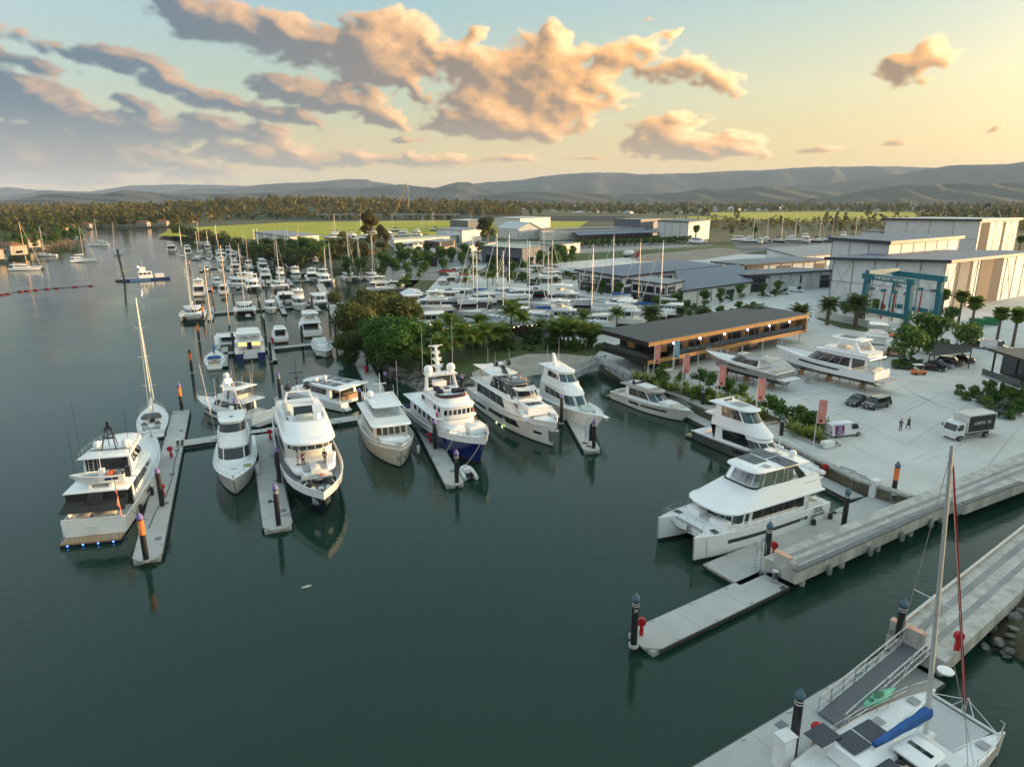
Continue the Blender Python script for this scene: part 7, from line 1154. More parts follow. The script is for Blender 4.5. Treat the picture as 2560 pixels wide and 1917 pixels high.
far('open dark shed with steel columns beside the blue-roofed shed',(1535,586),(1600,592),(1650,588),549,550,roof=ROOFG,wall=WALLG,n=(4,2))
far('low white shed left of the gabled boat shed',(968,610),(985,619),(1143,607),597,600,roof=ROOFL,n=(1,6))
far('white two-storey office with a row of small windows',(985,625),(1002,632),(1062,624),610,614,roof=ROOFL,n=(1,3),opens=[('R',.12+.22*k,.24+.22*k,3.5,5.2,BLACKP,'window') for k in range(4)],name='office')
far('beige flat-roofed showroom with dark sign panels',(1062,634),(1100,641),(1138,633),604,607,roof=ROOFG,wall=WALLB,n=(2,2),opens=[('L',.05,.95,5.,8.2,BLACKP,'sign'),('R',.1,.9,5.,8.2,BLACKP,'sign'),('L',.1,.9,.2,3.6,GLD,'window'),('R',.1,.9,.2,3.6,GLD,'window')],name='showroom')
far('boxy white shed in the middle of the distant row',(1092,599),(1155,608),(1204,601),573,577,roof=ROOFG,n=(3,2))
far('dark-fronted pale-roofed shed behind the boxy white shed',(1126,574),(1170,580),(1212,575),551,553,wall=WALLG,n=(3,2))
far('white shed with wide flat roof behind the gabled shed',(1235,568),(1300,574),(1376,568),545,547,n=(3,3))
far('blue-grey roofed workshop left of the dark showroom',(1130,625),(1170,632),(1240,622),612,615,roof=ROOFB,n=(2,3)); far('small blue-roofed workshop at the foot of the canopy',(1352,632),(1385,640),(1450,632),612,614,roof=ROOFB,n=(2,3))
t,tx=far('white riverside shed with pale roof left of the tall gum trees',(640,612),(727,630),(800,623),581,593,roof=ROOFG,n=(4,4),opens=[('R',.15,.75,6.2,7.2,mat('teal_awning',(.02,.13,.14),rough=.7),'awning'),('R',.2,.4,4.2,6.,BLACKP,'window'),('R',.5,.7,4.2,6.,BLACKP,'window')])
s=thing('sign_wall','low white wall lettered in dark capitals before the riverside shed','wall',P(798,632,2),0); q0,q1=P(755,632,2)-P(798,632,2),P(836,628,2)-P(798,632,2); ob('wall_panel',MB().box(((q0+q1)/2+Vector((0,0,2.6)))[:],((q1-q0).length,.3,5.2),rz=math.atan2((q1-q0).y,(q1-q0).x)),WALLW,s); text('THE BOAT WORKS',2.6,s,FASC,((q0+q1)/2+Vector((.05,-.25,3.2)))[:],(pi/2,0,math.atan2((q1-q0).y,(q1-q0).x)))
# canopy on posts
A,B,C_=P(1424,594,2),P(1445,606,2),P(1724,594,2); t=thing('canopy','long blue-grey canopy roof on posts behind the hedge','canopy',tuple(B)); cs=[v2(A)-v2(B),Vector((0,0,0)),v2(C_)-v2(B),v2(A)+v2(C_)-2*v2(B)]; hh=[6.6,5.2,5.2,6.6]; ob('roof',MB().loft([[c+Vector((0,0,h)) for c,h in zip(cs,hh)],[c+Vector((0,0,h+.4)) for c,h in zip(cs,hh)]]),ROOFB,t)
for k in range(12):
    p=cs[1].lerp(cs[2],(k+.5)/12); ob('post',MB().bx(p.x-.15,p.x+.15,p.y+.5,p.y+.8,0,5.2),FRAME,t)
# ---------------- the restaurant: a timber-battened upper storey on posts
A,B,C_=v2(P(1502,905,2)),v2(P(1616,944,2)),v2(P(2010,857,2)); z1=hz_(1615,900,P(1616,944,2)); z1=2.9
rt=thing('restaurant','long two-storey restaurant with golden timber battens and charcoal flat roof','restaurant',(B.x,B.y,2.)); a_,b_,c_=A-B,Vector((0,0,0)),C_-B; d_=a_+c_; zt=hz_(2030,786,P(2010,857,2)); zt=max(6.4,min(7.4,zt))
du=(b_-a_).normalized(); dv=(c_-b_).normalized(); mid=(a_+c_)/2
def pl(o,z0,z1_): return [[p+Vector((0,0,z)) for p in o] for z in (z0,z1_)]
out=[a_-du*.0,b_,c_,d_]; ob('roof',MB().loft(pl([a_-du*.25-dv*.25,b_+du*.25-dv*.25,c_+du*.25+dv*.25,d_-du*.25+dv*.25],zt,zt+.14)),ROOFD,rt)
ob('upper_floor',MB().loft(pl(out,z1-.1,z1+.22)),mat('charcoal_soffit',(.05,.05,.052),rough=.7),rt); ob('ceiling',MB().loft(pl([p*.999 for p in out],zt-.25,zt-.004)),TIMB,rt)
fr=1.9; q=[a_+du*fr*1.2+dv*fr*.0+dv*.4,b_-du*fr+dv*fr*1.8,c_-du*fr-dv*1.2,d_+du*.4-dv*1.2]
ob('upper_wall',MB().loft(pl([a_+du*.2+dv*.3,(b_-du*fr)+dv*7.,c_-du*fr-dv*.6,d_+du*.2-dv*.6] if 0 else [a_+du*.3+dv*5.,b_-du*fr+dv*5.,c_-du*fr-dv*1.,d_+du*.3-dv*1.],z1+.22,zt-.25)),mat('dark_interior',(.045,.035,.028),(.03,.025,.02),scale=.6,rough=.6),rt)
def battens(p,qv,z0,z1_,nrm,m,nm,step=.32,w=.16,tk=.16):
    L=(qv-p).length; n=int(L/step); d=(qv-p)/n; mb=MB(); rz=math.atan2(d.y,d.x)
    for k in range(n): c=p+d*(k+.5)+nrm*tk/2; mb.box((c.x,c.y,(z0+z1_)/2),(w,tk,z1_-z0),rz=rz)
    tag(ob(nm,mb,m,rt),kind='stuff')
nf=Vector((dv.y,-dv.x,0)); nf=nf if nf.dot(b_-mid)>0 or nf.y<0 else -nf; ns_=Vector((du.y,-du.x,0)); ns_=ns_ if ns_.dot(a_-mid)+ns_.dot(b_-mid)>0 else -ns_
DBAT=mat('dark_batten',(.05,.042,.036),(.04,.034,.03),scale=2,rough=.6)
for p,qv,n_,m in ((b_,c_,nf,TIMB),(a_,b_,ns_,DBAT)):
    dd=(qv-p)
    for z0,z1_,nm in ((zt-.78,zt-.02,'fascia_battens'),(z1-.45,z1+.3,'floor_battens')):
        ob(nm.replace('battens','board'),MB().box(((p+qv)/2+Vector((0,0,(z0+z1_)/2)))[:],(dd.length,.06,z1_-z0),rz=math.atan2(dd.y,dd.x)),DBAT,rt); battens(p,qv,z0,z1_,n_*1.,m,nm)
    ob('glass_balustrade',MB().box(((p+qv)/2-n_*.25+Vector((0,0,z1+.82)))[:],(dd.length*.99,.02,1.05),rz=math.atan2(dd.y,dd.x)),GLC,rt)
p=c_+dv*.0; ob('end_wall',MB().loft(pl([c_,c_-dv*.35,d_-dv*.35,d_],z1-.4,zt)),TIMB,rt); ob('corner_post',MB().box((c_+Vector((0,0,(z1+zt)/2)))[:],(.4,.4,zt-z1+.8),rz=math.atan2(dv.y,dv.x)),TIMB,rt)
LITW=mat('warm_window',(.05,.035,.025),(.03,.022,.016),scale=.5,rough=.1,emis=(1.,.55,.2,.035)); n=22; Lf=(c_-b_).length
for k in range(n):
    s0=b_-du*fr+dv*(5.2+(Lf-6.4)*k/n); s1=b_-du*fr+dv*(5.2+(Lf-6.4)*(k+.92)/n); o_=-du*0+nf*.04; ob('window_pane',MB().loft([[s0+o_+Vector((0,0,z1+.3)),s1+o_+Vector((0,0,z1+.3)),s1+o_+Vector((0,0,zt-.4)),s0+o_+Vector((0,0,zt-.4))],[s0+o_*2+Vector((0,0,z1+.3)),s1+o_*2+Vector((0,0,z1+.3)),s1+o_*2+Vector((0,0,zt-.4)),s0+o_*2+Vector((0,0,zt-.4))]]),GLD if k%3 else LITW,rt)
for k in range(5):
    s0=a_+dv*4.95+du*(.6+k*((b_-a_).length-2.6)/5); s1=s0+du*((b_-a_).length-2.6)/5*.93; ob('window_pane',MB().loft([[s0+Vector((0,0,z1+.3)),s1+Vector((0,0,z1+.3)),s1+Vector((0,0,zt-.4)),s0+Vector((0,0,zt-.4))],[s0-dv*.06+Vector((0,0,z1+.3)),s1-dv*.06+Vector((0,0,z1+.3)),s1-dv*.06+Vector((0,0,zt-.4)),s0-dv*.06+Vector((0,0,zt-.4))]]),GLD if k!=1 else TIMB,rt)
LAMP=mat('violet_spotlight',(.6,.5,1),emis=(.75,.6,1.,14))
for k in range(6):
    c=b_-du*.5+dv*(8+k*(Lf-10)/5.5); ob('verandah_post',MB().bx(c.x-.08,c.x+.08,c.y-.08,c.y+.08,z1+.2,zt-.2),TIMB,rt); ob('spotlight',MB().lathe([(.05,-.1),(.16,0),(.16,.2),(.05,.25)],8,(c.x-.3,c.y-.25,zt-1.2)),LAMP,rt)
for k in range(8):
    for o_ in (.7,6.5):
        c=b_-du*o_+dv*(1+k*(Lf-2)/7); ob('support_post',MB().bx(c.x-.11,c.x+.11,c.y-.11,c.y+.11,0,z1-.1),WHTP if o_<1 else FRAME,rt)
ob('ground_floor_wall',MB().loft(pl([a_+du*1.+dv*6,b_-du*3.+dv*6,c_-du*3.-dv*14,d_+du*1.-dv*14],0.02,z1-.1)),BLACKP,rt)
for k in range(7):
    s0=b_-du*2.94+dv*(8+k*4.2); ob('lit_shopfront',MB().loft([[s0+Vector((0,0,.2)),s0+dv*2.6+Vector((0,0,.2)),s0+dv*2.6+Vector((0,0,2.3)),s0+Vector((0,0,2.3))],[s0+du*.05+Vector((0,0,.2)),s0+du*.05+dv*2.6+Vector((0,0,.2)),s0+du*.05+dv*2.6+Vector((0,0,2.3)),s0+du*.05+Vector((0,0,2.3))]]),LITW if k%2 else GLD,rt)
# garden pavilions with string lights
for i,(pa,pb,pc,pd,lab) in enumerate([((1083,838),(1110,852),(1200,838),0,'low grey pavilion roof among the palms left of the garden'),((1213,834),(1240,850),(1380,836),0,'low grey garden pavilion with string lights beside the lawn')]):
    A,B,C_=v2(P(*pa,2)),v2(P(*pb,2)),v2(P(*pc,2)); D=A+C_-B; t=thing('pavilion',lab,'pavilion',(B.x,B.y,2.)); o=[A-B,Vector((0,0,0)),C_-B,D-B]; m_=(o[0]+o[2])/2; s_=[p+(p-m_)*.12 for p in o]; ob('roof',MB().loft([[p+Vector((0,0,2.9)) for p in s_],[p+Vector((0,0,3.1)) for p in s_],[m_+(p-m_)*.35+Vector((0,0,3.9)) for p in s_]]),ROOFG,t)
    for p in o: ob('post',MB().bx(p.x-.1,p.x+.1,p.y-.1,p.y+.1,0,3.),TIMB,t)
    ob('bar_counter',MB().loft(pl([m_+(p-m_)*.55 for p in o],0.02,2.7)),mat('dark_timber',(.06,.045,.035),rough=.7),t)
    mb=MB(); BULB=mat('string_bulb',(1,.8,.5),emis=(1.,.72,.35,9))
    for k in range(14):
        p=s_[1].lerp(s_[2],(k+.5)/14); mb.lathe([(.01,-.08),(.07,0),(.01,.08)],6,(p.x,p.y-.1,2.8))
    for k in range(5):
        p=s_[0].lerp(s_[1],(k+.5)/5); mb.lathe([(.01,-.08),(.07,0),(.01,.08)],6,(p.x-.1,p.y-.1,2.8))
    tag(ob('string_lights',mb,BULB,t),kind='stuff')
# boathouse in the inner basin
A,B,C_=P(1003,752,.4),P(1020,764,.4),P(1062,754,.4); bldg('boathouse','small blue floating boathouse with white roof in the inner basin',A,B,C_,(2.6,2.6,2.6,2.6),wall=mat('boathouse_blue',(.06,.10,.17),rough=.6),roof=WHTP,z=.5,nL=2,nR=3,gable=3.6,opens=[('R',.1,.3,1.,2.1,GLD,'window'),('R',.4,.6,1.,2.1,GLD,'window')])
# white ramp wall before the travel lift
A,B=v2(P(2035,792,2)),v2(P(2228,830,2)); t=thing('ramp_wall','long low white wall between the lawn strip and the travel lift','wall',(A.x,A.y,2.)); d=B-A
for k in range(6): c=d*((k+.5)/6); ob('wall_panel',MB().box((c.x,c.y,1.1-.05*k),(d.length/6-.03,.3,2.2-.1*k),rz=math.atan2(d.y,d.x)),WALLW,t)
# ---------------- houses
def house(px,py,w,d,h,lab,rz,wall=HWALL,roof=BRICKR,z=2.,group=None,storeys=2,det=True,pos=None):
    p=P(px,py,z) if pos is None else Vector(pos); t=thing('house',lab,'house',p,rz,group); ob('wall',MB().bx(-w/2,w/2,-d/2,d/2,0,h),wall,t)
    e=.7; r=min(w,d)*.5; ob('roof',MB().add([(-w/2-e,-d/2-e,h-.1),(w/2+e,-d/2-e,h-.1),(w/2+e,d/2+e,h-.1),(-w/2-e,d/2+e,h-.1),(-w/2+r,0,h+r*.45),(w/2-r,0,h+r*.45)],[(0,1,5,4),(1,2,5),(2,3,4,5),(3,0,4),(3,2,1,0)]),roof,t)
    if det:
        for s_ in range(storeys):
            for k in range(max(2,int(w/3.5))):
                x=-w/2+w*(k+.5)/max(2,int(w/3.5)); zz=1.+3.*s_; ob('window',MB().bx(x-.6,x+.6,-d/2-.06,-d/2+.02,zz,zz+1.4),GLD,t)
        ob('balcony',MB().bx(-w*.3,w*.3,-d/2-1.6,-d/2-.06,2.9,3.2),wall,t); ob('side_window',MB().bx(w/2-.02,w/2+.06,-d*.2,d*.2,1.,2.4),GLD,t)
    return t
for i,(px,py,w,d,h,rz,lab,m) in enumerate([(30,636,20,12,6.2,R(-25),'two-storey cream house with terracotta roof nearest on the left bank',BRICKR),(72,618,16,11,6.,R(-20),'second terracotta-roofed house along the left bank',BRICKR),(-30,648,18,12,6,R(-25),'cream house cut by the left picture edge',BRICKR),(100,605,18,11,6.2,R(-15),'orange-roofed house with verandah behind the left bank jetties',BRICKR),(150,583,16,11,5.6,R(-10),'brown-roofed house among trees at the left bank bend',BRICKR),(178,577,15,10,5.6,0,'low pink-roofed house at the left bank bend',BRICKR),(215,570,14,10,5.,R(10),'small red-roofed house beyond the bend of the river',BRICKR),(360,566,16,11,6,0,'house with tiled roof on the far river bend',BRICKR),(408,565,15,11,6.4,R(8),'two-storey house with white balconies on the far river bend',BRICKR),(440,560,13,10,4,R(5),'grey-roofed cottage right of the river bend',ROOFG),(475,556,13,10,4.2,0,'white-roofed pavilion house above the green field',ROOFL),(60,552,18,10,4,0,'flat pale-roofed house in the left bank trees',ROOFL),(275,545,40,16,9,R(4),'wide cream building above the trees at the river bend',ROOFL),(655,547,12,9,4,0,'white cottage among the trees beyond the field',ROOFG),(700,545,11,9,4,0,'small grey cottage among the trees beyond the field',ROOFG)]): house(px,py,w*.8,d*.8,h*.9,lab,rz,roof=m)
rnd=random.Random(5); k=0
hm=None
for i in range(150):
    x=rnd.uniform(1150,2560); Y=rnd.uniform(1500,3300) if x<1900 else rnd.uniform(2300,3600)
    X=(x-1280)/FP*Y/_c*1.0; 
    if i==0:
        hp=house(0,0,15,10,4.2,'pale roofed house of the town below the hills',0,wall=WALLW,roof=ROOFL,det=False,pos=(X,Y,2),group='houses of the town below the hills'); ht=tree_of(hp)
    else:
        c=dup(ht,(X,Y,2),rnd.uniform(0,3),'pale roofed house of the town below the hills','houses of the town below the hills',rnd.uniform(.7,1.7))
        if i%4==0:
            for ch in c.children:
                if ch.name.startswith('roof'): ch.material_slots[0].link='OBJECT'; ch.material_slots[0].material=BRICKR
# highway viaduct, embankment and crane beyond the fields
t=thing('viaduct','long concrete highway viaduct across the far edge of the field','bridge'); a,b_=P(785,549,2),P(1150,549,2); Y=a.y; zt=PY(900,536,Y).z; ob('deck',MB().box(((a.x+b_.x)/2,Y,zt-.8),(b_.x-a.x,12,1.6)),CONCS,t); ob('parapet',MB().box(((a.x+b_.x)/2,Y-6.1,zt+.4),(b_.x-a.x,.3,1.)),CONCS,t)
n=14
for k in range(n):
    x=lerp(a.x,b_.x,(k+.5)/n); ob('crosshead',MB().box((x,Y,zt-2.4),(3,11,1.4)),CONCS,t)
    for o_ in (-3.5,3.5): ob('pier_column',MB().lathe([(1.,0),(1.,zt-3.1)],8,(x,Y+o_,0)),CONCS,t)
em=MB(); a2,b2=P(1150,549,2),P(1560,553,2); rr=[]
for k in range(12): q_=a2.lerp(b2,k/11); rr.append([(q_.x,q_.y-14,1.9),(q_.x,q_.y-5,zt-1+.5*(k%2)*0),(q_.x,q_.y+6,zt-1),(q_.x,q_.y+16,1.9)])
em.loft(rr,closed=False,c0=False,c1=False); upfix(em); tag(ob('embankment',em,mat('gravel_bank',(.17,.15,.13),(.11,.10,.085),scale=.2,rough=.95,det=8)),kind='structure')
t=thing('crane','tall lattice boom crane leaning right above the viaduct','crane',(P(989,548,2).x,P(989,548,2).y-20,2.)); Yc=t.location[1]; tp=PY(1019,456,Yc)-t.location; ob('cab',MB().bx(-3,5,-2,2,1.5,5.),mat('crane_yellow',(.55,.33,.06),rough=.5),t); ob('track',MB().bx(-4,4,-3,-1.8,0,1.5),BLACKP,t); ob('track',MB().bx(-4,4,1.8,3,0,1.5),BLACKP,t)
mb=MB(); tv=Vector(tp)
for ox,oy in ((-.8,-.8),(.8,-.8),(.8,.8),(-.8,.8)): mb.tube([Vector((ox,oy,3.5)),tv*.5+Vector((ox*.9,oy*.9,1.7)),tv+Vector((ox*.4,oy*.4,0))],.17,4)
for k in range(30):
    p0=Vector((0,0,3.5)).lerp(tv,k/30); p1=Vector((0,0,3.5)).lerp(tv,(k+1)/30); s_=1 if k%2 else -1; mb.tube([p0+Vector((-.7*s_,-.7,0)),p1+Vector((.7*s_,-.7,0))],.1,3); mb.tube([p0+Vector((-.7,-.7*s_,0)),p1+Vector((-.7,.7*s_,0))],.1,3)
ob('lattice_boom',mb,MATS['crane_yellow'],t); ob('hook_line',MB().tube([tv,Vector((tv.x+.5,0,14))],.06,3),WIRE,t)
# ---------------- travel lift
TEAL=mat('teal_steel',(.008,.15,.19),(.008,.125,.16),scale=.6,rough=.4)
pts={'fl':P(2255,823,2),'fr':P(2262,824,2)}
f1=v2(P(2152,801,2)); f2=v2(P(2263,824,2)); f3=v2(P(2338,812,2)); t=thing('travel_lift','teal travel lift gantry with white and red slings before the big shed','boat lift',(f2.x,f2.y,2.)); o=f2
a_,b_,c_=f1-o,Vector((0,0,0)),f3-o
sl=a_-b_; wl=c_-b_; print('LIFT',sl.length,wl.length); H_=hz_(2275,705,P(2263,824,2)); print(H_)
def beam(nm,p,q_,w,h_,m=TEAL):
    d=q_-p; mm=MB(); up=Vector((0,0,1)) if abs(d.normalized().z)<.9 else (sl.normalized()); s_=d.cross(up).normalized()*w/2; v_=s_.cross(d).normalized()*h_/2; mm.loft([[p-s_-v_,p+s_-v_,p+s_+v_,p-s_+v_],[q_-s_-v_,q_+s_-v_,q_+s_+v_,q_-s_+v_]]); ob(nm,mm,m,t)
Z=lambda p,z:Vector((p.x,p.y,z))
for side in (Vector((0,0,0)),wl):
    for e in (Vector((0,0,0)),sl):
        p=side+e; beam('leg',Z(p,2.2),Z(p+sl*(.03 if e.length<1 else -.03),H_),1.15,1.3)
        for s_ in (-.45,.45):
            c=p+wl.normalized()*s_; ax_=wl.normalized(); mm=MB(); rg=[]
            for rr_,hh in ((.3,-.28),(.95,-.28),(1.05,-.15),(1.05,.15),(.95,.28),(.3,.28)): rg.append([c+ax_*hh+Vector((0,0,1.06))+(sl.normalized()*math.cos(q)+Vector((0,0,1))*math.sin(q))*rr_ for q in [2*pi*k/14 for k in range(14)]])
            ob('wheel',mm.loft(rg),RUBB,t,50)
        ob('axle_fork',MB().box((p.x,p.y,1.7),(.7,.6,1.3)),TEAL,t)
    beam('upper_beam',Z(side-sl*.06,H_),Z(side+sl*1.08,H_),1.1,1.5); beam('lower_beam',Z(side,3.2),Z(side+sl,3.2),1.,1.2)
beam('cross_beam',Z(sl,H_+.9),Z(sl+wl,H_+.9),1.1,1.3)
fn=(Vector((0,0,0))-wl).normalized(); cc=sl*.45+fn*.6; text('THE BOAT WORKS',1.15,t,WHTP,(cc.x,cc.y,H_),(pi/2,0,math.atan2(-sl.y,-sl.x) if (-sl).x>0 else math.atan2(sl.y,sl.x)),bold=.02)
for k,(fx,red) in enumerate(((.12,0),(.38,1),(.62,1),(.88,0))):
    for side in (Vector((0,0,0)),wl):
        p=side+sl*fx+(wl.normalized()*(.8 if side.length<1 else -.8)); ob('sling_block',MB().box((p.x,p.y,H_-3.2),(1.5,.8,.7),tap=.6),TEAL if red else GREYC,t); ob('hoist_cable',MB().tube([(p.x,p.y,H_-2.8),(p.x,p.y,H_-.4)],.06,4),WIRE,t)
        for s_ in (-.35,.35): ob('sling',MB().bx(p.x+s_-.16,p.x+s_+.16,p.y-.06,p.y+.06,1.2,H_-3.5),(REDP if (red and s_>0) else WHTC),t)
# ================================================================ vegetation
def quadmesh(name,V,mats=None):
    n=len(V)//4; me=bpy.data.meshes.new(name); me.vertices.add(n*4); me.vertices.foreach_set('co',np.asarray(V,np.float32).ravel()); me.loops.add(n*4); me.loops.foreach_set('vertex_index',np.arange(n*4,dtype=np.int32)); me.polygons.add(n); me.polygons.foreach_set('loop_start',np.arange(0,n*4,4,dtype=np.int32)); me.polygons.foreach_set('loop_total',np.full(n,4,dtype=np.int32)); me.update(calc_edges=True); return me
def leaves(seed,blobs,n,size,asp=1.6,shell=.72,droop=0.,jit=.5):
    r=np.random.default_rng(seed); B=np.array(blobs,float); w=(B[:,3]*B[:,4]*B[:,5])**(2/3); idx=r.choice(len(B),n,p=w/w.sum())
    d=r.standard_normal((n,3)); d/=np.linalg.norm(d,axis=1)[:,None]; rad=shell+(1-shell)*r.random(n)**.7; rad*=1+.12*r.standard_normal(n)
    c=B[idx,:3]+d*B[idx,3:6]*rad[:,None]
    nrm=d+jit*r.standard_normal((n,3)); nrm[:,2]+=.25; nrm/=np.linalg.norm(nrm,axis=1)[:,None]
    t=np.cross(nrm,r.standard_normal((n,3))); t/=np.linalg.norm(t,axis=1)[:,None]; t[:,2]-=droop; t/=np.linalg.norm(t,axis=1)[:,None]; b=np.cross(nrm,t)
    s=size*(.6+.8*r.random(n))[:,None]; a=t*s*asp*.5; e=b*s*.5
    V=np.stack([c-a,c-e*.9,c+a,c+e*.9],1) if asp>1.3 else np.stack([c-a-e,c+a-e,c+a+e,c-a+e],1)
    return V.reshape(-1,3)
LF1=leafmat('fig_leaf',(.085,.19,.025),(.045,.11,.016),.25,.5); LF2=leafmat('bush_leaf',(0.090,0.180,0.024),(0.053,0.112,0.017),.5,.9); LF3=leafmat('gum_leaf',(0.128,0.132,0.034),(0.083,0.090,0.022),.5,.25); LF4=leafmat('far_leaf',(.18,.165,.03),(.075,.085,.018),.75,.045); LFM=leafmat('mangrove_leaf',(.11,.13,.03),(.06,.08,.02),.5,.2); LFP=leafmat('palm_leaf',(0.160,0.224,0.032),(0.088,0.152,0.023),.4,.6); LFD=leafmat('date_palm_leaf',(0.096,0.136,0.036),(0.064,0.096,0.026),.4,.6); LFY=leafmat('variegated_leaf',(.36,.38,.10),(.16,.24,.05),.2,1.6); LFO=leafmat('bronze_leaf',(.17,.135,.03),(.10,.09,.022),.4,.2); LFS=leafmat('silver_leaf',(.14,.17,.13),(.09,.12,.09),.3,1.)
BARK=mat('bark',(.11,.085,.06),(.06,.048,.035),scale=2.5,rough=.95,bump=.6,bscale=6,stretch=(2,2,.4)); BARKP=mat('pale_bark',(.32,.28,.22),(.2,.17,.13),scale=1.5,rough=.9); PBARK=mat('palm_bark',(.16,.13,.09),(.09,.07,.05),scale=3,rough=.95,bump=.8,bscale=9,stretch=(.5,.5,3))
def trunk(h,r,seed,limbs=4,spread=.5,m=BARK,lean=.1):
    q=random.Random(seed); mb=MB(); tp=Vector((q.uniform(-lean,lean)*h,q.uniform(-lean,lean)*h,h*.6)); mb.tube([(0,0,-.3),tp*.5+Vector((0,0,0)),tp],r,7,r2=r*.55)
    for k in range(limbs):
        a=2*pi*k/limbs+q.uniform(-.4,.4); e=tp+Vector((math.cos(a)*h*spread*.5,math.sin(a)*h*spread*.5,h*q.uniform(.12,.32))); s=tp*q.uniform(.6,1.); mb.tube([s,(s+e)/2+Vector((0,0,.05*h)),e],r*.4,5,r2=r*.12)
    return mb
def blobs_round(seed,R_,H,h0,n,k=.45,flat=.8):
    q=random.Random(seed); bl=[]
    for i in range(n):
        a=q.uniform(0,2*pi); rr=R_*math.sqrt(q.random())*.72; z=h0+(H-h0)*q.random()**.8; f=math.sqrt(max(.15,1-((z-h0)/(H-h0)-.35)**2*1.6)); s=R_*k*q.uniform(.7,1.2); bl.append((rr*f*math.cos(a),rr*f*math.sin(a),min(z,H-s*.5),s,s,s*flat))
    return bl
def tree_proto(seed,H,R_,h0,nb,nl,size,leaf,m=BARK,tr=.22,name='tree',k=.45,asp=1.6,limbs=4,droop=0.,flat=.8,shell=.7):
    t=thing(name,'x','tree',(0,0,0)); ob('trunk',trunk(H,tr,seed,limbs,R_/H*1.2,m),m,t,60); mkobj('crown',quadmesh('crown',leaves(seed,blobs_round(seed,R_,H,h0,nb,k,flat),nl,size,asp,shell,droop)),leaf,t); return tree_of(t)
VP={}
VP['fig']=tree_proto(1,9.5,6.5,1.2,26,9000,.42,LF1,tr=.4); VP['scrub0']=tree_proto(2,8.5,4.2,1.,18,4200,.34,LFM,asp=3.2,droop=.7,tr=.22,limbs=6); VP['scrub1']=tree_proto(3,7.5,4.6,.8,18,4200,.34,LFM,asp=3.,droop=.6,tr=.22,limbs=6)
VP['mid0']=tree_proto(4,7.5,3.6,1.6,13,1500,.42,LF2); VP['mid1']=tree_proto(5,9.,3.2,2.2,13,1500,.42,LF2); VP['gum0']=tree_proto(6,19.,5.5,8.,13,1500,.75,LF3,BARKP,.35,k=.36,limbs=6); VP['gum1']=tree_proto(7,24.,5.,6.,17,1900,.75,LFO,BARKP,.4,k=.36,limbs=7); VP['gum2']=tree_proto(8,16.,6.,5.,15,1500,.75,LF3,BARKP,.35,k=.38,limbs=6)
for i in range(4): VP[f'far{i}']=tree_proto(20+i,[13,16,11,14][i],[5.5,5,6,4.4][i],2.5,11,420,1.35,LF4,tr=.35,asp=1.4)
VP['mang0']=tree_proto(31,6.5,4.6,.2,14,1100,.6,LFM,tr=.15); VP['mang1']=tree_proto(32,5.2,4.2,.1,14,1100,.6,LFM,tr=.15)
VP['bush']=tree_proto(41,1.6,1.1,.1,8,420,.2,LF2,tr=.06,name='bush',k=.5); VP['shrub']=tree_proto(42,2.6,1.5,.5,10,800,.22,LF2,tr=.08,name='shrub',k=.45); VP['sbush']=tree_proto(43,1.2,1.,.1,8,380,.2,LFS,tr=.05,name='bush',k=.5)
t=thing('tree','x','tree'); ob('trunk',MB().tube([(0,0,-.2),(0,0,4)],.15,6),BARK,t); mkobj('crown',quadmesh('crown',leaves(51,[(0,0,1.2+.7*k,1.1*(1-k/11)+.15,1.1*(1-k/11)+.15,.7) for k in range(10)],1800,.26,1.8)),LF1,t); VP['cyp']=tree_of(t)
def frond(L,w,curve,seg=9,leafw=.11,up=.6):
    V=[]; r=np.random.default_rng(3)
    pts=[]
    for k in range(seg*3+1): s=k/(seg*3); x=L*s*(1-.12*s); z=L*(up*s-curve*s*s); pts.append((x,z))
    for k in range(1,seg*3):
        x,z=pts[k]; s=k/(seg*3); ll=w*math.sin(pi*min(1,.12+.88*s))**.7*(1.15-.5*s); x2,z2=pts[k+1]; dx=(x2-x)*.85
        for sg in (1,-1): tip=(x+ll*.55,sg*ll,z-ll*.35); V+=[(x,0,z),(x+dx,0,z+ (z2-z)*.85),(tip[0]+leafw*.5,tip[1],tip[2]),(tip[0],tip[1],tip[2])]
    return quadmesh('frond',np.array(V))
def palm(h,tr,nf,fr,leaf,lean=.08,seed=1,name='palm_tree',tiers=((.15,1.),),m=PBARK,trunk_curve=0.):
    t=thing(name,'x','palm tree'); q=random.Random(seed); top=Vector((lean*h,trunk_curve,h)); mb=MB().tube([(0,0,-.2),(lean*h*.2,trunk_curve*.2,h*.4),(lean*h*.6,trunk_curve*.6,h*.75),top],tr,8,r2=tr*.72); ob('trunk',mb,m,t,60)
    for ti,(tilt,sc_) in enumerate(tiers):
        for k in range(nf):
            o=mkobj('frond',fr,leaf,t,loc=top); o.rotation_euler=(0,-tilt+q.uniform(-.15,.15),2*pi*(k+.5*ti)/nf+q.uniform(-.15,.15)); o.scale=(sc_*q.uniform(.85,1.1),)*3
    return tree_of(t)
F1=frond(3.2,.75,.75,up=.75); F2=frond(2.6,.5,.62,up=.5); F3=frond(1.9,.8,.45,seg=5,leafw=.2,up=.35)
VP['coco0']=palm(3.2,.17,8,F1,LFP,.1,1,tiers=((.85,.9),(.35,1.1),(-.3,1.))); VP['coco1']=palm(5.,.17,8,F1,LFP,.06,2,tiers=((.85,.9),(.35,1.1),(-.35,1.))); VP['coco2']=palm(1.3,.2,8,F1,LFP,.0,3,tiers=((.9,1.),(.45,1.05)))
VP['date']=palm(4.2,.42,15,F2,LFD,.0,4,tiers=((.75,1.25),(.3,1.35),(-.15,1.3),(-.5,1.1))); VP['fan']=palm(6.5,.3,13,F3,LFP,.0,5,tiers=((.9,1.),(.4,1.1),(-.1,1.1),(-.6,1.),(-1.1,.9)))
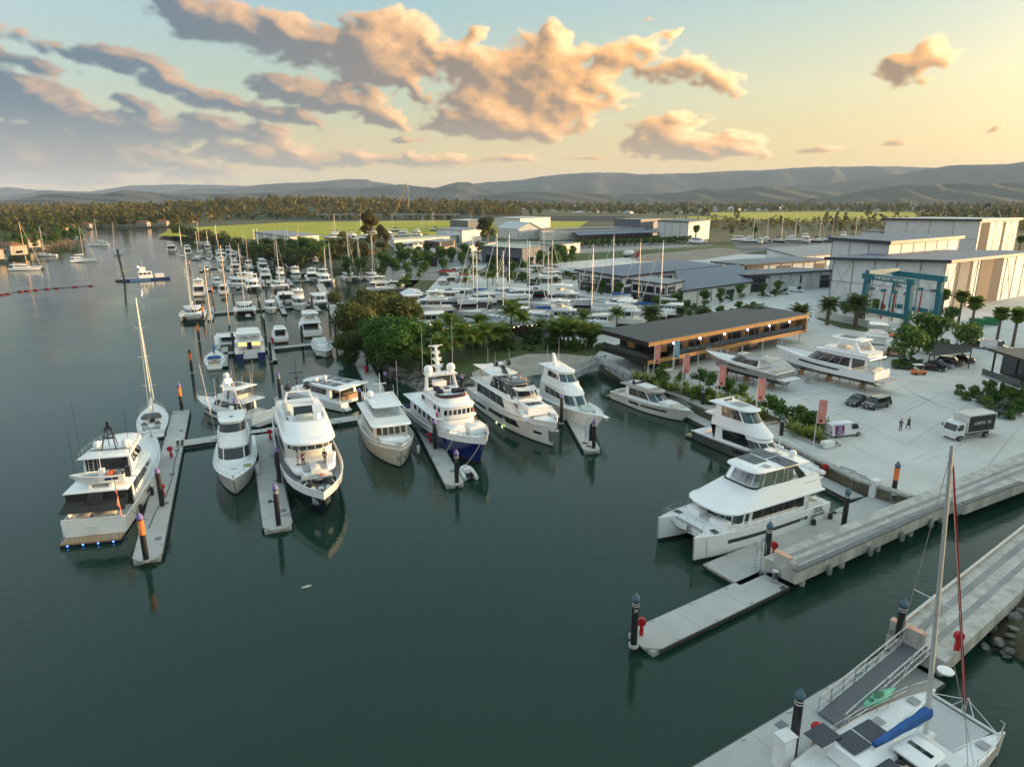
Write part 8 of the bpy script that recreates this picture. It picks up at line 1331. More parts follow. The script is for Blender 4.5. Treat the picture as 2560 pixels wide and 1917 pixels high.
def agave(seed):
    q=random.Random(seed); t=thing('spiky_plant','x','plant'); V=[]; 
    for k in range(46):
        a=q.uniform(0,2*pi); e=q.uniform(.15,1.35); L=q.uniform(1.0,1.45); d=Vector((math.cos(a)*math.cos(e),math.sin(a)*math.cos(e),math.sin(e))); s=Vector((-math.sin(a),math.cos(a),0))*.075; m_=d*L*.55+Vector((0,0,.05)); tp=d*L-Vector((0,0,.12*(1-e/1.4)))
        V+=[tuple(-s*.6),tuple(s*.6),tuple(m_+s),tuple(m_-s)]; V+=[tuple(m_-s),tuple(m_+s),tuple(tp+s*.08),tuple(tp-s*.08)]
    mkobj('blades',quadmesh('blades',np.array(V)),LFY,t); return tree_of(t)
VP['agave']=agave(1); VP['agave2']=agave(2)
NAMECAT={}
def plant(k,p,lab,group=None,s=1.,rz=None,z=2.):
    if not isinstance(p,Vector): p=P(p[0],p[1],z)
    return dup(VP[k],(p.x,p.y,p.z),rz if rz is not None else (p.x*7.3+p.y*3.1)%6.28,lab,group,s)
rnd=random.Random(77)
# the wooded corner by the main walkway
plant('fig',(985,912),'broad glossy green fig tree above the rock bank',s=(1.12,1.12,.92)); plant('fig',(940,880),'rounded green tree left of the big fig',s=.72); plant('fig',(1040,875),'green tree right behind the big fig',s=.6)
for i,(x,y,k,s) in enumerate([(893,868,'scrub0',1.1),(905,838,'scrub1',1.1),(925,815,'scrub0',1.05),(958,800,'scrub1',1.),(885,900,'scrub1',.75),(935,850,'scrub0',1.2),(975,840,'scrub1',1.2),(1015,845,'scrub0',1.1),(870,830,'scrub1',.7),(995,815,'scrub0',.8)]): plant(k,(x,y),'olive feathery mangrove tree behind the fig on the bank','feathery bank trees',s)
# riverbank mangroves up to the bend
for i,(x,y,s) in enumerate([(835,760,.6),(700,668,1.),(720,662,1.2),(742,668,1.1),(765,660,1.2),(790,655,1.1),(640,652,1.2),(660,645,1.4),(680,652,1.3),(620,640,1.2),(600,632,1.4),(580,626,1.3),(560,620,1.4),(540,612,1.3),(520,606,1.4),(500,600,1.3),(480,594,1.4),(465,588,1.4),(450,583,1.5),(437,580,1.5),(700,650,1.3),(720,645,1.4),(640,638,1.3),(600,622,1.2),(560,608,1.3),(520,597,1.3)]): plant('mang'+str(i%2),(x,y),'dark rounded mangrove on the right river bank','mangroves on the right river bank',s)
# tall gums behind the inner basin
plant('gum1',(930,680),'tallest bronze-leaved tree behind the inner basin',s=1.15); plant('gum1',(960,670),'bronze tree on the right of the tallest one',s=.85); plant('gum2',(860,660),'spreading olive tree left of the bronze tree'); plant('gum2',(835,672),'olive tree above the bank gangway',s=.85); plant('gum2',(905,668),'dense olive tree between the bronze trees',s=.8); plant('gum0',(1216,640),'lone pale-trunked gum tree beside the dark showroom',s=1.15); plant('gum1',(1195,648),'bronze tree at the foot of the lone gum',s=.42)
for i,(x,y,k,s) in enumerate([(1010,668,'mid0',1.1),(1040,672,'mid1',1.),(1075,668,'mid0',1.),(1100,655,'mid1',.9),(1130,655,'mid0',.9),(1160,652,'mid1',1.),(985,690,'mid0',1.),(960,690,'mid1',1.1),(1060,690,'mid0',.8),(1020,700,'mid1',.8),(1110,680,'mid0',.8),(1180,676,'mid1',.7),(1230,690,'mid0',.7),(1280,690,'mid1',.7),(1310,688,'mid0',.8),(1250,676,'mid0',.6),(905,690,'mid0',1.),(870,690,'mid1',.9),(800,655,'mid0',1.3),(770,650,'mid1',1.3)]): plant(k,(x,y),'leafy green tree along the car park behind the inner basin','car park trees',s)
for i in range(14): plant('coco'+str(i%2),(rnd.uniform(990,1300),rnd.uniform(690,735)),'slender palm between the yard and the car park','palms by the car park',rnd.uniform(.7,1.))
# garden palms round the lawn
for i,(x,y,k,s) in enumerate([(1045,925,'coco2',1.1),(1075,930,'coco2',.9),(1100,918,'coco0',1.),(1128,905,'coco0',1.),(1160,900,'coco1',.9),(1180,895,'coco0',1.),(1210,888,'coco0',1.1),(1090,890,'coco1',.9),(1130,880,'coco1',1.),(1150,870,'coco0',1.),(1240,878,'coco0',1.),(1275,862,'coco1',1.2),(1260,872,'coco0',.9),(1310,858,'coco1',.9),(1390,868,'coco2',1.4),(1420,870,'coco2',1.5),(1460,872,'coco2',1.4),(1480,868,'coco2',1.2),(1410,858,'coco0',1.),(1350,850,'coco0',.8),(1455,845,'coco1',.8),(1540,835,'coco1',.8),(1030,905,'coco0',.7),(1200,860,'coco1',.8)]): plant(k,(x,y),'coconut palm in the garden around the lawn','garden palms',s*1.25)
for i in range(60):
    x=rnd.uniform(1040,1500); y=rnd.choice([rnd.uniform(866,880),rnd.uniform(850,862)]); plant(rnd.choice(['bush','shrub','bush']),(x,y),'green shrub of the garden beds behind the lawn','garden shrubs',rnd.uniform(.7,1.2))
# date palms by the lift
for x,y,lab,s in [(1625,835,'date palm just behind the restaurant roof',1.2),(1880,836,'date palm behind the left part of the restaurant roof',1.25),(1995,832,'date palm behind the right end of the restaurant',1.2),(2067,812,'date palm on the grass strip, left one of the pair',1.25),(2137,818,'date palm on the grass strip, right one of the pair',1.45),(1755,825,'short date palm behind the middle of the restaurant roof',1.),(1700,810,'clump of low palms behind the restaurant roof',.8)]: plant('date',(x,y),lab,s=s)
for x,y,lab,s in [(2350,800,'fan palm right of the travel lift',1.1),(2395,810,'fan palm between lift and tall shed doors',1.15),(2425,835,'leafy golden fan palm beside the green bins',1.2),(2490,860,'left one of two fan palms at the car park edge',1.1),(2530,870,'right one of two fan palms at the car park edge',1.15),(1738,612,'tall palm before the large blue-roofed shed',1.8),(1885,606,'palm among the far hardstand boats',1.5),(2545,640,'palm by the right end of the tall far shed',1.5)]: plant('fan',(x,y),lab,s=s)
# island bed with trees right of the propped yachts
for x,y,k,s,lab in [(2270,915,'mid0',1.05,'leafy tree at the front of the planted island'),(2295,880,'mid1',.95,'leafy tree at the back of the planted island'),(2318,885,'cyp',1.,'dark cypress in the planted island'),(2340,880,'mid1',.85,'leafy tree right of the cypress'),(2405,890,'mid0',.9,'leafy tree beside the shade sail'),(2370,820,'mid0',.7,'small tree before the big shed doors')]: plant(k,(x,y),lab,s=s)
for i in range(34): plant(rnd.choice(['bush','bush','sbush']),(rnd.uniform(2235,2300),rnd.uniform(905,925)),'low bush in the planted island','island bushes',rnd.uniform(.5,.8))
# workshop fronts, hedges
for i,(x,y) in enumerate([(1470,735),(1505,738),(1545,742),(1600,775),(1640,782),(1690,775),(1715,772),(1760,765),(1800,760),(1825,755),(1850,748),(1905,745),(1935,742),(1945,738),(1660,795),(1720,800)]): plant('mid1' if i%3 else 'shrub',(x,y),'small tree planted before the workshops','workshop trees',.55 if i%3 else 1.)
for i in range(46): plant('mid'+str(i%2),(1440+i*6.3,lerp(620,607,i/46)+(i%3)),'clipped round tree in the hedge row behind the canopy','hedge row trees',.62)
for i in range(70): plant(rnd.choice(['bush','shrub']),(rnd.uniform(1570,1900),rnd.uniform(775,790)+0*i),'low shrub in the bed along the yard road','roadside shrubs',rnd.uniform(.6,1.))
for i in range(40): plant('shrub',(rnd.uniform(1220,1480),rnd.uniform(690,712)),'low shrub in the verge by the car park','verge shrubs',rnd.uniform(.7,1.3))
for i in range(16): plant('shrub',(rnd.uniform(2095,2200),rnd.uniform(772,790)),'dark shrub at the foot of the big shed wall','shed wall shrubs',rnd.uniform(1.,1.6))
for i in range(70): plant(['mid0','mid1','shrub'][i%3],(rnd.uniform(985,1440),rnd.uniform(636,668)),'leafy tree or shrub between the sheds and the yard road','shed garden trees',rnd.uniform(.5,.95))
for i in range(40): plant('mid'+str(i%2),(rnd.uniform(640,830),rnd.uniform(632,652)),'bushy green tree on the bank before the riverside shed','riverside shed trees',rnd.uniform(.7,1.2))
# quay planter: variegated plants and round shrubs
pk=[((1590,948),'agave'),((1612,952),'agave2'),((1633,957),'agave'),((1650,962),'shrub'),((1660,945),'shrub'),((1690,972),'agave'),((1712,972),'agave2'),((1722,985),'agave'),((1700,950),'bush'),((1748,960),'shrub'),((1770,972),'shrub'),((1765,995),'agave'),((1785,1000),'agave2'),((1800,1010),'agave'),((1822,985),'shrub'),((1835,1012),'agave'),((1852,1000),'shrub'),((1870,1012),'agave2'),((1885,1022),'agave'),((1905,1045),'agave'),((1918,1030),'shrub'),((1940,1040),'shrub'),((1960,1060),'shrub'),((1975,1068),'agave'),((1990,1062),'shrub'),((2012,1072),'shrub'),((2005,1090),'agave2'),((2025,1092),'agave'),((2040,1080),'shrub'),((1985,1082),'agave'),((2045,1098),'agave2'),((1640,975),'agave2'),((1745,985),'agave2')]
for i,((x,y),k) in enumerate(pk): plant(k,(x,y),('yellow-striped spiky plant' if k.startswith('ag') else 'round green shrub')+' in the quay planter','quay planter '+('spiky plants' if k.startswith('ag') else 'shrubs'),1.5 if k.startswith('ag') else 1.05,z=2.3)
for i in range(26):
    a=rnd.random(); q=P(1580,950,2.3).lerp(P(1905,1055,2.3),a)+Vector((rnd.uniform(.3,2.2),rnd.uniform(.2,1.2),0)); k=rnd.choice(['agave','agave2','bush','agave']); plant(k,q,('yellow-striped spiky plant' if k[0]=='a' else 'round green shrub')+' in the quay planter','quay planter '+('spiky plants' if k[0]=='a' else 'shrubs'),rnd.uniform(.9,1.3))
# bed at the right edge
for i,(x,y,k,s) in enumerate([(2400,985,'bush',1.),(2425,1000,'shrub',.8),(2450,1010,'sbush',1.1),(2470,1020,'bush',1.2),(2490,1015,'shrub',1.),(2510,1030,'sbush',1.3),(2530,1035,'bush',1.2),(2550,1040,'shrub',1.),(2440,985,'bush',.9),(2465,990,'shrub',1.),(2500,1000,'cyp',.4),(2525,1010,'shrub',1.1),(2480,1000,'sbush',1.2),(2410,1000,'bush',.8),(2545,1015,'cyp',.5),(2500,1045,'sbush',1.),(2520,1048,'bush',.9),(2555,985,'shrub',1.5)]): plant(k,(x,y),'leafy bush in the garden bed at the right picture edge','right edge garden bed',s)
# trees one can tell apart beyond: left bank, river bend, field edge, right side
for i in range(120):
    r_=rnd.random()
    if i<46: x,y=rnd.uniform(-40,215),rnd.uniform(560,618); s=rnd.uniform(.5,.85); y=max(y,572+.1*0); lab,g='golden-green tree among the left bank houses','left bank trees'; y=min(y,640-.23*x) if x<180 else 575; y-=rnd.uniform(0,22)
    elif i<78: x,y=rnd.uniform(225,480),rnd.uniform(552,564); s=rnd.uniform(.8,1.3); lab,g='tall olive tree at the river bend','river bend trees'
    elif i<100: x,y=rnd.uniform(560,1250),rnd.uniform(540,548); s=rnd.uniform(.8,1.2); lab,g='tree along the far edge of the green field','field edge trees'
    else: x,y=rnd.uniform(1760,2300),rnd.uniform(560,592); s=rnd.uniform(.45,.8); lab,g='bushy tree behind the far hardstand','trees behind the far hardstand'
    if i>=100 and y>585 : y=585
    plant('far%d'%(i%4),(x,y),lab,g,s)
for i in range(16): plant('far%d'%(i%4),(rnd.uniform(2080,2560),rnd.uniform(528,545)),'dark tree beyond the tall far shed','trees beyond the far shed',rnd.uniform(1.,1.7))
for i in range(60):
    x=rnd.uniform(-40,205); y=632-.14*x-rnd.uniform(-1,16)*(1 if i%2 else 2.2); plant(['mid0','mid1','coco1','mid0'][i%4],(x,max(566,y)),'garden tree beside the left bank houses','left bank garden trees',rnd.uniform(.7,1.25))
# jetties on the left bank
for i,(x,y) in enumerate([(40,626),(95,619),(118,616),(140,612),(160,609),(178,606),(190,603)]):
    p=P(x,y,0); t=thing('jetty','small timber jetty at a left bank house','jetty',p,R(-20),'left bank jetties'); ob('deck',MB().bx(-1,11,-1.2,1.2,.9,1.1),TEAK,t); [ob('post',MB().tube([(q_,s_,-1),(q_,s_,3.2)],.2,6),mat('timber_post',(.35,.22,.12),rough=.8),t) for q_ in (1,9) for s_ in (-1.3,1.3)]
# woodland that reads as one mass: many small crowns joined
def inpoly(x,y,pl):
    c=False; j=len(pl)-1
    for i in range(len(pl)):
        if (pl[i][1]>y)!=(pl[j][1]>y) and x<(pl[j][0]-pl[i][0])*(y-pl[i][1])/(pl[j][1]-pl[i][1])+pl[i][0]: c=not c
        j=i
    return c
F_=[[(-330,640),(-395,800),(-330,1030),(-120,1120),(120,1080),(60,700),(-40,640),(-160,560),(-235,590)],[(60,1500),(240,1500),(420,1330),(400,1120),(60,1200)],[(430,1400),(470,1800),(900,1950),(1060,1800),(860,1400),(640,1120),(420,1060)]]
def wood(name,lab,n,fn,seed,size,nq=34,leaf=LF4):
    r=np.random.default_rng(seed); q=random.Random(seed); Vs=[]; k=0
    base=[leaves(200+j,blobs_round(200+j,5.,12.,2.,8,.45),nq,size,1.2,.6) for j in range(6)]
    while k<n:
        pz=fn(q)
        if pz is None: continue
        x,y,s=pz; a=q.uniform(0,6.28); c_,s_=math.cos(a),math.sin(a); v=base[k%6]; sz=q.uniform(.6,1.5); w=np.empty_like(v); w[:,0]=(v[:,0]*c_-v[:,1]*s_)*s+x; w[:,1]=(v[:,0]*s_+v[:,1]*c_)*s+y; w[:,2]=v[:,2]*s*sz+gz(x,y)-.5; Vs.append(w); k+=1
    o=mkobj(name,quadmesh(name,np.concatenate(Vs)),leaf); tag(o,kind='stuff'); return o
def f1(q):
    px=q.uniform(-120,1300); Y=q.uniform(880,1150) if px<620 else 1150; Y=q.uniform(Y,2100); X=(px-1280)/FP/_c*Y
    if any(inpoly(X,Y,f) for f in F_) or inpoly(X,Y,[(-540,600),(-360,600),(-380,800),(-418,878),(-540,872)]): return None
    if px<520 and Y<960: return None
    return X,Y,q.uniform(.8,1.35)
def f2(q):
    px=q.uniform(-120,420); Y=q.uniform(640,1000); X=(px-1280)/FP/_c*Y
    if X>-505 and Y<890: return None
    return X,Y,q.uniform(.55,1.)
def f3(q):
    px=q.uniform(1150,2700); Y=q.uniform(1250,3200) if px<1900 else q.uniform(1050,3000); X=(px-1280)/FP/_c*Y
    if any(inpoly(X,Y,f) for f in F_): return None
    return X,Y,q.uniform(.7,1.3)
def f4(q):
    px=q.uniform(-200,2700); Y=q.uniform(2100,4200); return (px-1280)/FP/_c*Y,Y,q.uniform(1.,1.7)
def f5(q):
    px=q.uniform(1650,2600); Y=q.uniform(660,1050); X=(px-1280)/FP/_c*Y
    if inpoly(X,Y,F_[2]) or Y<690+(px<2150)*40: return None
    return X,Y,q.uniform(.4,.85)
wood('woodland','',2300,f1,1,2.3); wood('woodland','',420,f2,2,1.9); wood('woodland','',1500,f3,3,2.4); wood('woodland','',1800,f4,4,3.6,22); wood('woodland','',620,f5,5,1.4)
def f6(q):
    D=q.choice([(5600,-100,1000),(5200,1250,2050),(4300,2050,2700)]); px=q.uniform(D[1],D[2]); return None
for t in VP.values(): wipe(t)
# ================================================================ vehicles, people, small things on the apron
def lathey(c,r,w,n=14): return MB().lathe([(r*.55,-w/2),(r*.95,-w/2),(r,-w*.35),(r,w*.35),(r*.95,w/2),(r*.55,w/2)],n,c,ax='y')
TYRE=mat('tyre',(.02,.02,.021),(.03,.03,.03),rough=.8); RIM=mat('rim',(.35,.36,.37),rough=.3,metal=.8); HLAMP=mat('headlamp',(.7,.72,.75),rough=.1); TLAMP=mat('tail_lamp',(.35,.01,.01),rough=.2)
def car(name,label,loc,rz,L=4.8,W=1.85,H=1.5,paint=BLACKP,kind='sedan',group=None,z=2.):
    t=thing(name,label,'van' if kind=='van' else 'car',(loc[0],loc[1],z),rz,group); h=W/2
    if kind=='sedan': pr=[(-.5,.42,.80),(-.49,.36,.95),(-.33,.35,1.0),(-.18,.35,H),(.10,.35,H),(.24,.35,1.0),(.44,.36,.86),(.5,.42,.62)]
    elif kind=='suv': pr=[(-.5,.40,.85),(-.49,.36,1.1),(-.44,.35,H),(.12,.35,H),(.26,.35,1.1),(.45,.36,.98),(.5,.42,.7)]
    else: pr=[(-.5,.34,.9),(-.5,.33,H-.1),(-.47,.33,H),(.20,.33,H),(.32,.34,1.25),(.46,.36,1.0),(.5,.42,.65)]
    # body: side profile lofted across the width
    low=[(-.5,.38),(.5,.38)]
    def ring(y,ins): return [(x*L*(1-ins*.05),y,lerp(zz,.9 if zz>1.02 else zz,ins*0)-ins*.0) for x,_,zz in pr]+[(.5*L,y,.36),(-.5*L,y,.36)]
    belt=1.0 if kind!='van' else 1.1
    def rg(y,top): return [(x*L,y*(1. if zz<=belt+.02 else top),zz) for x,_,zz in pr]+[(.49*L,y,.34),(-.49*L,y,.34)]
    body=MB().loft([rg(-h*.97,.80),rg(-h,.82),rg(h,.82),rg(h*.97,.80)]); ob('body',body,paint,t,35)
    # glazing
    roof=[p for p in pr if p[2]>=H-.11]; xr0,xr1=roof[0][0]*L,roof[-1][0]*L; fr=[p for p in pr if p[0]>roof[-1][0]][0]; bk=[p for p in pr if p[0]<roof[0][0]]; bk=bk[-1] if bk else None
    y1=h*.82
    def gl(nm,a,b,c_,d): ob(nm,MB().add([a,b,c_,d],[(0,1,2,3)]),GLD,t)
    gl('windscreen',(xr1+.05,-y1*.93,H-.06),(xr1+.05,y1*.93,H-.06),(fr[0]*L-.02+.02,h*.93,fr[2]+.05),(fr[0]*L+.0,-h*.93,fr[2]+.05)) if 0 else None
    dxz=Vector((fr[0]*L-xr1,0,fr[2]-H)); nz=Vector((-dxz.z,0,dxz.x)); nz=(nz if nz.z>0 else -nz).normalized()*.015; a=Vector((xr1,0,H))+dxz*.1+nz; b=Vector((xr1,0,H))+dxz*.92+nz; gl('windscreen',(a.x,-y1*.9,a.z),(a.x,y1*.9,a.z),(b.x,lerp(y1,h,.7)*.94,b.z),(b.x,-lerp(y1,h,.7)*.94,b.z))
    if kind=='sedan':
        dxz=Vector((bk[0]*L-xr0,0,bk[2]-H)); nz=Vector((-dxz.z,0,dxz.x)); nz=(nz if nz.z>0 else -nz).normalized()*.015; a=Vector((xr0,0,H))+dxz*.12+nz; b=Vector((xr0,0,H))+dxz*.9+nz; gl('rear_window',(a.x,-y1*.88,a.z),(a.x,y1*.88,a.z),(b.x,lerp(y1,h,.6)*.9,b.z),(b.x,-lerp(y1,h,.6)*.9,b.z))
    elif kind=='suv': gl('rear_window',(-.492*L-.0,-y1*.9,1.12),(-.492*L,y1*.9,1.12),(-.449*L-.02,y1*.85,H-.12),(-.449*L-.02,-y1*.85,H-.12))
    zb=belt+.06; zt_=H-.1
    wx=[(xr0+.05,(xr0+xr1)/2-.04),((xr0+xr1)/2+.04,xr1+.1)] if kind!='van' else [(xr1-.5,xr1+.35)]
    for x0,x1 in wx:
        for sg in (1,-1):
            ya=lambda zz: sg*(lerp(h,y1,(zz-belt)/(H-belt))+.012); ob('side_window',MB().add([(x0-.18 if kind=='sedan' and x0<xr0+.1 else x0,ya(zb),zb),(x1+(.25 if x1>xr1 else 0),ya(zb),zb),(x1,ya(zt_),zt_),(x0,ya(zt_),zt_)],[(0,1,2,3)]),GLD,t)
    for x in (-.31*L,.31*L):
        for sg in (1,-1):
            w=ob('wheel',MB().add([],[]) if 0 else lathey((x,sg*(h-.1),.33),.33,.24),TYRE,t,50); ob('rim',MB().lathe([(.02,-.02),(.2,-.02),(.2,.02),(.02,.03)],12,(x,sg*(h+.02),.33),ax='y'),RIM,w)
    for sg in (1,-1): ob('headlight',MB().box((.49*L,sg*h*.72,.72),(.1,.34,.14)),HLAMP,t); ob('tail_light',MB().box((-.497*L,sg*h*.78,.85),(.06,.24,.3)),TLAMP,t); ob('mirror',MB().box((xr1+.3,sg*(h+.08),belt+.05),(.14,.16,.14)),paint,t)
    ob('number_plate',MB().box((.505*L,0,.48),(.02,.4,.12)),WHTP,t)
    return t
WCAR=mat('white_car_paint',(.72,.73,.74),(.68,.69,.70),rough=.2,coat=.8); BCAR=mat('black_car_paint',(.012,.013,.016),(.015,.016,.02),rough=.12,coat=1.); SCAR=mat('silver_car_paint',(.30,.33,.37),(.27,.30,.34),rough=.25,metal=.5,coat=.8); RCAR=mat('red_car_paint',(.3,.015,.02),(.25,.015,.02),rough=.2,coat=.8)
def heading(a,b): a,b=P(*a,2),P(*b,2); return math.atan2(b.y-a.y,b.x-a.x)
car('parked_car','black sedan parked on the apron, left one of the pair',P(2143,1010,2),heading((2170,1003),(2115,1022)),4.8,paint=BCAR); car('parked_car','black people carrier with roof rails parked beside the sedan',P(2190,1018,2),heading((2225,1010),(2155,1026)),5.1,1.95,1.75,BCAR,'suv')
v=car('delivery_van','white van with purple advertising panel by the quay planter',P(2108,1087,2),heading((2065,1090),(2150,1082)),5.3,1.95,1.95,WCAR,'van'); h=1.95/2
PUR=mat('purple_vinyl',(.17,.015,.14),(.14,.012,.12),rough=.4)
for sg in (1,-1):
    ob('purple_panel',MB().bx(-2.0,-.5,sg*h*.83,sg*(h+.02),.55,1.75) if 0 else MB().add([(-2.2,sg*(h+.01),.5),(-.7,sg*(h+.01),.5),(-.7,sg*(h*.86+.012),1.75),(-2.2,sg*(h*.86+.012),1.75)],[(0,1,2,3)]),PUR,v)
    for i,s in enumerate(('WE','LIKE','GREAT','VISIONS')): text(s,.3,v,WHTP,(-1.45,sg*(h+.03-.03*(3-i)),1.5-.28*i),(pi/2+.12*0,0,0 if sg<0 else pi))
car('parked_car','white four-wheel drive half hidden behind the planter shrubs',P(2052,1075,2),heading((2020,1068),(2080,1080)),4.7,1.9,1.75,WCAR,'suv'); car('parked_car','white hatchback parked between the quay banners',P(1810,985,2),R(10),4.3,1.8,1.5,WCAR)
# box truck
tp=P(2415,1092,2); hd=heading((2450,1080),(2365,1092)); t=thing('box_truck','white box truck with black curtain side on the painted apron','truck',tp,hd)
ob('cargo_box',MB().bx(-3.6,1.55,-1.15,1.15,1.05,3.55),mat('truck_box_grey',(.62,.60,.56),(.54,.52,.48),scale=.8,rough=.6),t); ob('curtain_side',MB().bx(-3.4,1.4,1.152,1.19,1.2,3.4),BLKC,t); ob('curtain_side',MB().bx(-3.4,1.4,-1.19,-1.152,1.2,3.4),BLKC,t)
rr=[[(1.7,y,.7),(3.3,y,.7),(3.4,y,1.35),(3.15,y,2.35),(2.9,y,2.6),(1.7,y,2.6)] for y in (-1.02,1.02)]; ob('cab',MB().loft(rr),WCAR,t,30); ob('windscreen',MB().add([(3.39,-.92,1.45),(3.39,.92,1.45),(3.18,.9,2.3),(3.18,-.9,2.3)],[(0,1,2,3)]),GLD,t); [ob('side_window',MB().add([(2.1,s*1.03,1.5),(3.1,s*1.03,1.5),(2.95,s*1.03,2.3),(2.1,s*1.03,2.3)],[(0,1,2,3)]),GLD,t) for s in (1,-1)]; ob('chassis',MB().bx(-3.6,2.6,-.5,.5,.55,1.0),BLACKP,t); ob('tail_lift',MB().bx(-5.0,-3.62,-1.,1.,1.0,1.08),ALU,t); ob('bumper',MB().bx(3.3,3.45,-1.,1.,.45,.8),WHTP,t)
for x in (-2.3,2.5):
    for s in (1,-1): w=ob('wheel',lathey((x,s*.95,.42),.42,.3),TYRE,t,50); ob('rim',MB().lathe([(.02,-.02),(.25,-.02),(.25,.02),(.02,.03)],12,(x,s*1.11,.42),ax='y'),RIM,w)
for s in (1,-1):
    text('CAPTIV',.62,t,WHTP,(-1.45 if s<0 else -.55,s*1.2,2.35),(pi/2,0,0 if s<0 else pi)); text('/',.62,t,ORNG,(-.15 if s<0 else -1.85,s*1.2,2.35),(pi/2,0,0 if s<0 else pi)); text('TE',.62,t,WHTP,(.35 if s<0 else -2.3,s*1.2,2.35),(pi/2,0,0 if s<0 else pi)); ob('headlight',MB().box((3.44,s*.75,.9),(.06,.3,.18)),HLAMP,t); ob('mirror',MB().box((3.35,s*1.2,1.9),(.1,.18,.4)),BLACKP,t)
# cars elsewhere
for i,(x,y,a,p,k,lab) in enumerate([(2215,880,R(-35),SCAR,'sedan','silver sedan parked behind the propped flybridge yacht'),(2235,890,R(-35),BCAR,'suv','dark four-wheel drive at the left of the planted island'),(2330,925,R(-40),BCAR,'sedan','black car under the shade sail, first from the buggy'),(2350,918,R(-40),SCAR,'sedan','silver-grey car under the shade sail, second from the buggy'),(2375,912,R(-40),BCAR,'suv','dark car under the shade sail, third from the buggy'),(2405,905,R(-40),BCAR,'sedan','black car at the right post of the shade sail'),(2450,870,R(-45),BCAR,'suv','black four-wheel drive parked right of the shade sail'),(2485,875,R(-45),WCAR,'van','white minibus parked by the fan palms'),(2520,885,R(-45),SCAR,'sedan','white hatchback cut off behind the terrace'),(1440,752,R(20),WCAR,'sedan','white car in front of the black shopfronts'),(1530,760,R(15),WCAR,'sedan','white car beside the blue mast in the yard'),(1955,735,R(-40),WCAR,'van','white van outside the long workshop'),(1990,730,R(-40),WCAR,'van','second white van outside the long workshop'),(1910,740,R(-40),WCAR,'sedan','white car left of the workshop vans'),(1112,778,R(10),WCAR,'suv','white station wagon among the yard boats')]): car('parked_car' if k!='van' else 'parked_van',lab,P(x,y,2),a,4.6 if k!='van' else 5.3,1.85,{'sedan':1.45,'suv':1.75,'van':2.2}[k],p,k)
cp=random.Random(3)
for i,(x,y) in enumerate([(1105,683),(1120,681),(1135,679),(1150,680),(1110,690),(1140,695),(1160,690),(1178,688),(1195,686),(1210,690),(1130,704),(1150,706),(1170,705),(1110,712),(1300,745)]): car('parked_car','small parked car in the car park beside the inner basin',P(x,y,2),cp.choice([R(20),R(25)]),4.4,1.8,1.5,cp.choice([WCAR,WCAR,SCAR,BCAR,RCAR]),cp.choice(['sedan','suv']),'cars in the inner car park')
t=thing('tanker_truck','red tanker truck with white drum on the far yard road','truck',P(1575,644,2),R(5)); ob('cab',MB().bx(2.5,5.,-1.2,1.2,.8,3.4),RCAR,t); ob('drum',MB().lathe([(.5,-4),(1.5,-3),(1.6,0),(1.1,2.2)],12,(0,0,2.6),ax='x'),WHTP,t,50); ob('chassis',MB().bx(-4.,4.8,-1.,1.,.6,1.1),BLACKP,t); [ob('wheel',lathey((x,s*1.05,.5),.5,.35),TYRE,t) for x in (-3,-1.6,3.4) for s in (1,-1)]; ob('windscreen',MB().bx(4.99,5.03,-1.,1.,2.1,3.1),GLD,t)
def buggy(x,y,rz,lab):
    t=thing('golf_buggy',lab,'buggy',P(x,y,2),rz,'orange golf buggies'); ob('body',MB().loft([[(-1.2,y_,.35),(1.2,y_,.35),(1.25,y_,.8),(.5,y_,.75),(.2,y_,.6),(-.1,y_,.75),(-1.2,y_,.9)] for y_ in (-.6,.6)]),ORNG,t); ob('seat',MB().bx(-.6,0,-.55,.55,.75,1.05),CUSH,t); ob('backrest',MB().bx(-.7,-.55,-.55,.55,1.05,1.5),CUSH,t); ob('roof',MB().bx(-1.1,.7,-.65,.65,1.9,1.98),WHTP,t); [ob('roof_post',MB().tube([(x_,s*.58,.8),(x_*.8,s*.6,1.9)],.03,4),BLACKP,t) for x_ in (-1.,.8) for s in (1,-1)]; [ob('wheel',lathey((x_,s*.55,.25),.25,.2),TYRE,t,50) for x_ in (-.8,.85) for s in (1,-1)]
buggy(2295,936,R(0),'orange golf buggy in front of the planted island'); buggy(2238,843,R(10),'orange golf buggy near the travel lift wheel')
# shade sail, bins, terrace building corner
t=thing('shade_sail','black fabric shade sail on posts over the parked cars','shade sail',P(2365,930,2)); o=P(2365,930,2); cs=[P(2318,925,2)-o,P(2420,922,2)-o,P(2425,895,2)-o,P(2335,898,2)-o]; [ob('post',MB().tube([p,p+Vector((0,0,3.4))],.1,6),BLACKP,t) for p in cs]; hh=[2.7,3.4,2.8,3.4]; G=[]
for i in range(7):
    G.append([(cs[0].lerp(cs[1],i/6)).lerp(cs[3].lerp(cs[2],i/6),j/6)+Vector((0,0,lerp(lerp(hh[0],hh[1],i/6),lerp(hh[3],hh[2],i/6),j/6)-.3*math.sin(pi*i/6)*math.sin(pi*j/6))) for j in range(7)])
ob('fabric',MB().loft(G,closed=False,c0=False,c1=False),BLKC,t,70)
for x,y,lab in ((2440,815,'green skip bin, left one beside the fan palms'),(2475,812,'green skip bin, right one beside the fan palms')): t=thing('skip_bin',lab,'bin',P(x,y,2),R(-30)); ob('body',MB().box((0,0,1.),(3.2,1.8,1.9),tap=1.1),mat('bin_green',(.02,.2,.08),rough=.5),t); ob('lid',MB().box((0,0,2.0),(3.6,2.05,.1)),MATS['bin_green'],t)
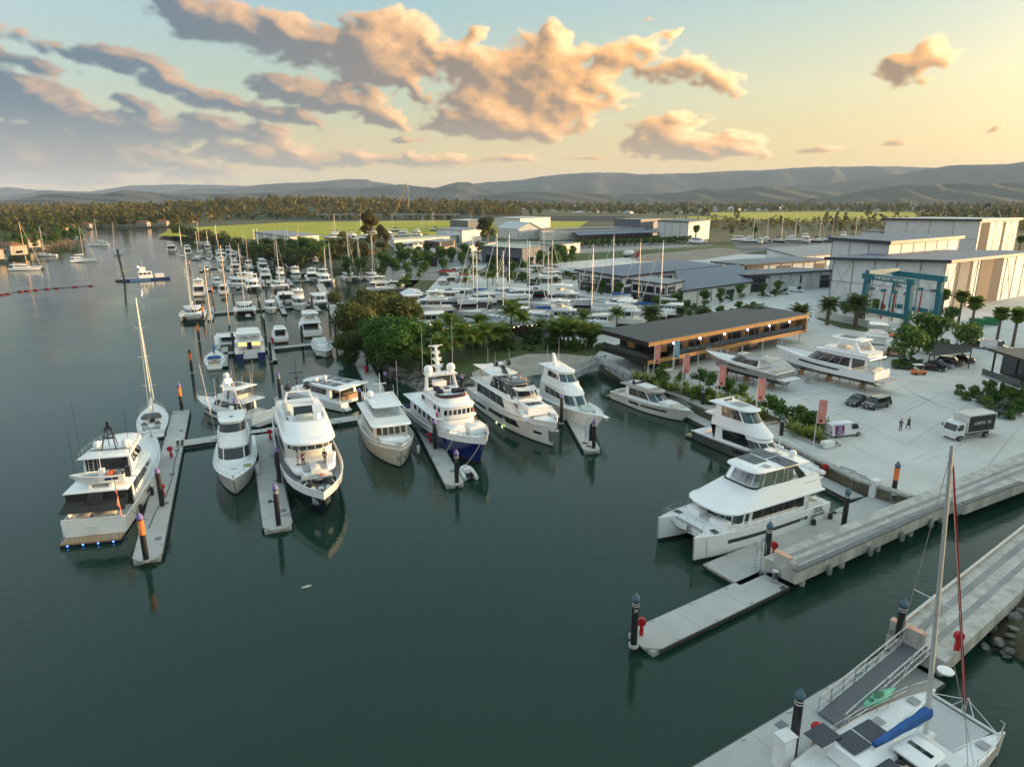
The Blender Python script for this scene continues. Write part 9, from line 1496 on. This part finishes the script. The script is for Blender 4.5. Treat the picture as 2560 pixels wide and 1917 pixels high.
A,B=P(2490,950,2),P(2606,1000,2); t=thing('terrace_building','dark terrace corner with glass balustrade at the right picture edge','building',(B.x,B.y,2.)); ob('terrace_slab',MB().box((-1.5,1.,2.9),(11,9,.35)),CONC,t); ob('glass_balustrade',MB().box((-7.0,1.,3.6),(.03,9,1.)),GLC,t); ob('glass_balustrade',MB().box((-1.5,-3.5,3.6),(11,.03,1.)),GLC,t); ob('roof_slab',MB().box((-.5,2.,7.2),(11,9,.4)),BLACKP,t); [ob('post',MB().bx(x-.12,x+.12,y-.12,y+.12,0,7.),BLACKP,t) for x,y in ((-5.6,-2.),(-5.6,5.),(3.,-2.))]; ob('wall',MB().bx(-3,5,-1,6,0.02,2.7),BLACKP,t); ob('upper_glass',MB().bx(-3.5,5,-.5,6,3.1,7.),GLD,t); ob('timber_soffit',MB().box((-.5,2.,6.96),(10.6,8.6,.06)),TIMB,t)
# planter walls, banners, bollard blocks
for i,(a,b,lab) in enumerate([((1575,955),(1755,1010),'long concrete planter wall near the gangway head'),((1735,985),(1915,1062),'long concrete planter wall in the middle of the quay'),((1955,1072),(2050,1120),'short concrete planter by the white van')]):
    A,B=v2(P(*a,2)),v2(P(*b,2)); d=B-A; t=thing('planter',lab,'planter',(A.x,A.y,2.),math.atan2(d.y,d.x)); L=d.length; ob('kerb',MB().bx(0,L,-.15,.0,0,.42),CONC,t); ob('kerb',MB().bx(0,L,3.,3.15,0,.42),CONC,t); ob('kerb',MB().bx(-.15,0,-.15,3.15,0,.42),CONC,t); ob('kerb',MB().bx(L,L+.15,-.15,3.15,0,.42),CONC,t); ob('soil',MB().bx(0.01,L-.01,.01,2.99,.05,.34),MUD,t)
def banner(x,y,h,m,lab,txt):
    p=P(x,y,2); t=thing('banner_pole',lab,'banner',p,R(-25)); ob('pole',MB().tube([(0,0,0),(0,0,h)],.06,6,r2=.045),WHTP,t); ob('arm',MB().tube([(0,0,h-.05),(.95,0,h-.05)],.025,4),WHTP,t); rr=[[(.08,.0,h-.12-k*.36),(.5,.03*math.sin(k*.8),h-.12-k*.36),(1.05,.0,h-.12-k*.36)] for k in range(10)]; ob('banner_cloth',MB().loft(rr,closed=False,c0=False,c1=False),m,t,60); ob('emblem',MB().bx(.36,.64,-.05,-.045,h-3.1,h-2.75),FASC,t); text(txt,.26,t,WHTP,(.5,-.06,h-1.35),(pi/2,-pi/2,0),.004)
COR=mat('coral_banner',(.72,.27,.23),(.66,.24,.2),rough=.8); BLB=mat('pale_blue_banner',(.25,.48,.58),rough=.8)
for x,y,m,lab,tx_ in [(1632,960,COR,'coral banner on a white pole beside the restaurant front','SYDNEY'),(1680,945,BLB,'pale blue banner on a white pole before the restaurant','MARINE'),(1703,987,COR,'coral banner on a white pole, third from the restaurant','BRISBANE'),(1790,1022,COR,'coral banner on a white pole in the middle of the quay','RIVIERA'),(1885,1062,COR,'coral banner on a white pole left of the grey yacht bow','HORIZON'),(2032,1127,COR,'coral banner on a white pole beside the white van','RIVIERA')]: banner(x,y,7.2,m,lab,tx_)
for x,y,lab in ((2068,1118,'white concrete block at the end of the short planter'),): t=thing('concrete_block',lab,'block',P(x,y,2),R(25)); ob('block',MB().box((0,0,.45),(1.7,1.0,.9),tap=.97),WHTP,t); ob('base',MB().box((0,0,.06),(1.8,1.1,.12)),CONC,t)
for k in range(7): p=P(2072,1160,2).lerp(P(2190,1222,2),k/6) if k<4 else P(2050,1137,2).lerp(P(2200,1215,2),(k-1)/6); t=thing('wheel_stop','low concrete wheel stop along the quay edge','wheel stop',p,R(-58),'quay wheel stops'); ob('bar',MB().box((0,0,.09),(2.2,.22,.18),tap=.9),CONC,t); ob('fixing',MB().box((.8,0,.185),(.08,.08,.02)),FRAME,t)
# painted lines
def stripe(pts,w,m,nm,z=2.01):
    pts=[v2(p) for p in pts]
    mb=MB()
    for a,b in zip(pts,pts[1:]):
        d=(b-a).normalized(); n_=Vector((-d.y,d.x,0))*w/2; mb.add([(*(a-n_)[:2],z),(*(b-n_)[:2],z),(*(b+n_)[:2],z),(*(a+n_)[:2],z)],[(0,1,2,3)])
    upfix(mb); return tag(ob(nm,mb,m),kind='structure')
LINEW=mat('faded_white_line',(.58,.59,.58),(.42,.43,.42),scale=2.,rough=.8,det=8); LINEY=mat('faded_yellow_line',(.45,.36,.16),(.38,.35,.25),scale=2,rough=.8,det=8)
stripe([P(2270,1005,2),P(2310,1050,2),P(2205,1052,2)],.1,LINEW,'pavement_marking'); stripe([P(2365,1075,2),P(2275,1102,2),P(2475,1158,2)],.1,LINEW,'pavement_marking'); stripe([P(2395,1100,2),P(2380,1115,2),P(2400,1128,2),P(2440,1133,2),P(2475,1128,2),P(2487,1115,2),P(2470,1100,2)],.1,LINEW,'pavement_marking'); stripe([P(2480,1095,2),P(2570,1125,2)],.1,LINEW,'pavement_marking'); stripe([P(2290,1240,2),P(2570,1128,2)],.12,LINEY,'pavement_marking')
stripe([P(1905,1000,2),P(2020,985,2),P(2150,975,2)],.12,FRAME,'drain_channel'); stripe([P(2195,978,2),P(2395,1010,2)],.14,FRAME,'drain_channel')
JNT=mat('pavement_joint',(.20,.205,.20),rough=.9)
for k in range(9): stripe([P(1700+95*k,905+34*k,2),P(2050+62*k,830+30*k,2)],.07,JNT,'pavement_joint',2.006)
for k in range(7): stripe([P(1680+60*k,930-13*k,2),P(2120+75*k,1180-34*k,2)],.07,JNT,'pavement_joint',2.006)
TM=mat('tyre_mark',(.44,.445,.43),(.52,.52,.50),scale=.8,rough=.8,det=8)
for i,(a,b,c) in enumerate([((2560,1105),(2300,1060),(2120,1000)),((2540,1080),(2330,1020),(2250,960)),((2300,1160),(2380,1120),(2560,1090)),((2080,1120),(2200,1060),(2330,1000)),((2240,990),(2150,960),(2050,920)),((2480,960),(2330,975),(2120,1040))]):
    A,B,Cc=v2(P(*a,2)),v2(P(*b,2)),v2(P(*c,2))
    for o in (0,1.6): stripe([(A.lerp(B,k/10)).lerp(B.lerp(Cc,k/10),k/10)+Vector((0,o,0)) for k in range(11)],.22,TM,'tyre_track',2.0062+.0002*i)
# damp patches on the apron
WET=mat('damp_concrete',(.19,.195,.195),(.26,.265,.265),scale=.6,rough=.35,det=8)
rg=random.Random(8)
for i,(x,y,rx,ry) in enumerate([(1830,945,6,1.6),(1870,962,5,1.2),(1780,930,4,1.2),(1905,940,5,1.),(2010,905,4,1.2),(2080,935,4,1.)]):
    c=P(x,y,2); sheet('damp_patch',[(c.x+rx*math.cos(a)*rg.uniform(.6,1.2),c.y+ry*math.sin(a)*rg.uniform(.6,1.2)) for a in [2*pi*k/18 for k in range(18)]],WET,2.0075+.0003*i)
t=thing('traffic_cone','orange traffic cone standing on the open apron','cone',P(1937,1009,2)); ob('cone',MB().lathe([(.17,.03),(.04,.7)],10),ORNG,t,60); ob('band',MB().lathe([(.118,.3),(.088,.46)],10),WHTP,t); ob('base',MB().box((0,0,.02),(.42,.42,.04)),ORNG,t)
t=thing('boarding_stairs','wheeled aluminium boarding stairs behind the beige coupe yacht','stairs',P(2015,955,2),R(-60)); [ob('step',MB().box((.3*k,0,.3*(k+1)),(.3,.9,.04)),ALU,t) for k in range(6)]; [ob('stringer',MB().tube([(0,s,.1),(1.8,s,1.9)],.05,4),ALU,t) for s in (-.45,.45)]; [ob('rail',MB().tube([(0,s,.1),(0,s,1.1),(1.8,s,2.9),(1.8,s,0)],.03,4),ALU,t) for s in (-.45,.45)]
for x,y,lab in ((1965,922,'round bar table right of the beige coupe yacht'),(1990,915,'round bar table nearest the propped flybridge yacht')): t=thing('bar_table',lab,'table',P(x,y,2)); ob('top',MB().lathe([(.02,1.05),(.36,1.05),(.36,1.1),(.02,1.11)],14),WHTP,t); ob('stem',MB().lathe([(.05,0),(.05,1.05)],8),STEEL,t); ob('foot',MB().lathe([(.3,0),(.28,.03),(.05,.05)],12),STEEL,t)
t=thing('parasol','pale garden parasol below the restaurant corner','parasol',P(1660,950,2)); ob('pole',MB().tube([(0,0,0),(0,0,2.5)],.03,5),TIMB,t); ob('canopy',MB().lathe([(1.5,2.1),(.05,2.65)],8),CUSH,t)
for x,y,m,lab,o in ((1462,1108,WHTP,'white feather flag on the dock by the convertible yacht',-.1),(1472,1116,NAVC,'navy feather flag on the dock by the convertible yacht',.1)):
    p=P(x,y,.55); t=thing('feather_flag',lab,'flag',p,R(-20)); ob('pole',MB().tube([(0,0,0),(0,0,2.6),(.1,0,3.3),(.45,0,3.7),(.8,0,3.6)],.025,5),BLACKP,t); ob('cloth',MB().loft([[(.03,0,.8),(.5,.03,.9)],[(.03,0,2.),(.8,.05,2.)],[(.08,0,3.2),(.9,0,3.1)],[(.42,0,3.66),(.82,0,3.55)]],closed=False,c0=False,c1=False),m,t,60); ob('base',MB().box((0,0,.03),(.8,.5,.05)),BLACKP,t)
# stage lights on the gangway head
for k in range(4): p=P(1478+11*k,903-1.5*k,2.2); t=thing('floodlight','white box floodlight on the gangway head','floodlight',p,R(20),'floodlights on the gangway head'); ob('housing',MB().box((0,0,.75),(.5,.55,.5)),WHTP,t); ob('stand',MB().bx(-.05,.05,-.05,.05,0,.5),BLACKP,t); ob('lens',MB().box((0,-.28,.75),(.4,.03,.4)),HLAMP,t)
# street and yard lamp poles, power poles
for i,(x,y,h,lab) in enumerate([(1660,640,9,'slim lamp pole by the hedge row'),(2090,600,10,'timber power pole at the far road'),(2120,604,9,'lamp pole left of the shed annex'),(1480,650,8,'slim lamp pole near the tanker truck'),(1090,660,8,'slim lamp pole by the inner car park')]): t=thing('lamp_pole',lab,'lamp pole',P(x,y,2)); ob('pole',MB().tube([(0,0,0),(0,0,h)],.12,6,r2=.07),FRAME,t); ob('arm',MB().tube([(0,0,h),(1.3,0,h+.2)],.05,4),FRAME,t); ob('lamp_head',MB().box((1.4,0,h+.18),(.6,.25,.1)),FRAME,t)
t=thing('pylon_sign','tall black pylon sign beside the inner car park','sign',P(1083,666,2),R(10)); ob('panel',MB().bx(-2,2,-.4,.4,0,9.5),BLACKP,t); ob('emblem',MB().bx(-1.2,1.2,-.45,-.4,6.6,9.),WHTP,t); text('TBW',1.2,t,WHTP,(0,-.46,4.6))
# ---------------- people
def person(label,loc,rz,shirt,legs,hair,stride=.12,arm=.25,skirt=None,z=2.,h=1.75,fore=0.):
    t=thing('person',label,'person',(loc[0],loc[1],loc[2] if len(loc)>2 else z),rz); k=h/1.75
    def skin(nm,pts,edges,rad,m,sub=2):
        me=bpy.data.meshes.new(nm); me.from_pydata([tuple(q*k for q in p) for p in pts],edges,[]); o=bpy.data.objects.new(nm,me); C.objects.link(o); o.parent=t; me.materials.append(m); md=o.modifiers.new('s','SKIN'); 
        for v_,r_ in zip(me.skin_vertices[0].data,rad): v_.radius=(r_[0]*k,r_[1]*k) if isinstance(r_,tuple) else (r_*k,r_*k)
        me.skin_vertices[0].data[0].use_root=True; o.modifiers.new('u','SUBSURF').levels=1; o.modifiers['u'].render_levels=1; return o
    s=stride
    body=[(0,0,.95),(0,0,1.15),(0,0,1.38),(.0,0,1.46),(.02,0,1.54),(.03,0,1.64),
      (0,.09,.9),(s*.5,.1,.5),(s*.6-.03,.1,.1),(s*.6+.12,.11,.04),(0,-.09,.9),(-s*.3,-.1,.5),(-s*.8-.03,-.1,.1),(-s*.8+.12,-.11,.04),
      (0,.19,1.38),(-.03,.24,1.12),(.05+fore,.22,.88+fore*.8),(.09+fore*1.2,.2,.80+fore),(0,-.19,1.38),(.03,-.24,1.12),(.1+fore,-.22,.9+fore*.8),(.13+fore*1.2,-.2,.82+fore)]
    ed=[(0,1),(1,2),(2,3),(3,4),(4,5),(0,6),(6,7),(7,8),(8,9),(0,10),(10,11),(11,12),(12,13),(2,14),(14,15),(15,16),(16,17),(2,18),(18,19),(19,20),(20,21)]
    rad=[(.12,.15),(.11,.13),(.12,.17),.06,.05,(.1,.085),.09,.062,.045,.04,.09,.062,.045,.04,.065,.045,.036,.03,.065,.045,.036,.03]
    skin('body',body,ed,rad,SKIN)
    skin('shirt',[(0,0,.98),(0,0,1.2),(0,0,1.4),(0,.19,1.39),(-.03,.245,1.13),(.05+fore,.225,.9+fore*.8),(0,-.19,1.39),(.03,-.245,1.13),(.1+fore,-.225,.92+fore*.8)],[(0,1),(1,2),(2,3),(3,4),(4,5),(2,6),(6,7),(7,8)],[(.14,.17),(.135,.15),(.135,.185),.082,.06,.05,.082,.06,.05],shirt)
    skin('trousers',[(0,0,.97),(0,.09,.88),(s*.5,.1,.5),(s*.6-.03,.1,.12),(0,-.09,.88),(-s*.3,-.1,.5),(-s*.8-.03,-.1,.12)],[(0,1),(1,2),(2,3),(0,4),(4,5),(5,6)],[(.13,.16),.105,.078,.062,.105,.078,.062],legs)
    if skirt: ob('skirt',MB().lathe([(.17*k,1.0*k),(.24*k,.72*k),(.27*k,.5*k)],12),skirt,t,60)
    ob('hair',MB().lathe([(.02,-.03*k),(.1*k,-.02*k),(.115*k,.05*k),(.095*k,.12*k),(.02,.15*k)],10,(.015*k,0,1.63*k)),hair,t,60)
    for sg in (1,-1): ob('shoe',MB().box(((s*.6+.05)*k if sg>0 else (-s*.8+.05)*k,sg*.105*k,.04*k),(.26*k,.1*k,.08*k)),BLACKP,t)
    # face: nose and eyes
    ob('nose',MB().box((.125*k,0,1.63*k),(.04*k,.03*k,.04*k)),SKIN,t); [ob('eye',MB().box((.117*k,sg*.035*k,1.655*k),(.015*k,.02*k,.012*k)),BLACKP,t) for sg in (1,-1)]
    return t
HAIRD=mat('dark_hair',(.02,.014,.01),rough=.6); HAIRB=mat('brown_hair',(.09,.05,.025),rough=.6); DENIM=mat('denim',(.03,.045,.08),(.025,.04,.07),rough=.9); BLKT=mat('black_cloth',(.015,.015,.017),rough=.9); GRYT=mat('grey_cloth',(.10,.10,.105),rough=.9); WHTT=mat('pale_cloth',(.55,.53,.50),rough=.9); CHK=mat('dark_blue_cloth',(.02,.025,.05),rough=.9)
person('person in dark cap and dark jacket looking down on the apron',P(2250,1076,2),R(-100),GRYT,DENIM,BLKT,.08,fore=.12); person('person in black dress walking beside the other on the apron',P(2270,1070,2),R(-70),BLKT,BLKT,HAIRB,.35,skirt=BLKT,h=1.68)
pA=bD.world(23.6,-1.15,3.95); pB=bD.world(23.3,-1.75,3.9); pC=bD.world(23.9,1.3,3.95)
person('person in black top and trousers on the superyacht foredeck',pA,R(160),BLKT,BLKT,HAIRB); person('person in pale shirt and dark cap leaning at the superyacht side',pB,R(30),WHTT,WHTT,BLKT); person('person in navy jacket and jeans alone on the superyacht foredeck',pC,R(100),CHK,DENIM,HAIRD,.1)
person('person in dark clothes behind the box truck tail lift',P(2330+138,1086,2),R(0),BLKT,BLKT,HAIRD); person('person in dark clothes standing under the garden pavilion',P(1333,868,2),R(-90),BLKT,BLKT,HAIRD)
for k in range(9):
    q=b_; bb=rt.location; p=Vector(bb)+(-du*1.0+dv*(9+k*3.1+1.1*math.sin(k*5.)))+Vector((0,0,z1+.23)); person('guest in dark clothes on the restaurant verandah, number %s from the left'%(['one','two','three','four','five','six','seven','eight','nine'][k]),p,R(40*k),[BLKT,GRYT,CHK][k%3],[BLKT,DENIM][k%2],[HAIRD,HAIRB][k%2],.1)
# a floating leaf of driftwood in the basin
t=thing('driftwood','pale piece of driftwood floating on the open water','driftwood',P(766,1466,0),.5); t.scale=(.5,.5,.5); ob('plank',MB().loft([[(-.9,-.12,.0),(-.9,.12,.0),(-.9,.1,.08),(-.9,-.1,.08)],[(.2,-.28,.0),(.2,.3,.0),(.2,.25,.1),(.2,-.22,.1)],[(1.,-.05,.0),(1.,.1,.0),(1.,.08,.06),(1.,-.03,.06)]]),CUSH,t); ob('stub',MB().tube([(.1,.1,.08),(.3,.5,.12)],.04,5),CUSH,t)
